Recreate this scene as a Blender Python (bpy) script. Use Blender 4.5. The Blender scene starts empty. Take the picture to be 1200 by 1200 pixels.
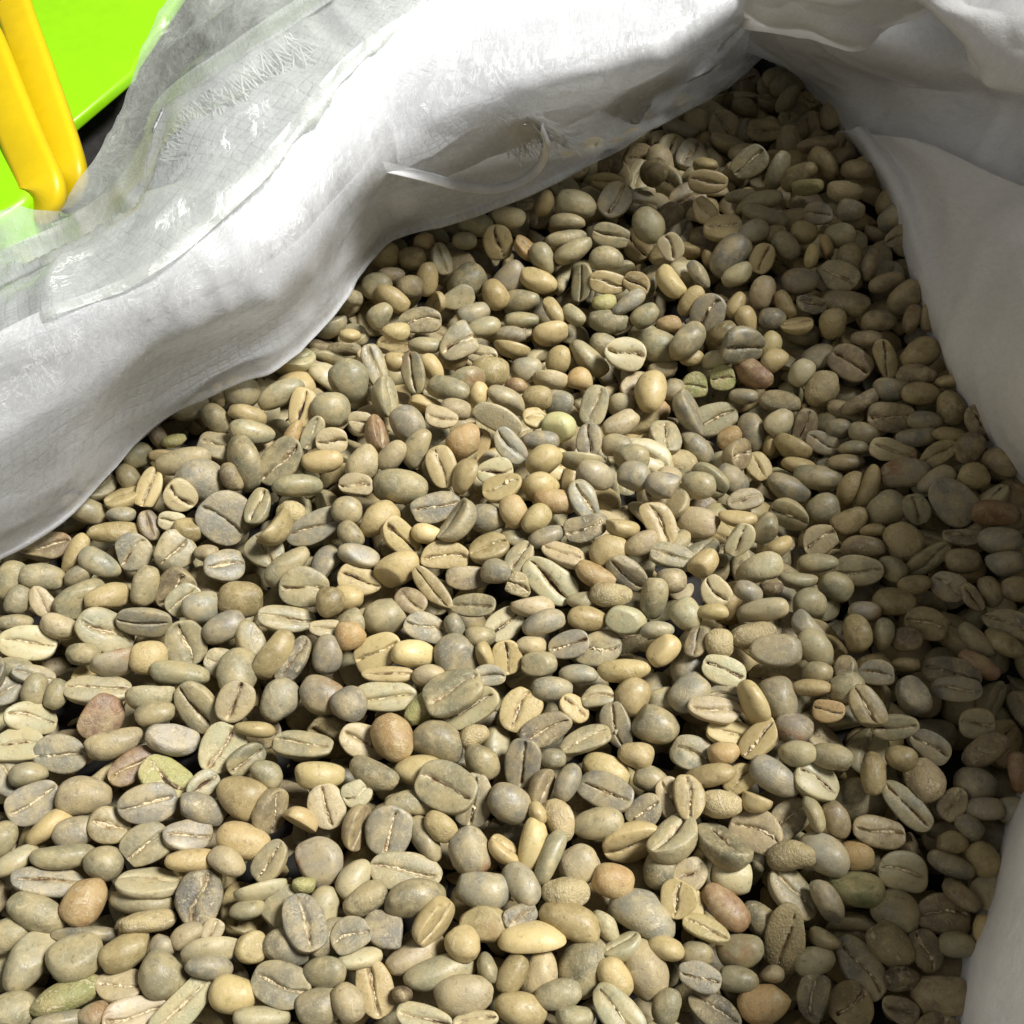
import bpy, math, random
import numpy as np
from mathutils import Vector, noise, Matrix

# ------------------------------------------------------------------ camera
SC = bpy.context.scene
COL = SC.collection
TILT = math.radians(32.5)
DIST = 0.21
TANH = math.tan(math.radians(26.0))
CAM = np.array([0.0, -DIST * math.sin(TILT), DIST * math.cos(TILT)])
cam_data = bpy.data.cameras.new("camera")
cam_data.sensor_fit = 'HORIZONTAL'
cam_data.angle = math.radians(52.0)
cam_data.clip_start = 0.005
cam_data.clip_end = 20.0
cam_data.dof.use_dof = True
cam_data.dof.focus_distance = 0.205
cam_data.dof.aperture_fstop = 110.0
cam = bpy.data.objects.new("camera", cam_data)
cam.location = CAM
cam.rotation_euler = (TILT, 0, 0)
COL.objects.link(cam)
SC.camera = cam

# ------------------------------------------------------------------ room light
world = bpy.data.worlds.new("World")
SC.world = world
world.use_nodes = True
world.node_tree.nodes["Background"].inputs[0].default_value = (1.0, 0.95, 0.87, 1)
world.node_tree.nodes["Background"].inputs[1].default_value = WORLD_STRENGTH = 0.12
AZ = math.radians(78.0)      # lamp stands to the right and behind the sack
EL = math.radians(57.0)
LD = 1.6
lamp_data = bpy.data.lights.new("ceiling_lamp", 'AREA')
lamp_data.shape = 'RECTANGLE'
lamp_data.size = 0.42
lamp_data.size_y = 0.40
lamp_data.energy = 55.0
lamp_data.color = (1.0, 0.985, 0.955)
lamp = bpy.data.objects.new("ceiling_lamp", lamp_data)
ld = Vector((math.sin(AZ) * math.cos(EL), math.cos(AZ) * math.cos(EL), math.sin(EL)))
lamp.location = ld * LD
lamp.rotation_euler = ld.to_track_quat('Z', 'Y').to_euler()
COL.objects.link(lamp)

fill_data = bpy.data.lights.new("left_fill_lamp", 'AREA')  # added fill light from the left to brighten the right-hand flap
fill_data.shape = 'RECTANGLE'
fill_data.size = 1.2
fill_data.size_y = 0.8
fill_data.energy = 3.0
fill_data.color = (1.0, 0.97, 0.92)
fill = bpy.data.objects.new("left_fill_lamp", fill_data)
fl = Vector((-1.25, -0.35, 0.95))
fill.location = fl
fill.rotation_euler = fl.to_track_quat('Z', 'Y').to_euler()
COL.objects.link(fill)

SC.view_settings.view_transform = 'Standard'
SC.view_settings.look = 'None'
SC.view_settings.exposure = 0.0
SC.view_settings.gamma = 1.0
SC.cycles.max_bounces = 10
SC.cycles.transparent_max_bounces = 12
SC.cycles.use_denoising = True

# ------------------------------------------------------------------ helpers
def tag(o, label=None, cat=None, group=None, kind=None):
    if label: o["label"] = label
    if cat: o["category"] = cat
    if group: o["group"] = group
    if kind: o["kind"] = kind
    return o

def at(px, py, z):
    """point of the place at height z that the photograph shows at px, py"""
    a = (px / 600 - 1) * TANH
    b = (1 - py / 600) * TANH
    d = np.array([a, math.sin(TILT) + b * math.cos(TILT), -math.cos(TILT) + b * math.sin(TILT)])
    return CAM + d * ((z - CAM[2]) / d[2])

def link(name, me, parent=None, mat=None, smooth=True):
    o = bpy.data.objects.new(name, me)
    COL.objects.link(o)
    if parent is not None: o.parent = parent
    if mat: me.materials.append(mat)
    if smooth: me.shade_smooth()
    return o

def mesh_np(name, co, faces):
    me = bpy.data.meshes.new(name)
    me.from_pydata([tuple(c) for c in co], [], faces)
    me.update()
    return me

class N:
    """small helper round a node tree"""
    def __init__(self, name):
        self.m = bpy.data.materials.new(name)
        self.m.use_nodes = True
        self.t = self.m.node_tree
        self.t.nodes.clear()
        self.out = self.t.nodes.new('ShaderNodeOutputMaterial')
    def n(self, typ, ins=None, **kw):
        nd = self.t.nodes.new(typ)
        for k, v in kw.items(): setattr(nd, k, v)
        for k, v in (ins or {}).items():
            if isinstance(v, tuple) and len(v) == 2 and hasattr(v[0], 'outputs'):
                self.t.links.new(v[0].outputs[v[1]], nd.inputs[k])
            elif hasattr(v, 'outputs'):
                self.t.links.new(v.outputs[0], nd.inputs[k])
            else:
                nd.inputs[k].default_value = v
        return nd
    def math(self, op, a, b=0.0, clamp=False):
        return self.n('ShaderNodeMath', {0: a, 1: b}, operation=op, use_clamp=clamp)
    def mix(self, f, a, b, typ='MIX'):
        nd = self.n('ShaderNodeMix', data_type='RGBA', blend_type=typ)
        for i, v in ((0, f), (6, a), (7, b)):
            if isinstance(v, tuple) and len(v) == 2 and hasattr(v[0], 'outputs'): self.t.links.new(v[0].outputs[v[1]], nd.inputs[i])
            elif hasattr(v, 'outputs'):
                self.t.links.new(v.outputs[2] if v.bl_idname == 'ShaderNodeMix' else v.outputs[0], nd.inputs[i])
            else: nd.inputs[i].default_value = v
        return nd
    def ramp(self, fac, a, b):
        return self.n('ShaderNodeMapRange', {0: fac, 1: a, 2: b, 3: 0.0, 4: 1.0}, interpolation_type='SMOOTHSTEP')
    def surf(self, sh):
        self.t.links.new(sh.outputs[0], self.out.inputs[0])
        return self.m

# ------------------------------------------------------------------ materials
def bean_material():
    k = N("bean_skin")
    rest = k.n('ShaderNodeAttribute', attribute_name='rest')
    tint = k.n('ShaderNodeAttribute', attribute_name='tint')
    prm = k.n('ShaderNodeAttribute', attribute_name='prm')       # x groove, y rust, z rough
    sep = k.n('ShaderNodeSeparateXYZ', {0: (prm, 1)})
    V = (rest, 1)
    n1 = k.n('ShaderNodeTexNoise', {'Vector': V, 'Scale': 260.0, 'Detail': 3.0, 'Roughness': 0.55})
    n2 = k.n('ShaderNodeTexNoise', {'Vector': V, 'Scale': 900.0, 'Detail': 5.0, 'Roughness': 0.65, 'Distortion': 0.4})
    n3 = k.n('ShaderNodeTexNoise', {'Vector': V, 'Scale': 420.0, 'Detail': 6.0, 'Roughness': 0.7, 'Distortion': 1.2})
    n4 = k.n('ShaderNodeTexNoise', {'Vector': V, 'Scale': 3600.0, 'Detail': 2.0, 'Roughness': 0.6})
    c = k.mix(k.ramp(n1, 0.32, 0.70), (tint, 0), k.mix(0.55, (tint, 0), (0.44, 0.345, 0.165, 1)))
    c = k.mix(k.math('MULTIPLY', k.ramp(n2, 0.50, 0.72), 0.34), c, (0.52, 0.44, 0.27, 1))
    # dry silvery skin left in patches
    patch = k.math('MULTIPLY', k.ramp(n3, 0.55, 0.63), k.math('ADD', 0.10, k.math('MULTIPLY', (sep, 2), 0.55)))
    c = k.mix(patch, c, (0.54, 0.46, 0.30, 1))
    dark = k.math('MULTIPLY', k.ramp(n2, 0.45, 0.28), 0.62)
    c = k.mix(dark, c, k.mix(0.7, (tint, 0), (0.07, 0.05, 0.03, 1)))
    spk = k.math('MULTIPLY', k.ramp(n4, 0.60, 0.72), 0.30)
    c = k.mix(spk, c, (0.68, 0.60, 0.44, 1))
    # rust coloured skin
    rust = k.math('MULTIPLY', (sep, 1), k.ramp(k.math('ADD', n3, k.math('MULTIPLY', n1, .6)), 0.66, 0.95), True)
    c = k.mix(rust, c, (0.21, 0.105, 0.045, 1))
    # crease : pale chaff, brown in places
    chaff = k.mix(k.ramp(n2, 0.40, 0.60), (0.20, 0.12, 0.05, 1), (0.58, 0.50, 0.33, 1))
    c = k.mix(k.math('MULTIPLY', k.ramp((sep, 0), 0.12, 0.55), k.ramp(n3, 0.34, 0.54), True), c, chaff)
    c = k.mix(k.math('MULTIPLY', k.ramp((sep, 0), 0.60, 0.80), k.ramp(n1, 0.62, 0.46), True), c, (0.055, 0.030, 0.014, 1))
    h = k.math('ADD', k.math('MULTIPLY', n2, 0.5), k.math('MULTIPLY', n4, 0.18))
    vor = k.n('ShaderNodeTexVoronoi', {'Vector': V, 'Scale': 1500.0}, feature='DISTANCE_TO_EDGE')
    h = k.math('ADD', h, k.math('MULTIPLY', k.ramp(vor, 0.0, 0.25), k.math('MULTIPLY', (sep, 2), 0.22)))
    h = k.math('ADD', h, k.math('MULTIPLY', k.ramp(n3, 0.52, 0.60), 0.35))
    st = k.math('ADD', 0.20, k.math('MULTIPLY', (sep, 2), 0.45))
    bump = k.n('ShaderNodeBump', {'Strength': st, 'Distance': 0.00034, 'Height': h})
    ro = k.n('ShaderNodeMapRange', {0: n2, 1: 0.3, 2: 0.7, 3: 0.31, 4: 0.52})
    ro = k.math('ADD', ro, k.math('MULTIPLY', (sep, 2), 0.2), True)
    p = k.n('ShaderNodeBsdfPrincipled', {'Roughness': ro, 'Normal': bump, 'Specular IOR Level': 0.42})
    k.t.links.new(c.outputs[2], p.inputs['Base Color'])
    return k.surf(p)

def plain(name, col, rough=0.5, bump=0.0, scale=400, spec=0.5, var=0.1, sss=0.0):
    k = N(name)
    tc = k.n('ShaderNodeTexCoord')
    n1 = k.n('ShaderNodeTexNoise', {'Vector': (tc, 3), 'Scale': scale, 'Detail': 6.0, 'Roughness': 0.6})
    n0 = k.n('ShaderNodeTexNoise', {'Vector': (tc, 3), 'Scale': scale * 0.12, 'Detail': 4.0})
    dk = tuple(x * (1 - var) for x in col[:3]) + (1,)
    lt = tuple(min(1, x * (1 + var * .6)) for x in col[:3]) + (1,)
    c = k.mix(k.ramp(k.math('ADD', k.math('MULTIPLY', n1, .5), k.math('MULTIPLY', n0, .5)), .35, .65), dk, lt)
    p = k.n('ShaderNodeBsdfPrincipled', {'Roughness': rough, 'Specular IOR Level': spec})
    k.t.links.new(c.outputs[2], p.inputs['Base Color'])
    if sss:
        p.inputs['Subsurface Weight'].default_value = sss
        p.inputs['Subsurface Radius'].default_value = (1, .8, .5)
        p.inputs['Subsurface Scale'].default_value = .003
    if bump:
        b = k.n('ShaderNodeBump', {'Strength': bump, 'Distance': 0.0004, 'Height': n1})
        k.t.links.new(b.outputs[0], p.inputs['Normal'])
    return k.surf(p)

def film_material(name, opacity, var, tint=(0.80, 0.81, 0.80), streak=0.5, gloss=0.07, grough=0.24, fiber=0.0):
    """milky polythene: partly clear, partly scattering, with a sheen"""
    k = N(name)
    uv = k.n('ShaderNodeAttribute', attribute_name='rest')
    V = (uv, 1)
    mp = k.n('ShaderNodeMapping', {'Vector': V, 'Scale': (1.0, 0.75, 1.0), 'Rotation': (0, 0, 0.5)})
    a = k.n('ShaderNodeTexNoise', {'Vector': mp, 'Scale': 32.0, 'Detail': 8.0, 'Roughness': 0.66, 'Distortion': 0.9})
    b = k.n('ShaderNodeTexNoise', {'Vector': V, 'Scale': 650.0, 'Detail': 4.0, 'Roughness': 0.7})
    cr = k.n('ShaderNodeTexNoise', {'Vector': mp, 'Scale': 140.0, 'Detail': 7.0, 'Roughness': 0.7, 'Distortion': 2.0})
    rid = k.math('ABSOLUTE', k.math('SUBTRACT', cr, 0.5))
    rid = k.ramp(rid, 0.035, 0.0)
    op = k.math('ADD', opacity, k.math('MULTIPLY', k.math('SUBTRACT', a, 0.5), var * 2))
    op = k.math('ADD', op, k.math('MULTIPLY', k.math('SUBTRACT', b, 0.5), 0.35))
    op = k.math('ADD', op, k.math('MULTIPLY', rid, streak * 0.25), True)
    h = k.math('ADD', k.math('MULTIPLY', a, 3.0), k.math('MULTIPLY', cr, 0.9))
    h = k.math('ADD', h, k.math('MULTIPLY', b, 0.22 + fiber))
    h = k.math('ADD', h, k.math('MULTIPLY', rid, 0.30 - 0.25 * min(1, fiber)))
    bump = k.n('ShaderNodeBump', {'Strength': 0.36, 'Distance': 0.0005, 'Height': h})
    dif = k.n('ShaderNodeBsdfDiffuse', {'Color': tint + (1,), 'Normal': bump})
    trl = k.n('ShaderNodeBsdfTranslucent', {'Color': tint + (1,), 'Normal': bump})
    body = k.n('ShaderNodeMixShader', {0: 0.38, 1: dif, 2: trl})
    tr = k.n('ShaderNodeBsdfTransparent', {'Color': (0.97, 0.975, 0.965, 1)})
    m = k.n('ShaderNodeMixShader', {0: op, 1: tr, 2: body})
    fr = k.n('ShaderNodeFresnel', {'IOR': 1.45, 'Normal': bump})
    g = k.n('ShaderNodeBsdfGlossy', {'Color': (1, 1, 1, 1), 'Roughness': grough, 'Normal': bump})
    f = k.math('ADD', k.math('MULTIPLY', fr, 0.38), gloss, True)
    m = k.n('ShaderNodeMixShader', {0: f, 1: m, 2: g})
    return k.surf(m)

def weave_material():
    k = N("woven_polypropylene")
    uv = k.n('ShaderNodeAttribute', attribute_name='rest')
    wob = k.n('ShaderNodeTexNoise', {'Vector': (uv, 1), 'Scale': 60.0, 'Detail': 3.0})
    va = k.n('ShaderNodeVectorMath', {0: (wob, 1)}, operation='SCALE'); va.inputs[3].default_value = 0.004
    vv = k.n('ShaderNodeVectorMath', {0: (uv, 1), 1: va}, operation='ADD')
    ck = k.n('ShaderNodeTexChecker', {'Vector': vv, 'Scale': 420.0})
    sp = k.n('ShaderNodeSeparateXYZ', {0: vv})
    def tape(axis):
        s = k.math('MULTIPLY', (sep_, axis), 420.0)
        return k.math('PINGPONG', s, 0.5)
    sep_ = sp
    tx = k.ramp(tape(0), 0.0, 0.16)
    ty = k.ramp(tape(1), 0.0, 0.16)
    grid = k.math('MULTIPLY', tx, ty)
    ns = k.n('ShaderNodeTexNoise', {'Vector': (uv, 1), 'Scale': 900.0, 'Detail': 5.0, 'Roughness': .7})
    nl = k.n('ShaderNodeTexNoise', {'Vector': (uv, 1), 'Scale': 55.0, 'Detail': 5.0, 'Roughness': .6})
    slit = k.math('MULTIPLY', k.math('SUBTRACT', 1.0, grid), k.ramp(ns, 0.50, 0.60))
    h = k.math('ADD', k.math('MULTIPLY', ck, 0.35), k.math('MULTIPLY', grid, 0.45))
    h = k.math('ADD', h, k.math('MULTIPLY', ns, 0.35))
    bump = k.n('ShaderNodeBump', {'Strength': 0.8, 'Distance': 0.0004, 'Height': h})
    bump2 = k.n('ShaderNodeBump', {'Strength': 0.6, 'Distance': 0.003, 'Height': nl, 'Normal': bump})
    c = k.mix(k.math('MULTIPLY', slit, 0.55), (0.77, 0.79, 0.83, 1), (0.32, 0.33, 0.36, 1))
    c = k.mix(k.math('MULTIPLY', k.ramp(nl, .4, .7), .12), c, (0.66, 0.68, 0.72, 1))
    p = k.n('ShaderNodeBsdfPrincipled', {'Roughness': 0.42, 'Specular IOR Level': 0.5, 'Normal': bump2})
    k.t.links.new(c.outputs[2], p.inputs['Base Color'])
    trl = k.n('ShaderNodeBsdfTranslucent', {'Color': (0.8, 0.82, 0.85, 1), 'Normal': bump2})
    return k.surf(k.n('ShaderNodeMixShader', {0: 0.22, 1: p, 2: trl}))

M_BEAN = bean_material()
M_FILM = film_material("clear_liner_film", 0.58, 0.36, tint=(.93, .94, .955), gloss=0.025)
M_FILM_OUT = film_material("outer_liner_film", 0.40, 0.36, tint=(0.84, 0.88, 0.82), gloss=0.09)
M_MILKY = film_material("milky_liner_film", 0.94, 0.10, tint=(0.86, 0.855, 0.85), gloss=0.03, grough=0.35, fiber=0.9)
M_WEAVE = weave_material()
M_THREAD = plain("white_thread", (0.82, 0.83, 0.85), 0.5)
M_SKIN = plain("silverskin_chaff", (0.60, 0.51, 0.34), 0.7, 0.5, 1500, 0.2, 0.45)
M_GREEN = plain("lime_plastic", (0.25, 0.57, 0.004), 0.36, 0.12, 300, 0.45, 0.05)
M_YELLOW = plain("yellow_plastic", (0.64, 0.46, 0.004), 0.40, 0.05, 300, 0.45, 0.06)
M_FLOOR = plain("floor_concrete", (0.16, 0.17, 0.15), 0.8, 0.3, 60, 0.3, 0.3)
M_HOLLOW = plain("sack_shade", (0.10, 0.105, 0.11), 0.9, 0.3, 200, 0.2, 0.2)
M_BED = plain("bed_shade", (0.028, 0.026, 0.024), 0.9, 0.5, 300, 0.2, 0.4)  # near-black colour stands for shade in the gaps and behind the film

# ------------------------------------------------------------------ pile height (metres)
def seg(x, y, a, b, w):
    ax, ay = a; bx, by = b; dx, dy = bx - ax, by - ay
    t = np.clip(((x - ax) * dx + (y - ay) * dy) / (dx * dx + dy * dy), 0, 1)
    return np.exp(-(((x - ax - t * dx) ** 2 + (y - ay - t * dy) ** 2) / (w * w)))

def pile(x, y):
    z = .020 * np.clip((x - .045) / .07, 0, 1) ** 1.5
    z = z - .011 * seg(x, y, (.0, .052), (.055, .02), .022)
    z = z + .008 * seg(x, y, (.03, -.005), (.055, -.045), .02)
    z = z + .006 * seg(x, y, (-.06, .03), (0, .01), .025)
    z = z - .02 * np.clip((y - .10) / .06, 0, 1) ** 1.3 * np.clip(1 - abs(x - .06) / .06, 0, 1)
    z = z + .006 * seg(x, y, (.0, .085), (.05, .075), .025)
    return z

def on_pile(px, py, dz=0.0):
    z = 0.0
    for _ in range(25):
        p = at(px, py, z + dz)
        z = 0.5 * z + 0.5 * float(pile(p[0], p[1]))
    return at(px, py, z + dz)

# ------------------------------------------------------------------ setting
f_me = mesh_np("floor", [(-3, -3, -.16), (3, -3, -.16), (3, 3, -.16), (-3, 3, -.16)], [(0, 1, 2, 3)])
tag(link("floor", f_me, None, M_FLOOR, False), kind='structure')

# ------------------------------------------------------------------ cloth sheets
def catmull(P, n):
    P = np.asarray(P, float)
    m = len(P)
    t = np.linspace(0, m - 1, n)
    i = np.clip(t.astype(int), 0, m - 2)
    f = (t - i)[:, None]
    for _ in range(P.ndim - 2): f = f[..., None]
    p0 = P[np.clip(i - 1, 0, m - 1)]; p1 = P[i]; p2 = P[i + 1]; p3 = P[np.clip(i + 2, 0, m - 1)]
    return 0.5 * (2 * p1 + (p2 - p0) * f + (2 * p0 - 5 * p1 + 4 * p2 - p3) * f ** 2 + (3 * p1 - p0 - 3 * p2 + p3) * f ** 3)

def sheet(name, rows, nu, nv, mat, parent, crumple=0.0012, scale=45.0, seed=0, thick=0.0, ridge=0.6, fine=1.0, edge_noise=0.0, drape=None):
    """a piece of cloth through control rows of 3D points, crumpled; rows run across it"""
    n = max(len(r) for r in rows)
    R = np.array([catmull(np.array([p[1:] if p[0] == 'w' else at(*p) if len(p) == 3 else on_pile(p[0], p[1], p[3]) for p in r]), 24) for r in rows])
    G = catmull(R, nv)                                   # nv x 24 x 3
    G = np.transpose(catmull(np.transpose(G, (1, 0, 2)), nu), (1, 0, 2))
    du = np.gradient(G, axis=1); dv = np.gradient(G, axis=0)
    nr = np.cross(du, dv); nr /= np.linalg.norm(nr, axis=2)[..., None] + 1e-12
    off = Vector((seed * 3.7, seed * 1.3, seed * 7.1))
    D = np.zeros(G.shape[:2])
    for j in range(nv):
        for i in range(nu):
            p = Vector(G[j, i]) * scale + off
            a = noise.noise(p * 0.5)
            w = Vector((noise.noise(p * .7 + Vector((9, 0, 0))), noise.noise(p * .7 + Vector((0, 9, 0))), 0)) * 0.9
            b = (1 - abs(noise.noise(p + w)) * 2.6) * ridge
            c = (1 - abs(noise.noise(p * 2.3 + w * 2)) * 2.6) * ridge * .45
            d = noise.noise(p * 6.0) * 0.12 * fine
            D[j, i] = a * 1.4 + b + c + d
    G = G + nr * (D * crumple)[..., None]
    if edge_noise:
        for j in (0,):
            pass
    su = np.concatenate([[0], np.cumsum(np.linalg.norm(np.diff(G[nv // 2], axis=0), axis=1))])
    sv = np.concatenate([[0], np.cumsum(np.linalg.norm(np.diff(G[:, nu // 2], axis=0), axis=1))])
    me = mesh_np(name, G.reshape(-1, 3), [(j * nu + i, j * nu + i + 1, (j + 1) * nu + i + 1, (j + 1) * nu + i) for j in range(nv - 1) for i in range(nu - 1)])
    at_ = me.attributes.new('rest', 'FLOAT_VECTOR', 'POINT')
    U, W_ = np.meshgrid(su, sv)
    at_.data.foreach_set('vector', np.stack([U + seed, W_, U * 0 + seed * .37], -1).reshape(-1).astype(np.float32))
    o = link(name, me, parent, mat)
    if thick:
        s = o.modifiers.new("thickness", 'SOLIDIFY'); s.thickness = thick; s.offset = 0
    return o, G

def empty(name, loc):
    e = bpy.data.objects.new(name, None); COL.objects.link(e); e.location = loc
    e.empty_display_size = .01
    return e

def keep(o):
    """children are modelled in world space: undo the parent's place"""
    if o.parent: o.matrix_parent_inverse = Matrix.Translation(-o.parent.location)
    return o

# ---- woven sack
sack = empty("woven_sack", (-.05, .05, -.16))
tag(sack, "white woven plastic sack, opened and rolled back, its frayed mouth round the beans", "sack")
# front woven roll on the left, from the photo's left edge up to the top
rowsA = [  # outer edge -> crest -> inner edge
    [(-120, 398, .0375), (0, 335, .0385), (112, 278, .040), (165, 200, .041), (188, 130, .043), (290, 58, .045), (392, -8, .047), (475, -82, .048)],
    [(-120, 440, .040), (0, 372, .041), (150, 305, .043), (240, 225, .046), (310, 150, .048), (380, 85, .050), (455, 10, .052), (520, -70, .053)],
    [(-120, 470, .040), (0, 405, .041), (180, 330, .043), (290, 255, .046), (370, 180, .048), (430, 110, .050), (495, 30, .052), (545, -70, .053)],
    [(-120, 495, .034), (0, 432, .035), (130, 385, .036), (260, 330, .038), (345, 270, .040), (415, 190, .042), (480, 110, .044), (535, 20, .046), (560, -70, .048)],
    [(-120, 500, .024), (0, 440, .025), (130, 388, .026), (260, 334, .028), (345, 275, .030), (415, 196, .032), (480, 116, .034), (535, 26, .036), (560, -70, .038)],
]
oA, GA = sheet("front_fold", rowsA, 150, 60, M_WEAVE, sack, 0.0011, 60, 1, 0.0004, 0.7)
keep(oA)
rowsB = [
    [(430, -90, .052), (560, -90, .053), (680, -90, .054), (800, -90, .054), (930, -60, .054)],
    [(440, 10, .048), (560, 0, .050), (680, -5, .051), (790, -10, .051), (900, -5, .050)],
    [(445, 80, .042), (545, 70, .045), (660, 60, .048), (770, 45, .044), (880, 20, .040)],
    [(455, 140, .034), (520, 130, .038), (640, 112, .041), (750, 105, .027), (850, 48, .026)],
    [(470, 188, .037), (505, 182, .032), (560, 150, .035), (640, 138, .033), (700, 129, .027), (738, 142, .0105), (790, 108, .012), (860, 62, .014)],
]
oB, GB = sheet("back_fold", rowsB, 120, 70, M_WEAVE, sack, 0.0017, 60, 2, 0.0004, 1.0)
keep(oB)
# the sack's side behind the film on the left, seen hazily through it
rowsC = [
    [(-120, 500, .026), (0, 450, .026), (130, 395, .027), (260, 340, .028), (345, 285, .030), (400, 225, .031), (448, 165, .032), (475, 120, .034)],
    [(-120, 640, .012), (0, 580, .012), (110, 500, .012), (240, 430, .012), (330, 380, .012), (390, 320, .012), (440, 262, .012), (485, 215, .012)],
    [(-130, 690, 0, .001), (-8, 632, 0, .001), (95, 570, 0, .001), (245, 445, 0, .001), (338, 405, 0, .001), (400, 335, 0, .001), (452, 272, 0, .001), (495, 246, 0, -.002)],
    [(-150, 680, 0, -.012), (-28, 622, 0, -.012), (75, 560, 0, -.012), (225, 435, 0, -.012), (318, 395, 0, -.012), (380, 325, 0, -.012), (432, 262, 0, -.012), (480, 240, 0, -.012)],
]
oC, GC = sheet("side_wall", rowsC, 120, 50, M_WEAVE, sack, 0.0008, 45, 3, 0.0004)
keep(oC)
# outer side of the sack going down to the floor on the left and at the back
rowsD = [
    [(-120, 405, .033), (0, 342, .034), (122, 284, .036), (176, 206, .037), (198, 136, .039), (298, 64, .041), (400, -2, .043), (482, -76, .044)],
    [(-160, 330, .0), (-20, 290, .0), (110, 240, .0), (165, 170, .0), (190, 110, .0), (290, 45, .0), (400, -30, .0), (480, -100, .0)],
    [(-160, 330, -.08), (-20, 290, -.08), (110, 240, -.08), (165, 180, -.08), (200, 130, -.08), (300, 60, -.08), (410, -10, -.08), (490, -80, -.08)],
    [(-160, 330, -.158), (-20, 290, -.158), (110, 240, -.158), (165, 190, -.158), (210, 150, -.158), (310, 80, -.158), (420, 10, -.158), (500, -60, -.158)],
]
oD, GD = sheet("outer_wall", rowsD, 60, 24, M_WEAVE, sack, 0.0012, 30, 4, 0.0004)
keep(oD)

# ---- plastic liner
liner = empty("plastic_liner", (.0, .08, -.1))
tag(liner, "milky translucent plastic liner bag crumpled over the sack's rim and framing the beans", "liner bag")
edge = [(-120, 705), (0, 650), (95, 592), (190, 495), (262, 455), (335, 428), (395, 365), (445, 292), (500, 268), (600, 232), (700, 190), (765, 150), (835, 112), (885, 70), (925, 30)]
def band(dx, dy, z, pile_dz=None, k=None):
    out = []
    for i, (x, y) in enumerate(edge):
        s = i / (len(edge) - 1)
        X = x + dx[0] * (1 - s) + dx[1] * s; Y = y + dy[0] * (1 - s) + dy[1] * s
        out.append((X, Y, z[0] * (1 - s) + z[1] * s) if pile_dz is None else (X, Y, 0, pile_dz))
    return out
rowsF = [
    band((-34, -20), (-42, -52), None, -.010),
    band((-10, -6), (-14, -18), None, -.002),
    band((0, 0), (0, 0), None, .0030),
    band((-4, -4), (-10, -14), None, .0065),
    band((-14, -8), (-70, -38), (.024, .027)),
    [(-120, 560, .038), (0, 500, .039), (90, 450, .040), (170, 400, .041), (250, 368, .042), (320, 330, .043), (375, 262, .044), (415, 205, .045), (470, 160, .044), (560, 120, .047), (650, 95, .050), (730, 80, .051), (800, 50, .052), (860, 15, .052), (920, -30, .052)],
    [(-120, 455, .0475), (0, 390, .0485), (80, 352, .0500), (160, 318, .0515), (230, 262, .0530), (300, 190, .0550), (350, 130, .0565), (400, 70, .0575), (470, 20, .0580), (560, -20, .058), (650, -30, .057), (730, -40, .058), (800, -50, .058), (860, -60, .058), (930, -90, .058)],
]
oF, GF = sheet("inner_film", rowsF, 230, 90, M_FILM, liner, 0.0009, 34, 5, 0, 0.8)
keep(oF)
rowsO = [
    [(-116, 472, .0464), (5, 408, .0474), (87, 368, .0489), (171, 332, .0504), (244, 276, .0519), (315, 203, .0539), (364, 141, .0554), (415, 81, .0564), (484, 14, .0569), (553, -56, .0569)],
    [(-120, 455, .0470), (0, 390, .0480), (80, 352, .0495), (160, 318, .0510), (230, 262, .0525), (300, 190, .0545), (350, 130, .0560), (400, 70, .0570), (470, 10, .0575), (540, -60, .0575)],
    [(-120, 400, .045), (0, 345, .047), (90, 300, .0485), (160, 262, .050), (205, 200, .051), (240, 130, .053), (290, 60, .055), (350, 0, .056), (420, -50, .057), (500, -90, .057)],
    [(-120, 370, .038), (0, 322, .038), (80, 285, .038), (130, 245, .037), (170, 170, .040), (205, 90, .044), (240, 10, .048), (290, -40, .05), (360, -90, .05), (430, -120, .05)],
    [(-120, 310, .025), (0, 262, .026), (70, 255, .028), (85, 240, .032), (120, 165, .038), (165, 80, .043), (205, 0, .047), (240, -60, .05), (300, -110, .05), (370, -140, .05)],
]
oO, GO = sheet("outer_film", rowsO, 150, 70, M_FILM_OUT, liner, 0.0017, 45, 6, 0, 1.0)
keep(oO)
# right-hand wall: milky, close to the camera
rowsR = [
    [(985, 150, 0, -.012), (1035, 225, 0, -.012), (1060, 300, 0, -.012), (1085, 385, 0, -.012), (1135, 480, 0, -.012), (1190, 555, 0, -.012), (1290, 640, 0, -.012)],
    [(1000, 150, 0, .002), (1050, 225, 0, .003), (1075, 300, 0, .003), (1100, 385, 0, .003), (1150, 480, 0, .003), (1205, 555, 0, .003), (1300, 640, 0, .003)],
    [(1020, 155, .012), (1066, 205, .016), (1096, 280, .018), (1130, 370, .022), (1180, 460, .028), (1235, 535, .034), (1330, 610, .034)],
    [(1050, 160, .020), (1100, 200, .026), (1150, 260, .032), (1195, 340, .038), (1240, 420, .044), (1300, 490, .050), (1380, 560, .052)],
    [(1090, 168, .026), (1160, 202, .036), (1240, 240, .046), (1300, 310, .054), (1350, 380, .060), (1400, 440, .066), (1470, 500, .068)],
]
oR, GR = sheet("side_flap", rowsR, 110, 70, M_MILKY, liner, 0.0012, 30, 7, 0.0002, 0.7)
keep(oR)
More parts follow.
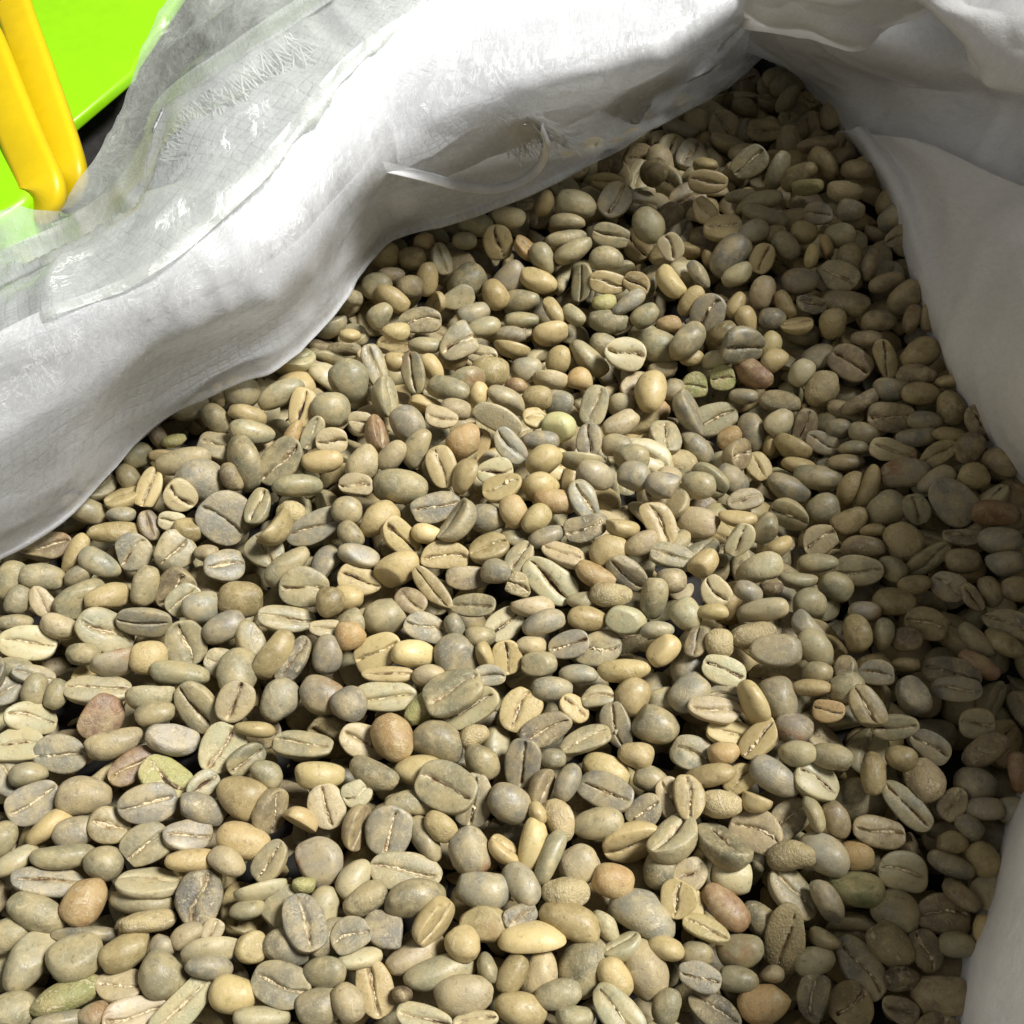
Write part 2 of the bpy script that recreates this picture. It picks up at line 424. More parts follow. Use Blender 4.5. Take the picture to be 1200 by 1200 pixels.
# recess behind, two soft tiers that fall into the dark corner
rowsS = [
    [(830, 90, 0, -.014), (870, 60, 0, -.012), (905, 70, 0, -.010), (950, 110, 0, -.010), (1000, 160, 0, -.010), (1060, 230, 0, -.010)],
    [(860, 50, .000), (885, 55, .004), (930, 72, .006), (985, 105, .008), (1040, 165, .010), (1100, 230, .012)],
    [(870, 30, .016), (900, 45, .020), (960, 68, .020), (1040, 100, .020), (1120, 160, .024), (1200, 225, .030)],
    [(870, 10, .024), (920, 30, .028), (990, 62, .026), (1080, 92, .026), (1180, 130, .034), (1290, 190, .044)],
    [(870, -20, .034), (930, 0, .036), (1010, 30, .034), (1110, 70, .036), (1220, 100, .044), (1340, 140, .054)],
    [(870, -110, .040), (930, -80, .040), (1010, -70, .040), (1110, -40, .042), (1220, 20, .050), (1340, 60, .060)],
]
oS, GS = sheet("back_tuck", rowsS, 150, 110, M_MILKY, liner, 0.0015, 42, 8, 0.0002, 0.9)
keep(oS)
rowsT = [
    [(845, -40, .060), (930, -60, .062), (1010, -60, .064), (1100, -60, .066), (1190, -60, .068), (1330, -60, .072)],
    [(850, -10, .056), (920, -8, .058), (1000, -5, .060), (1080, -15, .063), (1150, 0, .065), (1330, 10, .070)],
    [(855, 12, .050), (905, 20, .052), (985, 25, .054), (1060, 5, .058), (1130, 30, .062), (1330, 70, .068)],
    [(862, 24, .043), (900, 42, .045), (950, 40, .046), (1005, 56, .047), (1045, 26, .051), (1108, 14, .055), (1128, 70, .054), (1165, 108, .055), (1330, 130, .062)],
    [(862, 20, .038), (900, 36, .040), (950, 34, .041), (1005, 48, .042), (1045, 18, .046), (1112, 8, .050), (1136, 62, .049), (1172, 100, .050), (1330, 124, .057)],
]
oT, GT = sheet("top_flap", rowsT, 220, 120, M_MILKY, liner, 0.0015, 40, 9, 0.0002, 1.1)
keep(oT)
# near right corner flap
rowsU = [
    [(1235, 850, 0, -.012), (1180, 950, 0, -.012), (1150, 1060, 0, -.012), (1126, 1130, 0, -.012), (1112, 1210, 0, -.012), (1095, 1300, 0, -.012)],
    [(1265, 850, 0, .003), (1201, 950, 0, .003), (1172, 1060, 0, .003), (1148, 1135, 0, .003), (1136, 1210, 0, .003), (1120, 1300, 0, .003)],
    [(1300, 850, .034), (1228, 950, .028), (1200, 1060, .026), (1176, 1135, .024), (1160, 1210, .022), (1150, 1300, .022)],
    [(1330, 850, .052), (1300, 950, .050), (1270, 1060, .048), (1240, 1140, .044), (1215, 1215, .040), (1205, 1310, .040)],
    [(1440, 840, .070), (1410, 950, .068), (1380, 1060, .066), (1340, 1150, .060), (1310, 1230, .056), (1300, 1330, .056)],
]
oU, GU = sheet("near_flap", rowsU, 70, 60, M_MILKY, liner, 0.0009, 26, 10, 0.0002, 0.6)
keep(oU)

# unseen right side of the bag, its rim raised to shade beans and top flap
def wall_rows(out_=0.0, prof=((.002, .117), (.02, .120), (.045, .122), (.080, .118), (.112, .120), (.106, .131), (.03, .140), (-.08, .146))):
    out = []
    ys = np.linspace(-.15, .24, 13)
    for z, x in prof:
        out.append([("w", x + out_ + .004 * math.sin(y * 60) + max(0, y - .02) * .40, y, z + ((.004 * math.sin(y * 45 + 1) + max(0, y - .04) * 1.15) if z > .04 else 0)) for y in ys])
    return out
oW, GW = sheet("rim_wall", wall_rows(), 90, 60, M_MILKY, liner, 0.0014, 30, 11, 0.0002, 0.7)
keep(oW)
oX, GX = sheet("right_wall", wall_rows(.006, ((-.158, .135), (-.08, .135), (.0, .122), (.045, .127), (.080, .1245), (.104, .1265))), 90, 40, M_WEAVE, sack, 0.0010, 30, 12, 0.0004, 0.7)  # unseen woven layer of the sack, put in to block the lamp
keep(oX)
keep(oW)

# ------------------------------------------------------------------ data of the beans (settled with a physics run, read row by row)
# per bean: place in tenths of a millimetre, turn as a quaternion, length width thickness in tenths of a millimetre, colour
BEANS = [
116,-841,-33,85,8,-11,49,96,80,50,0,
-573,-13,-5,-25,90,-19,-28,112,107,58,1,
-174,-695,-25,-7,98,-3,-9,119,65,44,0,
211,-762,-27,91,-26,-7,-27,114,78,48,1,
-513,-901,-14,-13,89,42,-6,114,57,39,6,
437,-805,-7,9,-74,-56,-34,113,65,45,13,
-363,-869,-9,0,-98,13,2,93,69,47,1,
-208,-632,-14,17,-79,-56,-8,88,83,46,1,
-510,-737,-15,11,-70,-68,9,88,78,46,2,
-692,-831,-4,-96,-10,-19,-14,85,72,44,0,
658,-886,10,96,7,-22,-2,84,69,44,8,
-75,-884,-14,96,24,-3,5,97,64,43,7,
-767,-835,-16,-81,-18,-11,-53,98,63,43,0,
-768,-252,-20,-10,92,-16,-32,111,80,54,0,
210,-846,-25,83,10,0,-53,89,69,46,7,
-114,-849,-28,97,16,7,13,113,53,45,0,
-513,-486,-19,20,-80,-54,4,90,82,47,6,
550,-845,-7,5,-84,51,-8,102,58,39,1,
-321,-678,-23,-83,-12,-23,47,86,75,45,10,
-619,-590,1,-16,96,9,-13,97,68,46,1,
204,-649,-23,52,-83,-11,1,99,76,54,4,
71,-164,15,19,-91,33,7,115,70,47,6,
408,-632,-7,9,-94,25,-16,90,71,47,7,
-51,-724,-21,-98,-10,3,7,99,60,41,1,
-615,-654,-12,10,-95,-26,3,85,73,44,0,
-585,-912,-15,-7,97,9,-15,92,57,39,18,
-102,-311,-18,83,19,16,-47,96,78,50,1,
-466,-570,-18,-97,-12,-8,16,89,73,46,3,
-156,-740,-13,-94,-27,-15,-3,101,60,41,0,
-608,-534,-22,-8,-94,25,18,93,73,48,14,
159,-563,-9,-5,96,-21,12,105,63,43,1,
-762,-713,-16,-7,-97,-2,21,116,51,43,1,
-549,-856,-16,90,6,27,-32,82,67,42,0,
461,-730,-16,6,88,-44,-10,97,64,44,0,
161,-908,6,-1,-91,38,-1,96,53,36,6,
94,-777,-10,-97,8,3,19,105,55,37,3,
31,-803,-18,-86,49,2,-4,113,78,43,5,
-71,-662,-18,-80,-12,-12,56,84,71,44,10,
-766,-764,-9,94,6,24,-19,101,55,37,0,
-131,-470,-18,-96,-16,-3,17,95,70,48,0,
856,-17,66,-32,84,-43,-1,104,77,52,1,
-630,72,8,-89,-26,-30,17,102,86,53,1,
-216,-874,-28,-3,81,-56,-10,84,62,42,4,
684,-772,21,-12,98,-6,0,85,65,44,8,
-693,-884,-19,94,18,18,17,110,46,39,15,
-66,-571,-26,-17,74,62,14,92,68,46,1,
-570,-408,-18,-35,81,-43,-14,102,71,48,0,
-74,-405,-23,13,-95,-18,-15,109,64,43,6,
-154,-821,-38,-96,-7,-9,-22,103,52,35,7,
-210,-466,-6,-84,-13,-15,48,90,70,47,11,
-223,42,28,-95,-28,0,4,115,70,48,0,
-403,-166,-12,-23,95,-6,-12,95,79,49,0,
-819,-581,-13,-20,92,27,-13,87,68,45,1,
522,-899,-3,-9,-92,-36,-4,70,70,36,3,
-695,-745,-15,82,13,18,51,83,64,43,11,
-795,-494,-18,15,-97,2,11,89,69,46,1,
395,-896,-14,97,4,-9,16,83,57,39,11,
-905,-281,-15,12,-97,-1,16,105,66,45,6,
-609,-281,-17,11,-77,55,28,87,79,45,0,
513,-674,13,-92,-12,20,28,88,60,41,1,
-757,-371,-19,6,97,7,-15,118,56,48,0,
252,-446,-1,95,19,-4,-18,86,70,45,0,
-735,-570,-16,97,15,16,2,90,63,43,7,
-470,103,30,19,-88,-39,-15,109,75,51,0,
633,-706,22,14,-98,8,-1,78,66,40,0,
-737,-427,-13,-26,80,51,-12,86,71,45,9,
14,-413,-16,-14,87,46,4,86,71,45,4,
-393,-33,-4,21,-95,-19,-4,117,64,44,1,
-455,-645,-22,-94,-26,-4,17,90,62,42,4,
-375,-757,-20,-16,92,33,2,78,64,41,0,
-359,-811,-22,98,8,10,-8,81,59,40,1,
651,-607,52,-12,88,-44,6,98,51,35,0,
315,-903,-23,-10,-93,32,-6,88,53,36,2,
558,-730,9,-96,-11,19,6,91,53,36,16,
469,-336,70,96,21,-8,3,95,60,41,10,
-230,-385,-23,-11,98,1,-4,113,54,46,6,
-614,-822,-14,93,11,19,27,85,54,37,3,
-263,-468,-28,-9,95,-12,-22,95,62,42,7,
-253,-299,-19,17,-94,-23,-12,94,68,46,5,
616,-765,10,93,12,-18,-27,73,63,38,0,
596,-816,11,88,19,-2,-41,72,62,37,12,
-824,-185,-15,88,24,21,31,103,65,44,0,
-541,104,21,64,46,-1,-60,121,78,46,0,
-600,-713,-13,39,90,8,-11,100,76,34,6,
-345,308,35,-78,-31,-33,41,97,84,51,0,
-373,-477,-17,5,99,-2,-7,107,52,45,0,
-602,-469,-15,-97,-16,-14,6,95,57,39,19,
19,-511,-17,-15,74,58,27,86,64,44,1,
-46,-778,-18,99,10,-1,0,80,57,39,4,
770,-377,67,-14,96,-13,13,99,54,37,2,
445,-551,31,92,21,2,-29,96,53,36,1,
346,-754,-11,91,-13,1,-38,89,55,37,9,
316,-499,-1,10,-97,17,2,83,64,43,1,
13,-905,-15,-98,-6,-2,13,79,52,36,4,
-442,-303,-16,64,57,18,46,99,76,45,4,
147,-617,-13,97,14,-11,5,89,55,37,0,
-203,-787,-15,-2,-97,21,1,82,54,37,1,
-435,-883,-15,-98,-6,-12,8,71,57,37,4,
514,-562,39,2,95,-26,-13,80,66,42,6,
-346,-385,-16,94,17,14,-23,83,67,43,10,
-6,-584,-12,-94,-16,-11,24,78,63,41,1,
-869,-482,-8,-1,-99,-3,7,85,65,44,6,
59,-451,-13,17,-95,-21,-6,95,55,38,2,
470,-610,-5,-7,93,32,10,85,57,38,2,
110,-685,-24,-97,-12,9,-16,71,66,37,7,
159,-294,-14,-17,97,8,5,88,65,44,0,
250,-691,-25,-81,-7,14,-55,76,61,39,0,
-317,-587,-16,7,-81,55,14,77,63,40,7,
-517,-191,-13,96,24,9,2,86,70,45,3,
-422,-393,-16,83,24,-3,49,82,66,42,1,
-159,-526,-18,98,15,0,-7,93,54,37,5,
-298,-899,-18,-96,-6,-16,-18,71,57,37,0,
464,-419,54,77,17,-6,-59,79,64,41,10,
685,-567,58,76,17,-13,-59,76,61,39,12,
-241,-227,-16,-95,-23,-7,-11,85,69,44,0,
-123,-778,-7,-49,74,33,-29,86,66,43,4,
-666,-514,-24,10,-91,-34,14,94,54,37,9,
-480,-818,-13,79,58,11,6,90,68,34,6,
318,-396,17,93,10,0,34,80,65,42,1,
364,-704,-12,97,12,-14,-9,74,58,39,6,
-608,-742,-25,95,27,1,-4,108,41,35,0,
-495,-403,4,-27,75,59,8,77,66,40,7,
-615,-870,-20,18,97,5,-3,77,55,38,7,
-654,-161,-25,-35,84,38,11,87,71,45,8,
-771,-907,-12,-95,-6,-25,-2,66,57,34,0,
-663,-91,-6,-27,84,45,-8,80,75,42,0,
-704,-475,-12,86,43,22,13,100,52,36,7,
-489,-283,-29,-79,-18,-18,55,100,55,38,0,
-679,-623,-10,-3,97,-5,-18,69,65,36,3,
-861,-428,-13,8,-90,-2,40,96,56,38,6,
-220,-130,-1,90,34,-1,22,93,63,43,4,
742,379,9,32,-88,31,-7,96,77,50,8,
165,-519,-28,-96,-15,8,19,88,54,37,4,
603,-645,34,-7,98,-12,6,79,53,36,8,
-693,-240,-12,46,-87,4,7,101,59,40,1,
-425,-231,-14,-5,97,3,-18,109,51,43,0,
365,-819,-16,-95,-8,26,-2,74,54,37,0,
45,-851,-24,-80,-9,10,-56,71,53,36,7,
-547,-638,-11,0,96,11,-24,81,55,37,1,
-409,-594,-18,-52,58,61,-9,82,62,45,8,
-151,-3,22,18,-96,-17,7,103,59,40,1,
753,-92,37,-79,-31,1,51,81,68,42,12,
-921,-72,-13,-11,98,11,-4,100,61,42,8,
458,325,-119,-24,94,16,7,105,73,50,6,
504,680,38,85,29,-20,36,111,72,49,1,
283,-69,68,19,-83,49,11,92,59,40,4,
88,-730,-15,-98,-11,-5,-1,79,51,35,12,
467,-888,-6,14,81,54,11,75,48,34,2,
796,222,22,-24,95,-8,9,101,65,44,8,
16,-717,-13,87,5,-4,-46,79,51,35,1,
-730,-316,-17,-69,-64,-32,2,99,75,42,10,
-295,-798,-22,92,14,-3,33,77,50,34,0,
457,-680,13,96,12,-22,2,82,49,34,12,
791,72,31,92,28,-24,-3,99,60,41,10,
770,-575,53,-95,-15,22,4,66,61,34,1,
657,-152,30,21,-94,9,-20,88,59,40,0,
187,-442,-13,32,-75,57,-2,85,55,38,1,
166,-712,-12,-97,-13,-4,17,70,56,36,11,
-808,-793,-19,93,15,14,26,68,54,35,0,
-375,223,46,-92,-32,-19,-7,82,76,43,0,
-310,-752,-27,74,19,-7,62,73,53,36,6,
33,-655,-15,76,19,-7,60,90,45,34,5,
80,-613,-21,80,3,-7,-58,81,53,36,12,
752,-276,57,22,-94,20,-8,79,59,40,3,
355,-435,41,3,-99,8,2,99,45,38,7,
299,-583,18,5,-75,65,4,77,53,36,4,
-127,-107,10,-17,97,-3,-4,93,57,39,4,
-670,111,21,81,55,9,13,110,58,39,7,
-264,-26,15,-90,-29,5,-30,89,61,42,4,
-484,-84,-11,6,-90,38,14,77,72,40,0,
601,-451,93,14,-84,50,4,77,53,36,3,
-32,222,19,-46,85,-22,-1,113,56,38,6,
-738,-632,-14,-96,-17,-9,-14,76,52,36,1,
-533,-593,-15,-92,-13,-29,17,87,48,34,1,
73,-883,-10,98,6,-1,9,73,46,34,0,
378,-363,47,-14,96,-18,1,80,55,37,6,
274,-576,-9,12,-83,52,11,77,53,36,7,
-108,688,-53,88,33,4,29,101,81,52,0,
-875,-537,-22,8,90,-36,-16,74,59,38,1,
-748,-672,-10,-93,-30,-18,-3,97,40,34,0,
-559,-119,-9,8,-96,-9,19,82,66,43,1,
-295,-148,-16,-15,96,-9,-14,87,60,41,4,
-51,-507,-18,84,15,12,-48,74,57,39,0,
-609,-341,-14,-88,-44,-9,5,109,44,37,0,
-334,-534,-13,-97,-16,-13,-2,88,47,34,5,
-437,-120,-8,-89,-28,2,-34,104,49,42,0,
-160,-251,-9,14,-96,13,16,87,56,38,1,
-141,80,40,20,-76,57,18,88,62,42,5,
268,-746,3,0,81,54,20,60,60,34,4,
-292,-410,1,86,8,8,-48,66,66,34,1,
-257,-799,1,3,-96,-26,-1,63,54,34,1,
-743,-87,-9,-28,87,39,0,72,72,37,1,
-217,189,42,-82,-25,-21,45,82,70,42,1,
-969,-148,-13,82,31,9,45,76,66,40,0,
792,-518,72,-84,-34,22,-32,85,47,34,8,
741,-6,20,88,22,-30,26,79,67,41,0,
-402,-679,-14,5,-88,-43,-13,75,52,35,0,
-679,-684,-13,-98,-12,-11,-1,66,56,34,0,
217,-392,-2,85,12,-12,48,71,61,37,3,
-668,241,37,90,32,19,20,100,59,40,0,
450,550,-14,-29,85,28,30,91,78,47,1,
-216,-67,12,-21,86,-27,-35,99,55,38,4,
184,-117,43,-95,-24,4,-17,75,64,39,4,
425,-489,44,3,92,28,22,83,49,34,4,
131,-472,-5,-14,-96,-17,-5,95,47,34,0,
-240,-531,-14,89,36,-15,-19,93,49,34,0,
765,-414,83,-19,94,-5,25,88,44,34,1,
465,-160,52,-92,-24,24,-11,87,53,36,6,
691,-423,76,76,34,9,-53,68,58,36,1,
215,-166,46,-51,78,-33,-5,85,58,40,1,
-238,-741,-11,-95,-12,-4,-26,74,46,34,0,
539,-332,71,-85,-31,-9,39,75,55,37,6,
-152,-174,-1,21,-87,39,15,108,43,37,3,
141,-12,61,10,-85,47,17,82,60,41,1,
381,-470,20,2,-99,7,-1,86,47,34,5,
162,-860,-10,86,16,14,-44,67,49,34,4,
-16,-243,-16,10,-92,-35,-1,79,58,40,6,
-148,-640,-29,86,6,5,-49,86,43,34,0,
-604,150,18,-1,98,-9,-9,93,64,43,0,
-77,-811,-3,-85,-6,-6,49,58,54,34,4,
-671,-312,-10,-95,-21,-20,-4,68,63,35,4,
-254,-895,-5,-90,-2,-7,41,61,48,34,7,
-260,-623,-20,-51,60,53,-29,81,62,36,8,
-295,-851,-10,-92,-34,10,-2,71,49,34,0,
455,-253,65,-92,-23,27,-2,98,44,37,6,
353,-589,4,97,15,-12,-6,74,48,34,12,
648,-824,16,18,-76,61,7,64,49,34,8,
-343,-304,-13,-67,-22,10,-69,73,58,38,1,
739,598,56,32,-86,35,-13,96,67,46,0,
224,-598,-15,-11,92,33,11,67,53,35,2,
-51,-30,24,95,27,1,5,77,61,40,1,
756,-742,40,-7,-92,-30,-19,58,54,34,0,
649,123,-59,94,30,-8,-7,101,54,37,0,
-567,268,47,-91,-32,-22,-8,77,71,40,0,
-47,-92,17,-8,-97,-16,-7,82,62,45,3,
142,-70,54,22,-96,-11,-8,87,52,35,2,
434,-299,59,96,20,-9,8,86,46,34,13,
423,-427,57,55,64,-18,-49,84,64,35,4,
-588,-776,-12,95,18,21,7,87,36,34,12,
402,-769,-27,-92,-14,2,34,64,50,34,0,
-302,95,30,85,26,2,44,80,63,41,7,
63,-675,-4,-81,-22,-4,-53,94,35,34,0,
-403,-318,-9,-3,-84,-51,-9,94,47,34,2,
909,-122,93,93,26,-23,-6,79,53,36,1,
294,-859,-7,-7,96,-18,13,67,44,34,19,
1,-854,-12,-85,-8,6,-49,67,44,34,3,
703,-511,71,-23,89,-35,9,71,47,34,1,
-544,-250,-12,-92,-25,-6,-27,80,53,36,1,
-653,-388,-13,-73,-65,-19,2,84,64,39,0,
154,852,39,-90,-41,-5,7,102,68,46,6,
543,412,-61,-74,-51,31,27,115,64,43,9,
-436,228,45,-20,75,61,12,85,62,42,5,
-173,-580,-18,-94,-31,-2,4,92,39,34,0,
104,-295,7,13,-97,-10,-12,78,52,36,1,
-861,11,-6,93,22,22,-15,94,51,35,0,
-261,-707,-19,-88,-11,-6,-43,70,47,34,6,
310,-788,-3,14,96,-18,-2,77,41,34,4,
-183,-306,-7,-95,-21,-18,0,84,50,34,5,
211,-252,23,-96,-24,-6,7,78,52,36,6,
782,134,22,24,-94,17,-7,96,52,36,7,
484,-474,52,-96,-19,9,10,65,53,34,10,
-909,-143,-11,93,23,25,2,85,52,35,0,
250,863,43,-28,85,39,15,88,78,46,1,
536,277,-110,72,33,13,-59,98,60,41,1,
594,1027,21,33,-88,-23,-20,99,74,51,0,
-51,427,-76,-92,-34,-13,4,87,71,45,3,
-591,-211,-5,-92,-23,-25,-11,73,59,38,1,
705,-228,47,-97,10,14,12,78,59,35,3,
866,510,78,-77,-28,42,-36,84,68,44,8,
680,339,-32,-78,-27,37,-39,84,68,44,12,
-464,-506,-13,-33,87,30,-17,74,49,34,0,
336,-542,11,90,33,-24,11,92,39,34,4,
-476,-845,-5,96,7,21,-3,76,38,34,1,
917,-64,95,93,28,-15,-9,86,48,34,9,
205,-345,8,-96,-20,11,-2,92,41,35,4,
-531,-680,-11,95,20,18,1,84,38,34,4,
-628,-193,-11,-28,85,43,-2,70,59,36,6,
-96,145,42,88,29,-7,33,75,63,39,11,
-535,170,38,92,30,21,-2,93,52,36,0,
-785,-42,-8,-83,-49,-21,0,104,45,38,3,
747,525,45,-92,-19,17,26,107,57,39,8,
323,780,41,77,39,17,-46,87,74,45,6,
584,110,-78,-90,-33,-4,25,96,54,37,1,
-486,263,48,-78,-56,-12,-22,101,53,36,0,
758,-693,50,83,23,-6,-49,59,50,34,3,
576,-411,78,92,16,-23,21,63,54,34,0,
-734,48,5,20,-75,-61,-10,97,49,34,5,
-19,26,52,4,97,2,18,84,64,37,4,
-160,-402,-22,-88,-16,-1,-43,81,46,34,14,
564,16,-35,-51,81,-22,14,83,60,41,0,
608,-64,3,-19,94,16,21,75,58,39,7,
868,354,69,-91,-25,18,-24,78,66,41,3,
-211,555,-42,-28,95,1,-1,98,62,42,0,
63,93,46,-87,-30,19,-29,74,62,38,4,
263,-218,47,-68,-27,36,-56,84,50,34,0,
508,-749,6,-81,-23,-6,51,73,41,34,1,
84,-5,48,94,29,8,-7,83,52,36,11,
648,-481,77,-33,91,4,19,76,43,34,0,
-430,49,21,97,12,15,8,102,45,39,0,
299,30,52,-94,-30,0,9,78,56,38,1,
-641,-421,-13,96,20,8,10,71,43,34,0,
-458,-451,-12,96,17,15,-2,70,30,34,4,
-535,-549,-15,16,-89,-37,15,59,44,34,0,
-360,-615,-14,-70,62,-33,-4,62,53,34,4,
-786,-623,-15,90,21,9,34,81,38,34,4,
-828,-678,-13,83,41,22,26,80,33,34,6,
-471,-683,-7,-94,-9,-17,24,66,42,34,7,
-413,-723,-13,66,69,26,-7,86,65,34,6,
-429,-757,-12,96,20,3,8,55,32,34,0,
-342,-720,-10,-98,-11,-8,-1,37,28,34,14,
-689,-794,-25,98,9,13,1,104,27,34,1,
-557,-810,-18,97,9,16,1,45,36,34,1,
-520,-797,-11,-94,-12,-12,-27,54,36,34,7,
-483,-790,-16,14,-84,-50,7,41,34,34,7,
-416,-814,-15,94,8,29,3,53,50,34,4,
-386,-917,-14,97,6,17,1,87,35,34,6,
-858,-644,-11,82,23,10,50,62,52,34,0,
-645,-913,-12,-95,-8,-18,-18,47,39,34,7,
-695,-921,-14,96,7,23,10,87,30,34,1,
-427,-532,-12,95,11,8,-24,59,44,34,0,
-837,-534,-8,-95,-17,-20,-12,64,39,34,0,
-925,-379,-16,-14,91,32,-18,62,51,34,1,
-866,-378,-9,70,27,4,64,62,46,34,0,
-826,-384,-12,75,23,10,59,56,41,34,0,
112,-413,-9,-3,-90,36,20,61,46,34,4,
155,-392,-5,1,-99,-8,-2,61,41,34,0,
72,-375,-9,-97,-20,-4,-1,77,46,34,1,
-67,-460,-18,96,19,-8,16,55,40,34,12,
72,-505,-13,-97,-17,-6,-1,49,35,34,0,
55,-556,-15,-51,63,54,-17,68,52,37,8,
96,-547,-12,-83,-4,-2,-53,68,42,34,1,
216,-500,-6,-97,-17,3,9,64,47,34,4,
243,-540,-21,96,18,4,-17,68,44,34,0,
-265,-566,-13,16,-96,-18,4,53,49,34,6,
-120,-623,-6,-77,-51,2,35,62,47,36,4,
-10,-660,-14,-34,-86,23,25,61,47,34,4,
44,-601,-10,-80,-13,-7,56,43,29,34,4,
14,-769,-10,8,-97,-18,10,59,41,34,2,
152,-780,-23,85,14,7,-49,55,36,34,6,
-39,-846,-17,-81,-7,-7,56,49,31,34,0,
246,-817,-8,-97,-11,-5,17,58,36,34,4,
175,-812,-7,43,85,22,13,63,48,35,6,
-56,-921,-6,-11,-98,-7,-8,70,30,34,7,
-135,-919,-11,-4,-98,13,0,91,44,37,6,
98,-917,-11,99,6,5,0,61,39,34,0,
241,-900,-16,81,3,-11,56,57,44,34,0,
-242,-829,-20,92,33,15,6,76,31,34,6,
-171,-883,-19,99,7,-3,0,31,26,34,17,
378,-405,33,-11,98,-3,10,75,40,34,1,
519,-408,75,95,19,-19,-4,64,29,34,4,
482,-518,56,-94,-16,25,0,65,43,34,6,
540,-451,76,-19,95,-8,19,55,41,34,11,
790,-474,74,-18,96,-3,18,58,53,34,0,
364,-508,23,-96,-16,15,-6,54,41,34,11,
389,-550,10,-12,92,32,16,63,46,34,4,
536,-529,65,94,16,-23,-13,71,43,34,0,
413,-585,17,56,80,-15,-10,52,43,34,4,
502,-615,31,-78,-18,5,58,61,28,34,0,
538,-621,26,-75,-27,-8,57,65,42,34,8,
602,-556,63,74,-10,-11,64,71,40,34,3,
649,-532,70,-96,-18,13,11,52,42,34,3,
725,-607,56,3,-85,-46,-24,60,44,34,8,
837,-559,76,69,-3,-28,65,70,37,34,9,
567,-677,9,-98,-12,5,1,55,51,34,11,
303,-665,-12,0,-83,-40,-36,61,42,34,4,
293,-703,-3,7,-93,-33,-8,56,51,34,7,
288,-747,-21,-8,84,-51,9,60,51,34,5,
498,-803,-7,-94,-10,18,23,52,29,34,0,
479,-836,-12,-98,-7,10,-8,62,45,34,0,
714,-747,42,83,39,-23,-30,63,31,34,8,
295,-823,-20,98,8,-9,-1,54,40,34,0,
353,-862,-12,98,8,-10,-5,66,40,34,0,
409,-853,-16,99,7,-4,0,40,27,34,7,
595,-907,5,-9,96,-18,13,56,39,34,8,
604,-865,11,98,7,-7,-1,57,39,34,17,
708,-700,40,-94,-16,12,23,73,36,34,1,
716,-666,45,98,13,-9,-1,50,37,34,3,
745,-643,54,-87,-14,26,38,46,37,34,1,
818,-619,65,94,14,-27,-4,50,46,34,1,
735,-798,39,-79,8,16,-57,48,31,34,4,
694,-818,28,-98,-9,12,1,57,40,34,0,
772,-615,64,89,38,-19,6,65,37,34,1,
-616,259,48,-75,-15,-28,57,53,36,34,8,
-614,205,38,-85,-25,-28,34,76,50,34,0,
-548,210,44,90,30,26,-9,82,41,34,4,
-450,167,34,75,28,-6,58,70,35,34,11,
-409,164,42,-30,78,53,8,75,41,34,0,
-368,144,44,-31,94,2,-7,63,55,34,7,
-696,155,27,-93,-33,-1,-9,52,29,34,14,
-732,172,20,-84,-16,-23,43,58,35,34,8,
-770,131,13,-90,-32,-12,-22,64,52,34,0,
-717,127,15,-92,-30,-20,-6,58,26,34,4,
-386,101,35,91,39,2,5,86,46,34,4,
-839,63,-2,-9,88,40,-21,75,52,35,0,
-787,36,0,-19,-92,-31,0,74,56,38,4,
-661,22,24,-25,82,-32,-38,68,63,36,7,
-564,67,23,-72,-43,-20,49,63,40,34,8,
-785,86,-1,-84,-15,-25,43,56,46,34,0,
-783,-5,-4,95,28,-3,-1,62,34,34,1,
-721,-27,-6,6,82,-47,-30,62,45,34,8,
-678,-17,-4,-27,94,4,-14,56,39,34,6,
-642,-38,-2,94,27,12,3,61,50,34,3,
-508,7,9,-1,-78,-60,-12,79,51,35,0,
-440,-5,4,-94,-27,-16,-5,55,48,34,12,
-857,-90,-10,76,34,-1,53,83,39,34,4,
-599,-92,-6,96,26,2,1,50,33,34,7,
-804,-114,-5,-94,9,-21,21,88,50,34,1,
-842,-136,-15,90,29,9,28,60,38,34,1,
-895,-198,-11,11,-88,36,25,70,43,34,7,
-852,-247,-11,85,42,22,-18,69,48,34,7,
-943,-193,-11,73,25,11,61,58,49,34,0,
-773,-187,-11,90,23,27,20,87,49,34,4,
-708,-159,-12,62,49,11,59,82,54,37,0,
-342,-207,10,-96,-24,-7,-2,52,59,34,3,
-937,-241,-11,93,22,24,6,64,32,34,0,
-540,-315,-28,9,-97,14,12,68,57,35,0,
-348,-254,-9,5,-99,-3,8,64,37,34,7,
-796,-305,-12,97,21,4,1,63,42,34,0,
-918,-331,-17,94,18,24,-3,68,42,34,0,
-879,-344,-17,-2,94,3,-30,78,36,34,1,
-296,359,22,-5,79,-52,-28,104,52,35,0,
-254,391,3,-93,-34,-5,-2,56,43,34,4,
-216,356,6,-31,70,-63,-8,92,55,38,0,
-176,390,-19,-82,-26,-17,46,69,44,34,4,
-138,317,1,93,31,-5,-15,95,55,37,0,
-262,267,34,-24,-70,45,48,89,68,51,0,
-198,472,-37,-92,-35,-7,-2,77,39,34,0,
-134,464,-68,93,35,1,0,71,58,37,3,
-73,494,-92,-16,96,-18,-3,79,53,36,0,
1,527,-103,49,85,-13,-4,93,71,38,4,
32,459,-105,92,34,-9,-3,72,59,37,1,
110,490,-107,-79,-32,25,-43,73,59,38,4,
178,489,-102,85,34,11,-36,112,53,45,0,
214,518,-87,-91,-35,0,18,66,53,34,0,
90,428,-100,-62,-76,-5,10,85,64,37,7,
154,428,-105,93,34,-3,-1,63,52,34,11,
10,377,-66,-93,-33,-4,-1,51,38,34,9,
-74,310,-10,71,27,-21,60,55,43,34,5,
-13,299,-20,-89,-32,-14,27,92,55,38,0,
57,334,-55,93,33,-3,-1,68,57,35,3,
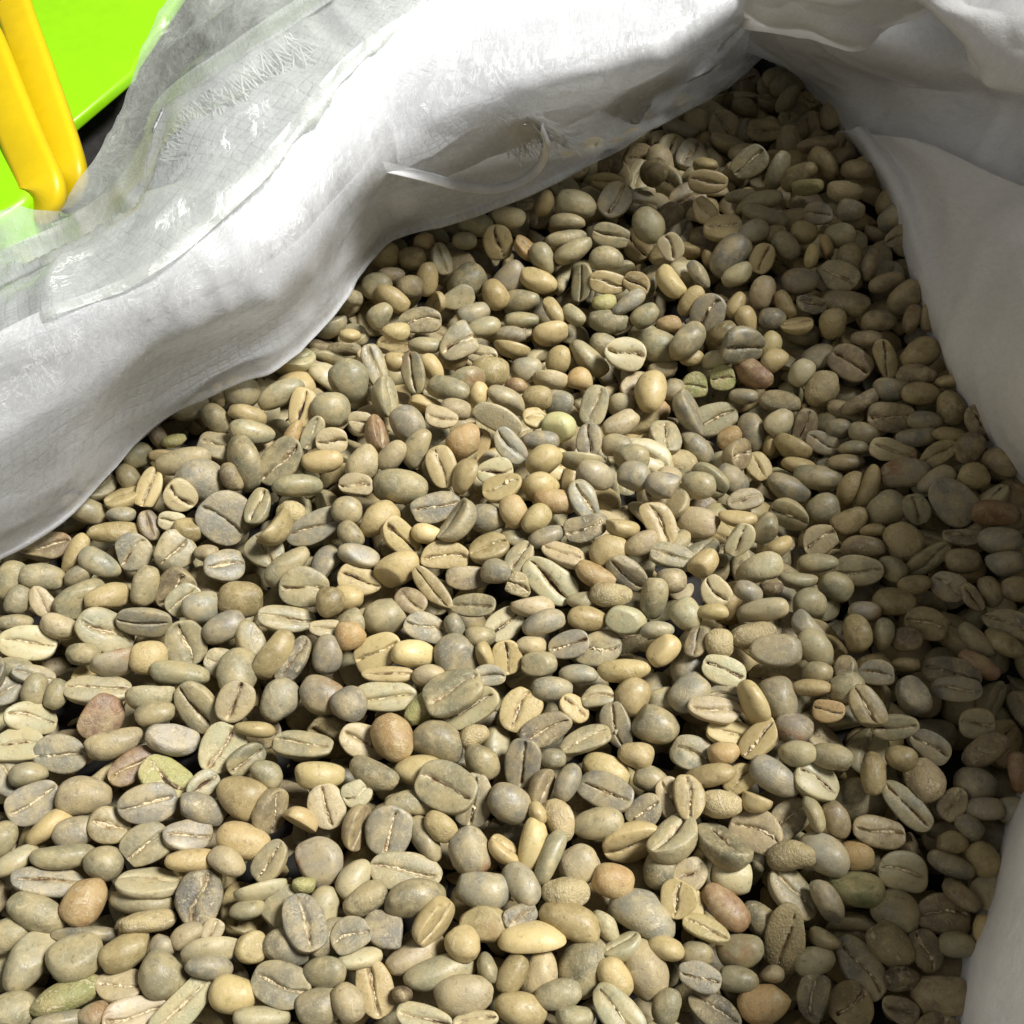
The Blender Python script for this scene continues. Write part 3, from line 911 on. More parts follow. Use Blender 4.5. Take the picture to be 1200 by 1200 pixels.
106,337,-74,93,32,-11,-4,68,57,35,1,
186,347,-97,-14,78,57,17,96,61,41,0,
248,357,-106,93,32,-12,-4,62,51,34,0,
334,347,-123,-88,-20,6,-41,58,45,34,11,
347,448,-89,-81,-56,-9,-9,72,36,34,7,
364,397,-103,-93,-33,6,2,63,52,34,7,
270,449,-103,72,23,-26,58,52,33,34,7,
48,238,-2,-6,98,7,-10,54,48,34,4,
99,211,0,94,31,-2,-1,71,66,37,20,
-312,191,45,32,-94,-2,6,52,47,34,7,
-273,165,45,26,75,-41,-43,75,57,44,9,
-148,206,40,-14,97,-12,-6,70,47,34,7,
-119,238,27,93,32,12,-5,65,47,34,7,
-3,131,42,-22,87,-37,-19,86,52,35,1,
58,152,33,94,31,-6,-2,81,41,34,1,
162,185,-4,-12,72,63,21,68,56,35,1,
239,284,-83,92,28,-7,25,88,50,34,7,
-193,126,45,-85,-9,27,-41,86,52,35,0,
-242,109,42,-83,-35,20,-37,74,46,34,7,
-92,58,41,-80,15,42,-38,79,60,37,4,
-35,72,37,29,-94,-9,1,76,56,38,6,
138,100,41,-60,-78,8,2,86,65,34,6,
246,127,8,93,30,-18,-6,76,58,39,0,
221,177,-16,94,31,-7,-2,65,48,34,0,
245,55,46,-95,-29,-2,0,67,62,35,1,
164,54,52,94,23,12,-18,78,56,38,10,
-312,42,33,-20,97,-5,1,68,51,35,7,
56,30,48,-83,-52,4,-17,72,56,38,4,
4,-27,44,-77,-26,-20,53,66,55,34,4,
46,-47,49,-90,-20,-3,-36,71,47,34,4,
-167,-59,14,-95,-25,-3,12,61,39,34,5,
-326,-12,23,-95,-28,-3,-1,60,56,34,0,
-315,-60,10,-86,-22,-21,38,61,44,34,0,
16,-116,23,5,-89,-40,-13,71,49,34,0,
67,-77,33,-94,-25,3,-17,82,38,34,1,
101,-119,37,-2,-97,21,-2,92,43,37,7,
209,-77,65,94,28,8,-7,70,35,34,4,
245,-111,63,93,25,-13,19,70,43,34,7,
157,-164,35,93,26,5,-21,80,45,34,11,
299,-137,65,-10,98,-8,-3,85,48,34,0,
-299,-103,3,-95,-24,-10,11,82,44,34,1,
-81,-149,-3,-20,96,3,-9,89,46,34,8,
-75,-210,0,-4,96,-9,20,94,48,34,0,
12,-172,11,-25,92,-24,-10,54,46,34,13,
-193,-200,2,11,-95,26,3,64,48,34,8,
-312,-189,-8,-96,-24,3,1,59,49,34,4,
-30,-147,19,95,25,-8,-2,60,49,34,1,
36,-214,4,-96,-24,-8,2,85,45,34,7,
133,-207,12,95,24,-11,-3,64,37,34,0,
185,-205,36,-96,-24,-1,4,79,45,34,12,
297,-186,56,-96,-25,4,1,57,47,34,7,
-107,-250,-6,81,25,26,-44,53,37,34,1,
61,-250,9,98,-4,-4,13,85,48,34,1,
143,-244,12,-96,-23,-5,3,79,45,34,3,
266,-277,33,96,22,-1,0,62,34,34,1,
-301,-272,-1,-96,-22,-9,-2,57,53,34,11,
-60,-272,-4,96,22,9,2,58,42,34,0,
-9,-314,-7,20,-76,55,25,68,57,35,4,
37,-290,-8,96,21,9,2,58,39,34,7,
51,-326,-7,-97,-20,-5,-5,68,47,34,0,
274,-317,27,92,16,-10,32,67,51,35,4,
-52,-310,-3,80,15,11,-56,52,31,34,4,
-151,-347,-9,-97,-20,-5,-1,62,41,34,7,
-226,-346,-12,-3,99,1,-3,98,31,34,4,
-41,-350,-6,20,-97,-2,7,62,41,34,1,
120,-347,-6,97,20,-8,-2,72,36,34,1,
803,362,42,-38,69,-59,-11,85,52,35,3,
644,384,-26,82,23,-28,42,66,53,34,6,
586,420,-28,-89,-27,18,-29,63,48,34,4,
581,460,-26,-80,-27,32,-41,64,51,34,5,
418,401,-93,-33,93,-2,5,61,61,34,15,
478,407,-75,33,-92,4,-11,58,58,34,15,
467,451,-61,91,34,-18,3,71,45,34,6,
411,465,-69,-81,-58,2,0,58,39,34,4,
854,304,62,91,34,-15,-10,83,45,34,8,
853,254,59,91,33,-17,-10,77,47,34,3,
908,266,86,91,31,-22,1,64,29,34,3,
897,201,79,-76,-34,4,53,75,55,37,3,
522,360,-83,92,32,-18,-6,64,38,34,1,
599,333,-66,-91,-32,15,13,94,50,34,0,
808,288,32,92,33,-18,-6,78,54,37,1,
744,274,6,-92,-28,19,-16,85,42,34,8,
724,280,-34,-77,-57,9,22,85,43,34,8,
641,267,-72,-34,72,54,23,78,53,36,8,
483,266,-111,90,23,-11,31,61,50,34,11,
405,233,-103,-86,-29,0,40,93,53,36,1,
745,201,-11,90,35,-2,-23,69,48,34,0,
704,237,-37,93,31,-8,-3,55,43,34,1,
847,187,54,92,32,-14,-9,70,41,34,1,
829,155,42,92,29,-23,1,81,40,34,1,
882,140,73,81,57,-1,-4,68,28,34,3,
937,146,98,-41,78,-45,-4,85,51,35,8,
669,216,-59,32,-91,21,-9,73,49,34,1,
613,223,-84,65,68,-13,-28,87,66,35,3,
573,247,-107,80,15,-21,52,56,34,34,4,
719,174,-23,-91,-30,25,8,60,33,34,0,
853,100,57,-14,92,21,25,85,45,34,3,
905,95,87,-81,-19,36,-40,67,56,35,8,
536,185,-106,13,-83,51,9,68,55,35,4,
466,130,-78,-86,-32,-5,38,78,60,41,1,
380,64,1,94,29,-12,-4,69,57,36,0,
618,174,-84,-93,-31,7,11,73,34,34,4,
702,145,-33,-94,-30,6,2,77,36,34,8,
694,71,-20,82,15,-25,47,78,44,34,3,
726,62,0,-77,-18,21,-56,86,40,34,3,
949,48,105,85,29,-24,-35,71,49,34,8,
836,36,57,90,24,-30,17,78,45,34,1,
895,29,83,92,25,-23,10,63,52,34,3,
482,59,-43,-13,98,8,2,79,47,34,7,
445,-22,13,83,51,-12,-9,78,34,34,4,
634,24,-27,-95,-28,3,1,68,63,36,0,
671,-23,2,91,25,-28,10,73,53,36,3,
790,-21,45,-30,79,-51,-10,66,50,34,0,
500,-42,4,-84,-16,20,-45,67,50,34,0,
706,-56,20,95,27,-4,-1,50,28,34,3,
675,-95,23,95,0,-22,-15,82,46,34,8,
514,-96,23,91,22,-21,25,60,35,34,4,
437,-92,43,-22,81,43,30,70,49,34,6,
851,-99,71,-19,95,-10,16,72,37,34,8,
585,-133,27,-84,-48,20,-4,76,40,34,0,
785,-141,53,-41,84,29,16,91,43,36,0,
842,-153,71,95,25,-15,-4,63,47,34,8,
720,-153,40,87,29,-7,-36,59,43,34,0,
535,-181,46,95,25,-6,-6,74,32,34,0,
606,-193,41,91,28,-4,-27,63,53,34,0,
546,-234,57,-96,-24,-2,-1,64,54,34,0,
434,-215,65,93,26,-6,-23,57,39,34,1,
479,-203,59,96,24,-4,-1,42,31,34,17,
750,-192,50,-86,-46,14,-9,61,37,34,3,
808,-201,59,28,-90,29,-12,65,57,34,10,
905,-170,92,93,25,-23,-6,68,47,34,1,
374,-215,66,-25,86,-43,0,60,54,34,7,
358,-159,67,92,17,-7,33,63,47,34,4,
621,-299,62,-71,-29,-6,63,71,51,35,3,
646,-249,50,-94,-23,18,4,57,41,34,1,
532,-289,65,-85,-28,-2,42,71,41,34,1,
365,-256,65,96,23,-4,-1,57,31,34,4,
885,-290,87,17,-94,23,-15,91,50,34,2,
869,-327,84,-78,-45,30,28,75,35,34,3,
825,-317,74,84,29,-7,-43,75,38,34,0,
822,-363,70,88,24,-17,-34,74,35,34,9,
707,-311,60,94,21,-21,-5,56,46,34,8,
667,-301,60,-71,-14,36,-57,61,36,34,0,
635,-381,75,-20,95,-4,20,67,44,34,1,
584,-374,68,73,5,-24,62,54,44,34,8,
535,-378,72,94,20,-24,-5,54,39,34,0,
693,-362,69,93,20,-28,-6,50,25,34,3,
372,-313,54,96,22,-10,-2,49,56,34,12,
333,-308,47,-2,-82,-54,-14,56,41,34,8,
320,-253,48,-86,-25,-5,42,61,57,34,6,
871,-223,80,-71,-35,-3,59,57,41,34,8,
838,-233,76,-31,79,-51,4,57,31,34,8,
910,-223,92,94,24,-18,-4,50,46,34,8,
-85,804,20,-90,-40,-6,7,88,58,39,0,
-10,818,29,-90,-40,-3,4,85,51,35,6,
24,861,39,41,-90,2,-4,55,41,34,8,
79,855,40,-74,-34,26,-51,68,41,34,4,
237,934,38,41,-89,14,-9,83,42,34,4,
354,988,23,75,38,-35,38,72,67,38,3,
247,1031,19,31,-69,55,32,64,64,34,8,
129,800,32,90,40,-6,-3,88,40,34,0,
-34,761,1,-30,69,-51,-39,84,71,44,4,
33,752,-4,-7,-92,11,33,67,54,37,11,
-115,764,6,-91,-39,-4,-2,61,41,34,0,
-167,719,-10,-2,79,-51,-32,81,54,37,0,
-301,726,-7,89,38,6,21,74,57,38,4,
-236,722,-7,91,39,10,4,67,54,35,3,
-211,764,2,-90,-39,8,3,47,41,34,4,
128,761,16,82,54,10,9,101,40,34,0,
238,753,31,-39,90,-16,4,97,57,39,0,
145,727,10,-85,-46,13,-18,100,47,40,0,
221,700,9,91,39,-1,-5,80,56,38,0,
164,658,-23,-8,72,51,43,93,53,36,0,
365,632,6,-82,-28,7,48,85,56,38,5,
371,711,36,41,-76,44,21,66,59,34,6,
62,676,-37,-90,-38,-7,16,91,54,37,4,
75,720,-9,78,37,22,-44,81,54,37,0,
225,648,-17,39,-91,4,8,86,56,38,3,
290,639,-9,34,-88,30,-6,66,53,34,3,
-39,647,-55,-80,-31,-18,46,73,61,38,4,
-128,632,-47,-37,91,11,-4,80,60,41,0,
-202,670,-25,68,33,-24,59,80,53,36,4,
-316,634,-13,92,38,3,1,73,59,38,0,
-240,638,-21,-90,-37,-15,-6,66,53,34,7,
-284,669,-14,-91,-38,-6,-2,67,40,34,7,
-276,596,-16,-77,-56,-6,25,85,53,36,4,
-302,540,-12,-82,-37,13,-40,65,52,34,0,
-91,607,-77,-90,-33,-8,-22,87,54,36,1,
19,644,-76,90,38,-17,2,94,57,39,0,
23,596,-87,-92,-36,2,1,87,40,34,0,
99,607,-65,-72,-48,9,47,74,40,34,4,
146,591,-65,75,50,-20,-35,67,43,34,0,
216,606,-39,92,37,-3,-1,60,40,34,14,
270,591,-24,89,31,-7,29,86,40,34,1,
224,566,-60,-91,-36,8,10,99,56,38,0,
310,565,-39,89,33,-15,26,72,52,36,0,
93,559,-90,-75,-65,-1,-9,87,66,38,5,
-67,571,-83,91,35,4,15,87,47,34,0,
-7,565,-104,92,35,-12,-5,87,40,34,1,
361,539,-40,-92,-36,4,1,59,39,34,11,
-367,586,-5,90,36,17,7,52,39,34,0,
-264,492,-16,-92,-35,-8,-3,64,45,34,4,
-361,458,11,-91,-35,-15,-6,50,31,34,4,
662,1196,-14,36,-91,10,-8,89,59,40,3,
483,946,28,42,-89,4,1,97,59,40,4,
700,938,53,86,38,-26,16,90,52,35,3,
713,891,59,90,41,-9,0,75,41,34,14,
764,976,59,-80,-41,0,42,90,55,38,3,
833,927,79,-87,-41,20,14,82,48,34,8,
764,1056,50,-89,-42,11,1,99,42,36,8,
792,858,72,89,42,-7,-8,81,51,34,12,
652,972,41,-51,-63,6,-57,98,74,40,0,
551,872,47,89,40,-17,-3,75,34,34,0,
588,841,56,81,54,-14,10,108,47,40,0,
597,789,59,75,62,-10,-15,110,47,40,0,
458,822,47,-26,86,-39,-17,67,54,35,4,
495,762,49,6,-98,5,-12,93,71,44,4,
560,729,63,87,37,-24,17,79,53,36,1,
577,661,47,20,-79,-48,-30,72,59,37,5,
611,731,55,90,39,-11,-5,59,46,34,3,
634,691,57,79,42,10,-40,72,52,36,1,
677,728,63,90,39,-13,-6,64,53,34,3,
759,713,67,89,39,-17,-7,72,59,37,0,
685,659,57,64,40,-19,61,58,29,34,4,
723,681,63,-67,-41,-17,57,62,29,34,11,
656,595,40,-92,-37,8,-1,83,61,41,1,
773,638,61,-71,-35,-6,59,84,58,39,8,
807,614,74,76,15,-29,55,77,38,34,8,
833,558,74,91,34,-14,8,76,44,34,8,
867,447,78,76,19,-36,50,64,37,34,8,
900,445,89,-68,-20,43,-55,70,37,34,8,
674,533,32,-30,94,-8,-2,70,44,34,2,
570,577,23,-73,-22,32,-55,77,55,37,7,
617,542,22,-77,-34,-4,52,70,38,34,3,
533,518,-8,-70,-43,-23,50,71,51,35,4,
587,515,6,92,36,-5,-2,62,51,34,1,
639,491,12,-15,-96,12,-15,70,53,34,4,
510,556,3,82,25,-23,44,65,39,34,4,
415,594,-19,84,31,-24,35,78,49,34,4,
713,478,27,-66,-24,43,-55,75,57,38,3,
519,627,31,86,41,-14,22,78,49,34,6,
431,638,20,-78,-42,-19,41,78,36,34,1,
481,498,-26,-90,-32,17,-21,71,52,35,3,
884,687,93,-33,89,18,22,71,45,34,8,
888,752,92,-85,-36,34,-13,91,59,40,1,
794,792,74,-89,-40,15,7,65,53,34,1,
719,791,66,40,-90,3,-7,67,53,35,1,
487,1028,12,-86,-41,24,12,64,36,34,3,
644,1371,-75,86,46,2,-18,78,47,34,8,
745,1337,-23,77,35,-34,38,84,46,34,0,
804,461,57,90,35,-20,-8,74,50,34,8,
777,424,40,90,35,-20,-8,74,37,34,8,
-989,-192,-136,-8,-26,-95,2,89,70,39,0,
-1062,-130,-129,13,-39,-90,8,108,85,49,0,
-910,-657,-138,-37,3,1,92,98,77,42,0,
-957,-509,-132,-5,-75,-64,6,101,76,46,0,
-923,-433,-138,-10,-3,0,-98,91,71,44,7,
-948,-253,-138,8,18,97,-1,82,65,35,6,
-885,-220,-135,4,58,80,-3,104,78,52,6,
-910,-90,-134,-29,-93,-17,3,80,59,37,0,
-910,37,-124,32,-85,39,-5,104,77,50,7,
-834,-972,-136,-11,-56,81,0,90,62,42,7,
-811,-850,-135,94,1,-3,32,91,64,47,0,
-831,-783,-135,10,1,0,98,92,68,48,4,
-836,-569,-130,21,38,86,24,96,71,49,0,
-840,-489,-140,90,1,2,-41,86,59,39,8,
-839,-424,-140,2,94,30,-7,74,57,32,7,
-862,-368,-137,2,96,-21,8,87,61,40,4,
-815,-174,-132,-18,-59,74,24,90,61,41,4,
-872,-144,-138,94,2,2,-31,90,68,39,0,
-832,-27,-128,7,-16,-97,-4,88,66,44,1,
-828,105,-121,-5,98,-7,12,92,71,39,0,
-722,-865,-126,26,-94,11,-12,108,84,50,1,
-696,-789,-134,-24,2,0,96,107,87,53,0,
-740,-720,-127,24,22,-80,-49,99,68,46,0,
-678,-630,-128,-21,-77,-52,-26,102,72,54,0,
-738,-594,-127,-6,23,-80,54,96,63,57,7,
-775,-391,-136,2,99,5,-7,95,71,46,1,
-708,-273,-134,24,-13,91,29,92,63,40,0,
-699,-206,-135,-5,59,-79,-4,97,74,45,1,
-731,-136,-137,18,-3,-1,97,88,63,40,3,
-703,-7,-128,99,5,-5,6,100,81,43,7,
-731,45,-113,-8,-15,26,94,86,62,40,7,
-778,183,-107,-97,-8,4,16,85,67,45,4,
-606,-938,-132,-1,98,13,9,91,69,48,3,
-637,-841,-134,1,98,11,-10,95,78,51,0,
-616,-757,-132,6,68,-71,6,98,78,48,0,
-609,-576,-131,-90,1,-3,-42,108,88,56,4,
-592,-499,-132,3,97,15,-8,90,65,47,0,
-633,-440,-141,-23,-93,19,14,86,69,37,6,
-597,-312,-136,96,1,3,-26,93,72,43,3,
-624,-186,-131,9,-18,-97,-3,94,67,45,6,
-593,-115,-133,9,-66,73,7,88,66,45,0,
-596,3,-118,33,7,7,-93,104,84,53,1,
-683,104,-102,-10,-71,60,32,103,71,55,6,
-633,241,-81,33,-4,-5,93,95,73,50,0,
-610,367,-86,57,1,-5,-81,80,62,35,7,
-538,-933,-128,47,-54,-58,36,95,65,49,1,
-496,-859,-128,-55,79,-18,15,87,63,41,0,
-468,-702,-137,8,27,95,-2,102,80,45,0,
-493,-616,-136,6,-72,-67,-6,90,64,41,0,
-513,-547,-139,21,-3,1,97,83,66,39,1,
-513,-371,-135,-87,0,0,-48,103,77,50,8,
-520,-297,-132,-9,-2,94,29,94,62,56,6,
-476,-211,-135,-86,-2,4,-48,83,60,40,7,
-502,-76,-128,-54,-4,7,-82,76,58,39,6,
-508,0,-110,12,-36,91,10,93,68,47,6,
-544,125,-93,-11,0,-98,-9,85,69,40,4,
-549,222,-75,8,6,-98,-4,92,71,46,1,
-502,364,-82,6,-66,-74,-1,83,58,44,3,
-474,471,-105,-26,-5,-9,-95,92,72,46,0,
-387,-888,-140,2,96,23,-7,82,67,35,7,
-375,-817,-138,-64,5,12,-74,81,59,37,6,
-403,-747,-147,-75,-2,-2,65,81,58,39,7,
-419,-608,-129,-1,-87,-48,2,108,86,51,7,
-436,-510,-140,6,-68,71,4,108,88,49,7,
-387,-375,-119,81,44,-11,34,96,70,47,0,
-437,-338,-141,-2,-96,-24,7,89,67,41,7,
-415,-238,-134,7,-26,95,3,91,69,44,0,
-409,-84,-124,-61,-8,-6,77,91,65,40,7,
-458,-43,-121,-16,78,-59,-8,72,58,38,7,
-475,79,-97,5,-90,38,11,88,68,37,0,
-375,208,-79,85,-2,-3,-51,94,67,48,0,
-412,328,-81,53,0,-1,-83,83,55,50,7,
-385,473,-119,98,-9,9,-2,99,80,42,6,
-463,545,-108,-37,36,-60,59,88,62,43,7,
-313,-910,-132,-29,-94,-2,-10,86,65,43,12,
-314,-804,-136,50,2,-1,86,102,70,52,0,
-331,-719,-139,6,11,-98,1,102,81,44,0,
-291,-593,-138,71,2,2,-69,89,63,48,0,
-304,-512,-139,-99,0,3,-2,93,76,42,7,
-320,-386,-135,7,-57,80,5,90,65,41,7,
-367,-307,-130,4,-86,49,5,99,73,49,7,
-271,-207,-124,-7,86,48,10,93,72,49,1,
-324,-158,-125,7,33,-93,-1,98,72,53,6,
-355,-34,-113,-18,5,9,-97,84,58,44,8,
-343,52,-100,-39,84,34,3,75,52,38,12,
-303,221,-80,-72,4,3,68,94,75,49,1,
-300,307,-93,-4,-8,-11,-98,93,74,41,1,
-258,428,-130,-15,-97,16,3,102,74,45,7,
-282,555,-136,-4,-13,98,3,101,76,52,8,
-285,640,-140,-59,1,-7,79,108,79,48,7,
-351,673,-131,1,96,-25,7,86,70,45,1,
-201,-931,-126,-29,89,33,-2,100,66,60,0,
-188,-851,-134,-63,-3,-2,76,96,70,50,3,
-235,-693,-134,-93,-1,3,-33,104,82,55,1,
-166,-575,-136,0,96,-22,2,96,72,43,3,
-210,-511,-133,7,-2,0,99,101,78,54,1,
-168,-375,-131,30,-81,48,-9,93,66,45,1,
-249,-344,-128,28,-94,-9,10,93,61,56,1,
-239,-263,-120,67,-71,-15,0,91,67,47,6,
-208,-136,-120,2,32,-94,-4,101,79,44,0,
-239,-61,-114,-83,-7,10,-53,100,81,46,7,
-177,133,-82,95,2,-1,27,82,66,43,1,
-219,190,-81,5,-40,91,3,91,67,41,1,
-145,354,-128,70,66,7,-20,100,73,50,3,
-151,407,-163,-5,10,96,-19,92,74,44,1,
-194,498,-167,21,-96,-1,12,84,60,36,0,
-202,558,-162,-24,-91,9,29,86,69,45,0,
-223,693,-137,-5,80,57,-3,85,64,43,7,
-182,807,-111,-44,-12,-6,88,88,60,47,1,
-107,-991,-137,-27,3,0,95,90,65,45,4,
-125,-870,-121,-26,-5,50,81,89,70,48,12,
-79,-730,-142,55,3,-2,82,91,68,41,4,
-164,-641,-132,0,4,-97,20,87,70,41,4,
-141,-500,-129,38,-40,-82,9,84,64,39,0,
-120,-434,-137,4,86,48,-7,75,60,36,8,
-114,-361,-139,88,0,-2,-45,88,62,38,8,
-118,-213,-121,7,-46,-84,24,92,72,45,3,
-108,-123,-119,-5,87,-46,6,72,54,32,0,
-109,-24,-89,-9,98,1,14,89,63,47,4,
-117,137,-80,23,41,-84,-23,82,56,40,12,
-78,221,-96,10,7,18,97,104,85,56,7,
-70,323,-142,-13,-55,-74,32,84,63,43,7,
-132,463,-185,-6,-88,42,17,84,58,36,1,
-83,479,-212,-38,-12,-13,-90,96,68,51,12,
-82,551,-205,24,0,-95,13,89,69,44,0,
-80,656,-174,-7,-12,25,-95,83,63,36,3,
-128,770,-112,0,51,84,11,87,58,52,4,
-123,961,-95,-19,2,8,97,80,53,48,1,
12,-938,-129,-7,62,77,6,105,79,53,1,
31,-796,-138,73,2,-2,67,101,79,45,1,
-7,-716,-128,3,97,-16,-12,104,82,47,4,
-2,-637,-137,-76,2,3,63,90,66,44,6,
-15,-519,-135,-62,12,-27,71,83,55,50,0,
15,-421,-135,89,2,-4,42,94,70,48,4,
-27,-291,-127,8,-14,-97,-6,87,61,44,7,
-16,-222,-119,-74,-6,9,-65,92,71,48,1,
6,-95,-98,15,-5,-12,97,92,70,45,7,
-33,-16,-76,82,38,-7,-41,96,64,58,0,
-58,76,-81,-97,1,0,-17,100,70,46,7,
45,307,-175,-75,27,7,57,93,75,45,0,
-8,351,-163,79,-17,37,45,97,64,58,6,
27,450,-212,-80,-5,23,-54,95,73,42,4,
56,500,-233,27,-72,61,-12,94,69,44,8,
-14,567,-212,-15,-90,36,15,93,72,44,4,
-27,621,-167,-35,25,64,62,100,81,45,4,
-36,732,-130,-10,65,73,13,79,59,36,8,
29,931,-88,-28,3,-4,-95,100,70,44,0,
9,1047,-91,69,65,26,8,94,70,48,0,
84,-924,-134,-66,2,2,74,105,72,50,7,
164,-786,-137,-80,1,-2,-58,89,66,43,4,
90,-737,-129,9,8,-98,1,100,71,53,0,
98,-671,-137,-19,-91,31,12,85,70,37,0,
126,-519,-134,2,85,-51,7,108,85,46,7,
123,-393,-128,77,14,-9,-59,94,73,46,1,
93,-306,-120,-6,56,81,11,95,67,47,7,
35,-259,-118,-3,77,62,-5,91,63,46,4,
105,-122,-90,-91,-16,1,36,93,68,45,7,
42,-3,-66,10,-74,65,3,105,78,55,6,
161,196,-136,-75,29,6,57,88,69,47,6,
129,297,-157,-42,-36,43,-70,90,73,44,0,
127,360,-223,13,6,16,97,90,71,39,1,
84,422,-229,-40,-3,-11,-90,77,57,36,0,
117,479,-221,58,-17,-31,73,100,74,42,4,
86,556,-202,-24,-94,14,14,108,74,48,7,
47,646,-167,14,-94,-26,12,88,72,39,7,
72,742,-110,19,-93,25,-10,93,72,50,4,
110,960,-90,10,-6,-15,-97,95,66,51,12,
78,1028,-99,-14,-74,63,-11,98,78,46,0,
150,-932,-136,-5,77,-61,-6,88,67,40,1,
223,-893,-130,-4,-7,34,-93,87,58,52,7,
175,-715,-142,27,-2,-1,-95,72,52,30,0,
158,-657,-133,-2,52,84,2,81,59,43,12,
198,-545,-130,-51,-81,17,19,75,52,36,8,
187,-387,-123,-63,-10,-3,75,87,61,47,7,
173,-310,-115,-14,84,-51,-3,78,64,37,7,
215,-234,-84,20,3,96,11,106,74,52,12,
169,-173,-83,-41,87,-9,21,84,61,43,7,
265,51,-78,17,13,-85,47,89,61,44,7,
250,211,-169,-29,-94,9,2,82,66,43,0,
225,270,-192,-18,-83,-39,34,93,66,42,1,
242,337,-216,-53,-80,-18,-19,91,65,44,7,
200,393,-230,-7,-44,-88,9,108,86,57,8,
170,471,-221,23,-86,17,-40,81,62,42,0,
154,560,-187,10,-11,-94,26,90,70,48,3,
164,647,-142,72,-60,16,-27,89,65,45,0,
192,803,-87,-23,-69,-61,-27,87,60,43,0,
182,933,-83,10,86,47,-12,101,74,53,1,
197,1104,-113,-5,-92,7,34,94,68,48,1,
235,1193,-148,-4,-62,77,0,99,67,42,1,
297,-964,-127,-7,9,93,31,101,74,51,12,
319,-821,-133,98,1,-4,12,95,72,49,1,
296,-760,-135,-18,95,18,-11,72,58,33,7,
271,-643,-131,-5,98,4,11,86,65,37,7,
256,-587,-118,56,-80,0,-17,97,77,43,1,
265,-383,-106,8,-96,11,-19,92,75,39,1,
317,-331,-86,-10,-15,-7,97,97,76,44,7,
299,-209,-62,-9,32,-86,-37,91,64,45,0,
326,-129,-55,-9,-75,64,-3,98,67,45,7,
328,72,-108,30,89,-31,-6,85,59,36,6,
324,200,-192,92,-35,12,0,88,60,39,0,
372,250,-220,9,-37,80,-44,85,66,39,3,
288,313,-230,17,32,-92,6,79,56,38,4,
292,386,-234,-72,-3,-6,68,91,72,41,7,
238,455,-225,-41,2,21,-88,90,65,42,8,
283,549,-172,-14,4,26,-94,106,74,52,0,
265,681,-102,-88,41,16,-10,95,63,57,0,
316,832,-85,-84,-1,2,-52,75,51,37,1,
355,1011,-114,36,-4,-10,-92,85,64,37,3,
299,1038,-109,7,37,-91,11,96,71,50,0,
337,1157,-153,48,-6,-7,-86,76,53,33,0,
333,1275,-167,-23,-22,92,17,108,80,54,1,
394,-982,-131,4,92,-35,10,108,85,48,1,
394,-838,-124,-92,-3,6,-37,108,71,65,1,
381,-758,-130,2,56,-81,3,101,71,42,8,
369,-617,-113,-54,63,-36,41,93,64,48,0,
407,-521,-93,-82,-16,4,53,98,72,45,1,
361,-434,-93,-94,-12,9,26,97,73,45,12,
398,-285,-64,-2,87,44,17,90,65,41,8,
425,-157,-68,-95,2,-14,-23,101,75,47,8,
451,-39,-105,-94,16,-14,22,105,85,50,7,
433,94,-152,-27,-82,39,-29,99,72,42,1,
415,194,-198,5,11,96,23,108,88,52,7,
423,235,-229,17,-97,-12,2,72,52,38,4,
385,318,-233,-9,1,5,-98,97,69,50,0,
379,378,-213,-50,-83,4,-21,104,71,55,0,
366,471,-192,-26,-13,-17,93,84,59,42,4,
363,565,-140,3,95,10,28,92,70,42,1,
360,634,-113,-12,94,28,10,78,58,36,6,
378,854,-76,-7,-38,88,25,96,69,47,4,
430,994,-103,-72,11,8,66,108,86,58,7,
472,1109,-140,-10,2,-97,15,84,58,44,3,
422,1164,-147,4,-73,59,-31,102,80,51,0,
414,1328,-196,98,-12,9,5,105,82,48,3,
470,-991,-132,-6,56,77,-26,83,66,42,4,
450,-864,-136,-57,-1,2,81,85,59,43,12,
436,-741,-122,-49,51,-61,32,86,63,38,4,
429,-636,-111,-67,-7,15,-71,90,65,48,1,
479,-541,-74,-36,88,-15,23,90,69,38,4,
445,-480,-75,-16,-51,-84,3,73,56,31,6,
440,-341,-66,75,5,-7,-65,87,69,38,4,
478,-104,-87,5,79,-53,-26,83,57,39,12,
537,-38,-128,-95,-12,-13,-20,72,48,43,8,
501,69,-172,-2,16,94,-27,108,81,49,0,
515,143,-206,-57,-40,66,26,93,66,48,3,
485,223,-231,5,-84,-49,18,92,66,40,3,
451,294,-232,22,-80,-49,20,79,61,43,6,
449,368,-222,76,6,-16,61,90,64,38,8,
422,443,-194,73,19,-17,62,91,67,38,12,
480,569,-115,54,-1,-20,81,103,76,51,4,
440,680,-88,-60,-5,15,-77,108,88,55,6,
497,835,-82,-98,7,1,-13,101,78,44,12,
496,964,-92,-73,-17,-16,-62,99,65,59,8,
495,1046,-120,-2,16,97,-13,99,78,45,0,
496,1172,-163,96,-14,4,19,98,68,43,0,
522,1238,-183,97,-15,-7,-14,92,74,42,6,
510,1420,-223,80,17,-25,-50,96,74,51,0,
567,-979,-112,70,-36,34,-49,97,64,58,7,
624,-850,-114,91,-1,-13,37,80,58,35,0,
632,-779,-112,4,-79,58,-12,85,60,39,7,
570,-655,-97,-50,-3,16,-84,101,76,43,4,
565,-546,-65,-66,-5,13,-73,77,53,40,0,
614,-392,-43,57,-5,-4,-81,108,74,56,1,
602,-236,-68,37,88,24,10,95,73,51,1,
632,-117,-106,-5,94,32,1,84,60,38,0,
597,-69,-127,-24,-95,-13,-6,96,71,44,6,
616,68,-171,11,40,-90,3,83,61,44,6,
570,109,-200,70,-19,7,67,108,79,52,0,
554,196,-229,-86,-1,10,48,95,68,42,4,
577,262,-213,-14,-98,3,-5,89,64,40,12,
578,361,-177,-94,-21,17,13,108,86,48,0,
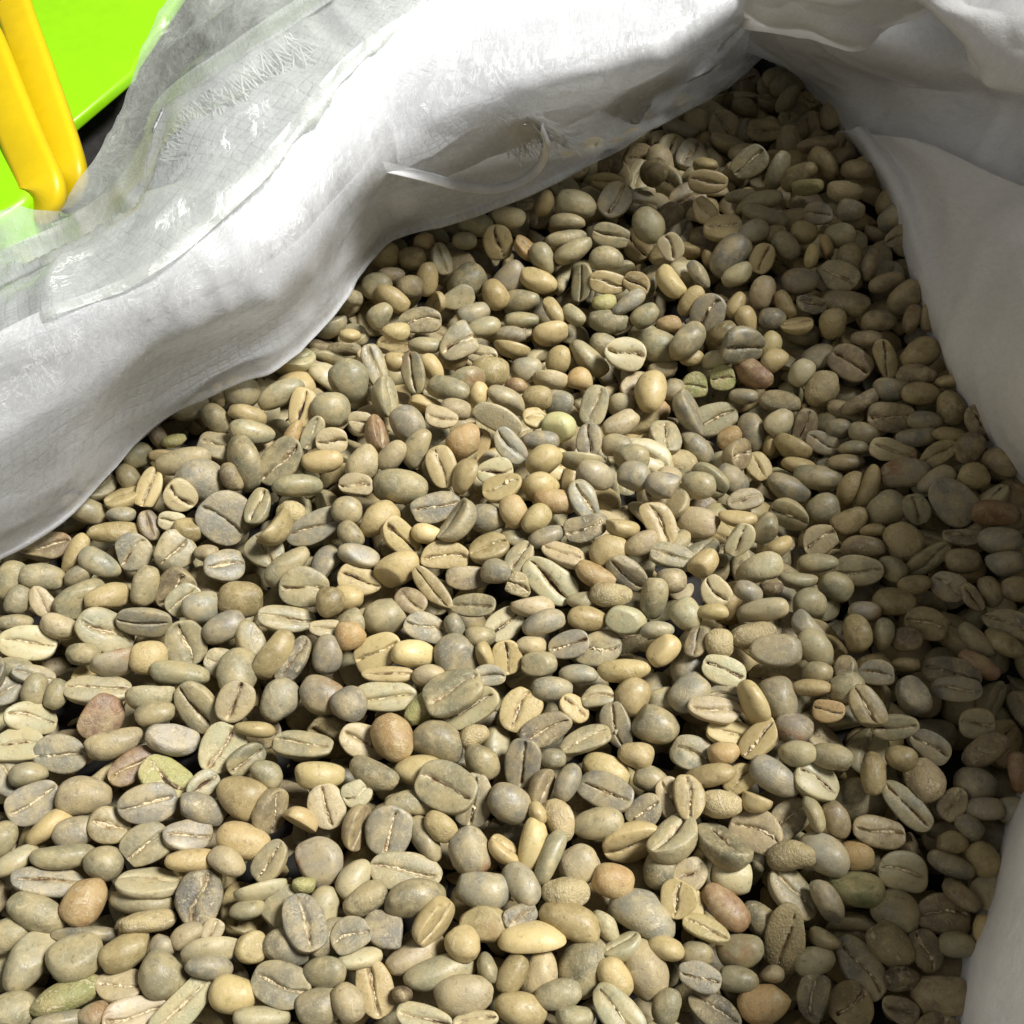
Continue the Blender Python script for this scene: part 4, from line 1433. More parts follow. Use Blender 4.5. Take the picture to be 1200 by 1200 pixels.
543,474,-132,-13,-88,43,4,93,76,43,12,
604,571,-85,-15,-35,-91,6,95,76,45,4,
600,654,-75,15,-43,87,10,79,57,37,8,
615,807,-68,63,1,-2,-76,103,77,50,12,
558,970,-88,71,-29,1,-62,101,66,60,7,
618,1109,-126,-84,18,1,-50,91,71,46,7,
584,1179,-154,-16,-41,-88,14,102,79,47,0,
562,1290,-191,9,8,97,-13,97,66,43,6,
575,1419,-242,46,-9,17,85,108,86,46,0,
579,1498,-267,18,90,33,-17,94,66,43,0,
640,-998,-99,36,92,2,3,96,69,51,4,
687,-819,-100,-15,69,-69,1,95,75,43,7,
685,-739,-90,88,-2,-9,44,92,71,47,4,
701,-660,-80,97,8,-7,-18,94,76,40,1,
660,-537,-55,-83,-6,-8,53,103,83,48,6,
689,-355,-58,6,1,-8,-98,87,68,40,1,
706,-287,-74,-69,1,6,70,78,58,34,1,
647,-170,-89,-1,20,-96,-16,98,71,49,4,
679,-59,-114,-18,-92,-31,1,80,55,36,8,
672,57,-141,4,-14,98,8,97,79,42,4,
623,144,-192,-34,-59,72,7,84,55,50,1,
656,253,-181,27,28,0,-91,98,76,43,8,
601,292,-181,-26,-5,17,94,95,66,47,6,
641,397,-142,-91,-22,13,31,87,69,43,1,
617,477,-120,-75,-4,18,-62,102,75,44,0,
668,588,-73,35,-84,34,-20,91,60,54,4,
659,678,-69,76,1,-3,64,85,66,43,1,
751,841,-62,84,-5,-7,51,81,59,40,4,
676,1002,-88,12,-39,90,-6,82,63,35,0,
684,1080,-104,-78,2,13,59,102,74,44,7,
666,1207,-141,-95,16,12,-19,105,72,49,7,
637,1301,-185,84,-4,-19,-49,90,71,40,3,
623,1409,-209,-45,34,6,81,93,71,40,7,
682,1459,-214,-38,-12,28,86,98,69,48,0,
625,1554,-255,67,39,59,-16,98,78,52,0,
739,-1000,-79,14,95,-12,20,85,62,42,6,
752,-828,-75,-81,5,14,-54,96,69,51,0,
734,-760,-71,-50,17,-26,80,81,63,41,7,
832,-654,-50,-11,-10,-1,98,89,73,46,12,
786,-522,-50,-9,68,-71,-3,90,63,43,0,
756,-387,-55,93,-6,-2,34,85,70,40,0,
779,-320,-53,-15,-2,-98,5,92,69,45,4,
791,-165,-63,2,-28,-89,-34,72,54,32,7,
707,-111,-88,13,72,67,6,92,65,44,6,
749,-26,-90,-23,-77,-58,-4,102,76,45,8,
740,109,-114,-78,-33,-20,-47,74,52,39,6,
718,206,-140,48,14,80,30,90,69,41,0,
743,266,-127,11,-30,-9,93,107,79,46,1,
758,421,-87,-9,95,-8,24,99,75,48,1,
710,480,-80,-48,25,-72,41,98,80,52,1,
741,651,-59,34,-85,37,-8,93,67,43,0,
779,707,-50,-2,89,-44,-5,105,81,48,12,
822,853,-50,-98,0,9,12,85,58,44,3,
768,978,-64,11,-53,83,4,91,70,42,7,
816,1113,-78,96,-6,-19,-12,97,70,42,0,
736,1219,-104,-9,10,-26,95,93,74,50,7,
727,1278,-127,40,-29,64,-57,102,80,43,1,
753,1397,-164,81,-21,-14,50,97,75,44,1,
743,1488,-179,-4,-59,-74,-27,97,73,51,1,
945,-627,-9,6,86,43,24,101,76,49,6,
834,-582,-46,2,41,89,16,85,60,41,0,
822,-382,-44,0,75,63,12,89,62,42,0,
846,-305,-38,24,62,72,11,91,60,55,8,
862,-222,-33,-19,30,-79,48,106,74,53,6,
825,-102,-50,-10,61,-77,10,85,70,46,3,
825,39,-65,63,16,-28,-70,90,68,46,8,
799,106,-87,-6,-27,5,95,97,71,45,0,
837,162,-80,14,9,98,2,84,65,40,4,
871,230,-50,-17,-26,3,94,105,85,55,0,
823,392,-62,19,-70,-66,-14,96,70,42,1,
834,540,-51,-69,-14,5,69,96,65,48,4,
939,658,-15,-2,97,-14,17,94,72,41,7,
845,794,-26,-12,-92,24,26,107,78,52,1,
880,889,-40,0,94,-24,21,88,69,41,1,
827,990,-54,-50,15,4,-84,80,55,39,1,
893,1187,-45,-90,14,23,-32,102,68,61,4,
841,1227,-82,23,26,90,24,78,64,37,7,
902,-307,-32,66,-12,-10,72,81,57,40,1,
931,-225,-21,-70,9,14,-68,90,67,45,6,
948,-112,1,-63,-41,-43,-47,95,73,50,8,
956,-20,-11,-77,14,21,-57,99,76,51,12,
911,169,-39,54,14,-13,-81,78,57,34,0,
941,250,-16,10,-84,-51,6,90,67,45,1,
968,325,1,32,-93,7,-12,101,82,53,4,
932,385,-23,-89,5,21,-39,101,79,48,4,
1054,56,22,94,4,-21,-24,85,69,38,4,
-1043,-232,-128,80,24,-9,-53,106,77,52,1,
-991,-91,-136,15,3,-1,98,97,74,46,12,
-937,-587,-128,0,95,-3,-28,97,74,43,12,
-893,-521,-134,19,-38,87,-21,84,66,39,0,
-975,-374,-124,1,16,79,57,102,68,61,12,
-980,-306,-130,28,-92,18,-15,102,73,51,3,
-911,-225,-84,-37,-43,-78,-22,98,79,49,7,
-929,-149,-116,43,-11,88,6,100,76,53,0,
-944,-39,-136,3,83,-54,7,77,61,36,6,
-856,-910,-121,-47,-64,58,-8,90,69,46,12,
-765,-793,-125,-61,41,27,-61,78,63,41,7,
-800,-693,-127,25,-91,2,-31,89,64,43,0,
-782,-642,-122,-62,-12,49,-58,96,71,44,0,
-771,-530,-130,-6,-77,-62,7,108,87,56,6,
-811,-452,-111,6,-28,3,-95,96,75,44,8,
-896,-296,-129,-78,57,4,-20,86,57,51,7,
-764,-203,-134,-27,-76,-57,-11,86,62,38,7,
-818,-95,-134,-10,-4,-5,-98,100,78,45,0,
-829,34,-110,15,-11,-86,45,108,87,55,6,
-858,101,-88,13,49,-81,-24,83,57,41,4,
-736,-945,-137,-26,-3,-1,96,108,77,53,1,
-676,-814,-94,35,-12,-2,-92,87,60,38,1,
-673,-715,-127,78,22,-38,-43,85,62,40,7,
-732,-668,-99,-69,-68,-16,-15,91,74,46,4,
-693,-482,-123,-52,-84,4,-8,108,79,49,0,
-690,-379,-127,88,39,-2,-25,93,64,41,6,
-661,-327,-126,-23,53,-79,-15,99,67,45,4,
-648,-249,-120,-28,-72,-31,-53,92,74,49,4,
-732,-74,-132,2,-2,3,-99,91,64,41,7,
-760,-23,-103,-85,-13,30,40,97,74,51,12,
-737,130,-88,39,80,11,41,106,80,52,4,
-747,247,-92,54,-2,-10,-82,93,70,46,6,
-658,-918,-101,3,74,-66,-3,101,75,52,4,
-574,-877,-129,13,91,27,-26,90,65,41,0,
-628,-670,-140,55,3,2,-82,91,74,43,7,
-596,-631,-99,21,-46,-84,-9,93,76,45,0,
-662,-527,-137,-24,-4,-1,96,77,61,42,1,
-584,-394,-129,19,-78,52,-24,103,76,55,7,
-579,-246,-134,0,99,3,-7,94,69,42,1,
-655,-120,-123,-43,-72,-36,-37,96,65,51,0,
-658,-53,-113,7,5,-50,85,93,71,41,1,
-610,76,-118,7,44,88,5,76,61,39,3,
-623,169,-95,-97,-8,7,-14,99,79,43,6,
-662,326,-80,-16,-5,-98,-1,81,63,38,6,
-497,-1001,-125,-22,-18,88,-35,97,67,45,3,
-547,-808,-135,99,0,3,5,108,82,50,0,
-536,-736,-133,-3,-19,-93,27,95,71,41,1,
-546,-599,-126,-69,11,-34,62,89,61,41,1,
-513,-497,-134,-6,22,79,-56,72,52,34,3,
-515,-363,-86,15,-90,-31,23,99,70,50,4,
-532,-275,-81,11,67,-71,-9,88,71,38,3,
-505,-236,-108,98,12,-6,9,96,72,43,12,
-462,-120,-126,-66,7,-27,69,91,63,38,8,
-544,57,-98,-13,-19,93,-26,88,62,47,4,
-519,176,-52,-4,36,-14,91,102,73,46,12,
-534,355,-42,18,-47,-85,5,83,63,44,4,
-549,406,-79,26,78,53,16,97,64,58,1,
-371,-994,-136,-98,1,-4,-11,81,65,43,0,
-428,-830,-130,-22,56,-77,18,105,82,49,0,
-386,-759,-107,9,-6,7,98,106,82,47,6,
-403,-684,-120,-10,-88,-16,42,88,63,42,4,
-354,-553,-128,32,-81,47,-5,103,74,47,6,
-388,-440,-137,99,0,-3,3,89,72,42,6,
-452,-288,-107,-11,-2,98,-1,108,82,46,0,
-436,-219,-89,-22,-82,49,11,90,70,43,0,
-412,-166,-121,-9,2,96,23,104,78,50,7,
-422,5,-104,-4,-21,-95,17,99,77,42,0,
-394,81,-99,-28,-2,-7,95,90,66,39,12,
-448,216,-78,-59,1,-1,-79,93,75,45,0,
-341,356,-79,41,85,0,30,100,69,51,6,
-383,466,-65,-11,-7,-90,-39,89,68,48,0,
-437,506,-79,-23,-87,-31,28,94,62,57,8,
-250,-835,-131,61,22,16,73,85,67,42,0,
-300,-756,-105,27,85,-39,-20,98,69,43,12,
-344,-643,-136,-94,1,3,31,93,76,47,12,
-320,-458,-123,-30,32,-85,26,83,67,37,0,
-304,-296,-124,46,25,26,80,94,73,41,6,
-342,-223,-137,93,3,1,-34,86,65,37,6,
-340,-95,-109,-92,31,3,-17,90,72,47,1,
-289,-11,-97,22,60,71,25,96,71,47,8,
-281,82,-87,-87,-7,6,-47,88,63,46,4,
-251,253,-82,-70,31,-28,56,87,66,43,7,
-302,385,-115,-92,14,-10,32,87,61,38,4,
-274,491,-131,15,-17,-47,-84,91,69,47,12,
-276,528,-95,-7,-10,-98,-7,87,61,45,3,
-228,616,-141,-79,-41,-27,-34,82,62,42,12,
-296,721,-130,97,-13,11,1,85,69,41,1,
-246,-906,-118,-62,59,17,-46,88,71,45,4,
-182,-778,-128,-15,13,-91,33,91,69,48,7,
-231,-604,-120,9,-61,68,38,104,76,51,12,
-264,-552,-107,53,20,-81,-6,85,59,41,6,
-269,-423,-137,-22,68,68,-13,94,65,41,6,
-181,-306,-136,93,2,0,-35,81,60,40,4,
-196,-203,-126,-94,-5,6,-29,97,67,47,6,
-153,-143,-91,-4,70,69,-6,87,70,41,6,
-238,25,-86,39,27,22,84,97,64,58,1,
-213,77,-90,44,3,-8,88,77,57,34,0,
-205,267,-89,-57,-31,71,22,87,63,41,0,
-213,322,-118,-13,14,16,96,72,50,35,1,
-159,415,-114,-15,98,4,4,98,67,46,0,
-187,466,-139,23,4,34,-90,103,81,51,1,
-161,652,-161,-97,-17,-10,9,93,76,40,4,
-177,651,-113,4,3,31,-94,83,63,45,1,
-250,775,-118,-63,6,17,-74,98,73,52,6,
-115,-923,-136,-99,0,-4,-6,93,74,49,4,
-99,-801,-124,9,26,95,-3,106,85,57,0,
-151,-705,-136,-32,1,0,94,97,71,44,0,
-123,-621,-99,12,-38,-89,17,108,82,56,0,
-97,-593,-145,57,-3,-2,-81,79,60,36,0,
-97,-481,-115,-4,45,-20,86,89,66,46,1,
-106,-285,-130,-27,1,-3,95,97,67,46,1,
-160,-260,-114,-31,22,-27,-87,92,63,49,8,
-81,-78,-80,-1,1,-60,79,108,80,56,0,
-134,-20,-55,-96,-12,14,16,94,76,44,12,
-148,72,-74,3,-13,-82,-53,93,70,43,1,
-104,273,-93,53,-16,-59,-57,97,75,41,7,
-77,389,-155,-11,23,-36,89,102,79,54,1,
-24,418,-203,-13,-49,-83,16,82,59,44,1,
-125,514,-159,83,-47,14,-23,91,72,43,12,
-77,590,-184,-50,-3,-26,-81,80,58,39,1,
-84,700,-131,29,38,83,26,94,73,47,4,
-82,778,-93,44,32,40,72,101,70,52,1,
-71,935,-84,-8,-94,-28,5,90,59,54,7,
32,-1005,-113,59,54,-37,45,88,71,42,1,
-17,-849,-127,-37,6,-3,-91,98,64,59,6,
26,-576,-143,-95,1,3,29,77,59,34,4,
6,-470,-96,-16,-40,-86,-23,95,65,48,0,
-50,-396,-132,-29,-8,10,94,94,67,49,1,
-32,-341,-99,28,-51,-78,18,84,64,38,0,
-50,-251,-83,7,88,-44,-8,95,68,48,3,
-30,-159,-94,-13,-75,-57,28,95,77,50,6,
-14,45,-65,-49,-27,12,-81,88,67,42,6,
32,156,-79,69,65,-16,-22,96,74,48,6,
-8,280,-137,-26,-95,13,-6,85,66,45,1,
46,369,-147,-61,-43,-62,-20,83,65,44,0,
42,386,-207,-12,-96,17,16,86,63,43,7,
-16,501,-227,16,-96,20,2,87,64,38,3,
24,594,-193,21,-91,-12,30,84,59,37,4,
-17,676,-153,-4,-10,96,-22,93,70,47,3,
4,777,-103,-31,66,67,-9,84,63,44,4,
31,992,-65,17,-55,75,-30,87,66,44,1,
110,-986,-107,11,31,-88,-33,102,75,54,7,
80,-842,-139,61,-6,14,-76,72,49,36,1,
149,-735,-104,-52,12,-2,83,91,71,43,4,
98,-598,-135,-8,6,99,1,96,78,45,0,
149,-520,-92,-13,0,-8,-98,92,66,44,0,
77,-451,-132,10,-13,98,2,88,60,43,0,
68,-377,-118,68,41,-38,-44,96,71,47,0,
93,-194,-109,-93,-10,11,-31,85,58,37,0,
131,-145,-45,7,-64,-74,13,91,69,47,0,
72,-67,-58,61,-46,-52,-34,91,62,43,12,
112,121,-92,40,-1,21,88,95,68,43,6,
170,258,-159,-6,-71,-29,63,88,64,46,7,
104,342,-181,-79,-12,-2,59,91,74,49,7,
136,415,-194,-7,27,-95,-2,97,71,46,1,
88,599,-162,12,-84,-16,48,102,75,52,0,
80,671,-138,-91,9,-12,37,99,76,43,1,
80,855,-76,-19,22,87,-36,100,77,42,1,
92,988,-55,-88,9,-6,-44,80,63,35,3,
71,1099,-104,-8,-45,56,-68,88,66,42,0,
218,-956,-138,90,1,3,-41,94,69,42,3,
227,-835,-126,6,-5,36,92,108,77,47,0,
221,-758,-129,-20,-87,38,18,106,83,48,0,
168,-592,-114,24,-61,-33,66,93,66,45,8,
210,-506,-114,18,-30,-57,73,96,69,43,3,
220,-442,-120,5,-95,-23,-17,88,63,42,6,
151,-337,-88,-78,-20,10,57,91,68,45,7,
127,-252,-117,-36,3,15,-91,85,65,36,6,
200,-113,-55,96,12,-15,17,103,68,62,4,
185,64,-63,-85,-35,31,21,105,69,63,3,
229,171,-124,35,-9,12,-91,96,71,42,1,
205,433,-180,37,-3,-92,9,93,74,48,7,
186,514,-189,-13,-50,68,-51,89,62,42,0,
212,579,-162,-6,-68,-72,3,90,64,44,8,
142,708,-114,-21,46,-82,22,101,69,54,7,
155,827,-71,75,22,-40,-46,93,73,49,1,
160,1002,-61,4,-78,-61,-2,94,71,50,0,
199,1020,-108,-9,-19,96,-12,81,60,35,1,
167,1151,-130,14,48,-83,-21,91,73,42,0,
283,-920,-131,-57,81,9,5,76,57,35,1,
305,-877,-126,-92,-32,8,-13,88,70,38,12,
318,-775,-106,9,38,-90,11,80,62,40,4,
334,-653,-111,-39,-54,22,70,87,63,45,6,
258,-488,-119,-8,-20,-83,49,80,56,39,1,
288,-453,-105,4,-10,77,61,79,61,35,1,
262,-365,-66,-86,7,15,-46,97,67,45,1,
284,-272,-79,-39,88,9,20,88,61,43,4,
271,-58,-48,16,-8,-94,27,108,79,56,1,
365,122,-93,47,-2,0,-87,88,67,45,0,
302,171,-150,14,-92,-34,3,90,69,45,0,
303,253,-204,5,10,-90,40,97,70,50,12,
320,348,-200,35,-85,37,7,88,69,45,1,
286,407,-183,8,-24,90,-32,108,75,55,1,
296,476,-207,-77,-25,-7,57,91,65,44,1,
317,572,-121,-74,0,29,58,95,73,47,6,
218,638,-115,-32,-70,62,-2,92,66,46,3,
254,782,-84,11,-67,-72,-11,106,75,47,7,
274,873,-80,-27,-51,-79,-17,89,61,43,0,
301,995,-58,-2,26,-86,43,102,67,61,0,
315,1122,-122,-58,-15,-2,79,108,87,55,4,
300,1197,-143,40,-82,-20,34,96,77,44,0,
357,-910,-133,30,-93,-12,13,81,58,43,12,
406,-888,-102,22,15,-21,93,86,68,37,4,
391,-687,-105,-60,70,28,23,100,81,49,6,
400,-592,-71,88,-13,1,-43,95,77,46,0,
348,-549,-108,4,71,-61,31,83,64,44,1,
334,-488,-97,47,85,-13,16,83,67,36,6,
379,-365,-81,16,-32,92,4,75,61,32,1,
453,-246,-60,42,-4,7,89,85,59,46,12,
361,-46,-74,-14,-18,-11,-96,98,78,44,6,
436,30,-123,-6,-96,12,-18,82,62,42,7,
375,153,-170,-21,-11,-10,-96,92,72,45,7,
433,261,-179,-20,-40,-32,-82,95,63,57,1,
398,324,-187,12,-4,19,-96,99,78,45,6,
350,418,-211,-29,-93,5,-18,81,60,38,0,
357,505,-159,46,-18,5,86,88,63,42,1,
379,719,-90,-15,43,-87,-9,79,58,34,8,
424,774,-82,-90,0,2,42,97,68,49,3,
386,927,-93,87,-2,-11,-47,90,62,44,8,
400,1079,-132,39,-7,15,90,89,66,44,0,
380,1215,-148,63,71,4,26,92,73,40,0,
411,1270,-169,-15,-18,84,46,92,75,48,0,
523,-939,-132,81,-2,-8,56,82,57,38,4,
507,-871,-124,-5,-81,-56,-3,96,63,58,7,
476,-694,-116,6,-36,-91,-15,85,68,40,4,
496,-640,-96,-46,82,-31,5,92,65,44,6,
471,-581,-62,11,-25,-45,84,95,75,49,6,
492,-441,-60,17,17,1,-96,79,63,40,7,
519,-242,-62,13,11,-88,41,87,64,45,1,
497,-149,-70,75,27,15,56,93,68,42,12,
517,-7,-99,-20,-75,-61,-9,89,65,38,6,
496,3,-148,-16,-8,-26,-94,91,69,47,8,
459,151,-178,85,40,-7,30,95,66,43,7,
512,212,-192,-7,-90,-40,5,93,61,56,4,
501,278,-206,-31,-75,-47,31,99,77,48,0,
497,376,-194,95,17,6,21,78,63,38,1,
467,494,-154,93,25,-3,-23,105,74,47,7,
426,541,-118,-51,40,15,73,81,66,38,0,
459,721,-47,-24,-94,11,17,95,77,40,12,
474,797,-44,-87,-19,-11,42,102,77,53,8,
450,904,-89,-1,77,-62,-2,90,66,44,8,
484,1149,-109,-18,-96,14,10,92,69,40,4,
543,1123,-139,-6,-88,45,-3,92,63,44,0,
460,1233,-162,-10,-72,-67,-2,85,65,44,6,
502,1338,-211,-97,14,-2,16,84,59,43,1,
516,-992,-98,56,-7,-66,48,97,74,49,4,
564,-811,-125,3,-12,-3,98,92,68,47,0,
616,-717,-92,94,-27,10,8,86,61,40,6,
625,-658,-74,-62,22,-12,73,91,72,41,3,
515,-501,-55,7,-96,19,-9,88,61,44,7,
588,-441,-1,73,-67,-9,3,87,58,52,0,
581,-314,-57,7,45,87,-11,91,64,42,3,
563,-156,-89,-46,3,-3,-88,104,73,44,7,
569,-35,-97,-1,90,41,-3,81,60,39,7,
611,0,-145,-11,12,-19,-96,98,80,44,6,
554,165,-179,89,-39,11,-15,78,55,39,7,
593,206,-198,97,-11,16,0,90,61,46,6,
533,319,-199,8,-51,-72,45,87,61,44,0,
542,413,-156,-23,-14,16,94,97,77,42,3,
554,532,-106,3,-97,19,8,98,72,50,8,
536,607,-97,-82,-15,0,54,84,64,43,12,
533,743,-73,98,4,-9,13,94,67,48,0,
559,821,-50,-75,42,45,-21,101,72,50,1,
577,887,-81,76,-12,4,63,88,62,41,3,
606,1038,-101,-21,22,-82,45,87,60,46,4,
618,1244,-117,71,60,-30,-16,88,58,53,4,
605,1244,-171,-6,15,-29,-93,87,60,45,4,
574,1356,-202,94,17,-4,-24,96,78,52,7,
590,1510,-217,-81,-54,2,-17,84,60,41,0,
693,-943,-96,-98,-1,15,6,95,74,42,0,
647,-891,-99,2,2,38,-91,89,69,42,3,
649,-619,-44,-38,-33,83,19,92,72,47,4,
713,-528,-27,10,93,20,-25,92,71,42,8,
724,-455,-46,7,-56,81,9,91,67,44,1,
645,-291,-57,8,-75,61,17,95,74,42,1,
676,-222,-68,-36,-30,87,2,87,71,46,1,
630,-46,-76,39,-75,50,-13,108,78,55,3,
698,7,-119,43,7,7,-88,87,62,38,6,
664,108,-161,-23,4,27,-92,73,48,44,4,
665,176,-175,-1,58,80,-5,90,73,40,1,
650,327,-145,-10,97,-13,-14,98,73,52,7,
660,432,-107,93,-31,9,13,85,62,44,6,
666,526,-88,-99,1,-5,-3,88,67,42,6,
708,733,-61,79,3,3,-59,87,71,46,4,
689,841,-67,-6,29,-94,-10,77,60,33,12,
706,914,-65,16,68,70,-5,97,68,51,0,
743,1102,-95,-2,-59,76,-24,87,60,41,7,
701,1155,-116,-20,1,-96,12,87,63,41,6,
670,1282,-143,-87,-10,-20,-42,95,74,50,0,
684,1405,-178,36,-76,-45,-24,99,73,52,3,
651,1507,-182,46,10,1,-87,94,72,47,7,
686,1584,-255,12,-77,58,-18,88,66,38,0,
777,-952,-69,27,-92,-1,-23,88,68,41,0,
820,-888,-54,-17,-22,-92,24,96,74,41,7,
832,-728,-53,-11,-47,-86,-8,86,70,37,4,
770,-622,-62,-96,-4,12,-22,85,58,45,4,
769,-586,-25,-23,-96,1,-11,97,74,51,1,
797,-453,-50,-99,-1,4,-2,92,63,42,0,
735,-303,-28,-97,6,14,-10,108,82,47,7,
802,-257,-63,-62,13,3,-76,81,63,36,1,
768,-106,-78,61,-17,-3,76,90,62,45,0,
758,57,-85,-88,-15,35,-24,102,74,54,7,
682,160,-101,-63,4,12,75,97,68,45,1,
785,210,-94,30,-91,-7,-23,100,68,46,1,
710,315,-120,-32,-10,31,88,90,65,39,0,
695,403,-73,16,-90,-37,-5,94,75,41,0,
760,551,-66,-32,93,11,3,95,69,40,4,
807,617,-49,-4,-75,-64,3,92,65,45,0,
838,737,-42,8,-37,-89,21,83,57,38,6,
772,784,-52,13,-12,96,16,96,72,41,1,
801,925,-43,-54,-14,9,-81,99,81,47,1,
789,1051,-68,-24,-41,-87,6,86,69,45,7,
768,1183,-80,96,17,18,1,96,74,47,1,
883,1371,-75,-40,8,-33,84,95,66,51,1,
791,1421,-124,25,26,-7,92,88,71,40,1,
766,1538,-176,29,-23,-66,64,84,67,37,1,
859,-615,-6,95,-1,18,-23,108,82,58,1,
922,-493,-13,-8,-57,-79,-17,95,63,57,8,
865,-440,-29,-61,10,-7,77,97,69,47,0,
829,-275,15,-16,-95,8,23,106,81,56,7,
852,-166,-32,-74,9,41,50,91,75,45,1,
840,-40,-62,-14,-35,-88,27,80,58,40,8,
868,94,-49,-12,-55,-80,-15,91,65,46,6,
837,166,-33,11,-40,-87,21,98,77,50,4,
811,267,-67,86,-21,-40,-18,93,75,47,6,
837,468,-41,-13,9,-26,94,103,76,49,4,
902,532,-31,-34,-13,5,92,93,65,42,4,
879,612,-36,67,13,-7,-71,100,72,52,8,
909,715,-21,35,88,26,15,93,66,44,8,
922,786,-21,-2,91,-33,23,78,61,40,0,
911,967,-25,-97,1,19,-5,103,76,48,12,
963,1094,0,53,4,80,25,98,70,52,1,
904,1317,-54,-54,73,17,35,90,71,47,0,
962,-309,-9,9,29,94,7,88,63,39,1,
974,-179,-2,14,-12,-3,97,79,52,48,4,
1086,-80,40,-27,21,4,-93,100,73,48,0,
1035,-13,16,-29,21,4,-92,91,74,46,7,
968,112,-1,52,-65,25,-47,90,59,54,6,
957,184,3,26,-95,-5,5,104,69,63,0,
990,440,6,-7,42,-89,13,90,73,47,0,
1031,122,14,-21,-21,4,94,87,64,43,7,
-1026,-312,-105,68,-7,-36,62,82,66,44,4,
-1096,-54,-122,-54,51,64,-10,89,70,45,4,
-878,-585,-115,-57,-45,10,66,87,60,45,0,
-894,-480,-107,10,-7,95,-26,84,61,36,3,
-999,-430,-116,6,62,42,64,104,78,55,0,
-910,-352,-97,-45,-86,-17,8,100,70,46,0,
-1017,-158,-103,-66,13,-4,72,89,72,41,0,
-966,-102,-101,-52,10,-7,83,76,52,35,0,
-987,15,-133,-4,-17,94,27,84,63,36,7,
-793,-897,-120,-43,60,66,7,96,79,42,3,
-878,-828,-126,-79,28,-25,47,93,71,40,0,
-838,-735,-127,80,-58,4,9,83,57,40,1,
-866,-695,-109,47,28,52,-64,99,79,42,6,
-833,-523,-94,0,43,87,-19,95,76,42,12,
-828,-326,-120,-68,68,-21,10,101,79,51,0,
-820,-259,-137,-76,2,-2,-63,90,69,45,1,
-791,-77,-88,-35,-75,37,40,91,73,49,7,
-834,-30,-91,-96,-11,1,-20,82,59,36,0,
-817,65,-76,27,92,24,-9,91,65,41,0,
-810,-995,-107,92,8,19,32,85,67,38,1,
-689,-544,-105,13,-97,14,-8,96,74,41,6,
-716,-434,-135,81,54,15,4,93,61,56,6,
-752,-330,-143,-97,-11,4,16,89,69,43,4,
-770,-149,-97,-4,-14,-86,-47,95,72,51,1,
-714,-95,-96,96,17,16,-7,98,77,46,0,
-768,72,-111,-85,40,29,9,75,52,39,6,
-699,288,-70,11,36,91,14,90,62,41,4,
-576,-957,-89,-2,17,-95,-22,90,73,39,12,
-619,-853,-89,16,70,-68,0,104,83,50,12,
-606,-708,-100,9,66,-73,10,89,64,39,12,
-623,-374,-99,32,-30,87,17,81,64,36,8,
-574,-333,-89,-20,-21,43,-84,96,75,42,4,
-578,-216,-94,9,20,95,-18,89,59,54,8,
-610,-136,-86,-47,-24,-5,-84,107,71,64,7,
-655,19,-90,-7,-72,-68,-4,86,70,43,1,
-621,91,-81,-41,5,11,89,100,81,47,0,
-585,162,-53,90,-6,13,-39,93,71,48,6,
-557,336,-80,17,-5,-4,-97,78,53,41,4,
-487,-929,-134,-26,57,73,-23,84,66,38,6,
-540,-670,-140,12,-53,83,2,72,59,31,7,
-492,-652,-106,-83,3,8,-53,83,59,35,6,
-537,-517,-102,31,-77,51,-19,79,62,41,0,
-503,-458,-134,0,30,89,-31,81,61,40,0,
-545,-183,-122,24,-4,-44,85,92,67,48,6,
-528,-127,-122,59,4,-27,74,93,69,44,12,
-550,-56,-108,29,37,10,-86,95,69,42,0,
-556,285,-81,-98,-1,3,-15,72,54,38,3,
-451,376,-75,34,-82,16,-40,90,71,38,4,
-425,-953,-139,27,4,-2,-95,89,66,45,1,
-455,-865,-87,-40,-69,57,16,95,66,43,0,
-473,-772,-115,80,29,39,-32,96,74,46,1,
-361,-598,-103,-10,75,63,-8,72,54,37,1,
-468,-501,-98,84,3,-2,52,102,80,48,3,
-413,-102,-80,14,-96,-17,2,100,81,51,0,
-441,-57,-95,-36,0,-21,90,72,49,30,8,
-451,51,-70,-72,4,-10,67,92,71,41,6,
-467,146,-79,0,-21,14,96,86,60,41,6,
-360,278,-79,-11,-20,-96,-9,92,63,42,12,
-394,401,-95,10,97,3,-15,103,77,45,1,
-353,543,-131,-19,-63,70,23,73,57,31,1,
-297,-980,-126,-87,-16,-14,-42,105,80,54,3,
-270,-683,-100,-69,-13,23,66,108,85,46,4,
-307,-620,-92,23,42,-68,-53,100,66,60,1,
-348,-15,-75,90,-9,13,37,89,68,42,12,
-324,135,-79,10,-14,97,7,106,81,47,7,
-260,185,-41,93,-16,5,29,94,75,46,0,
-216,377,-129,10,52,-77,32,81,61,37,0,
-263,428,-89,33,3,-5,-93,80,64,41,0,
-346,505,-99,-18,-97,4,7,86,66,39,1,
-337,610,-101,29,-63,-69,13,93,75,47,3,
-381,675,-97,-61,-13,14,76,95,73,40,8,
-236,-1000,-130,7,92,22,-30,77,57,41,7,
-231,-809,-92,26,-26,-90,-19,92,67,48,7,
-222,-754,-113,-26,-14,58,75,97,71,42,1,
-169,-548,-94,13,98,2,9,100,73,45,1,
-197,-442,-136,-1,-31,-90,28,103,73,53,6,
-199,-295,-85,-27,80,49,17,104,85,49,1,
-200,-232,-86,6,-26,-86,41,72,51,37,1,
-162,-70,-108,-19,-8,-9,96,78,60,39,7,
-176,-11,-101,22,-51,82,-1,72,57,31,6,
-239,112,-51,-28,-82,49,2,108,76,50,0,
-165,248,-78,26,-49,10,-81,101,78,45,1,
-150,312,-98,42,13,-32,83,92,74,47,1,
-131,540,-113,7,65,-62,42,86,70,46,6,
-176,601,-151,-13,88,-44,4,72,50,32,7,
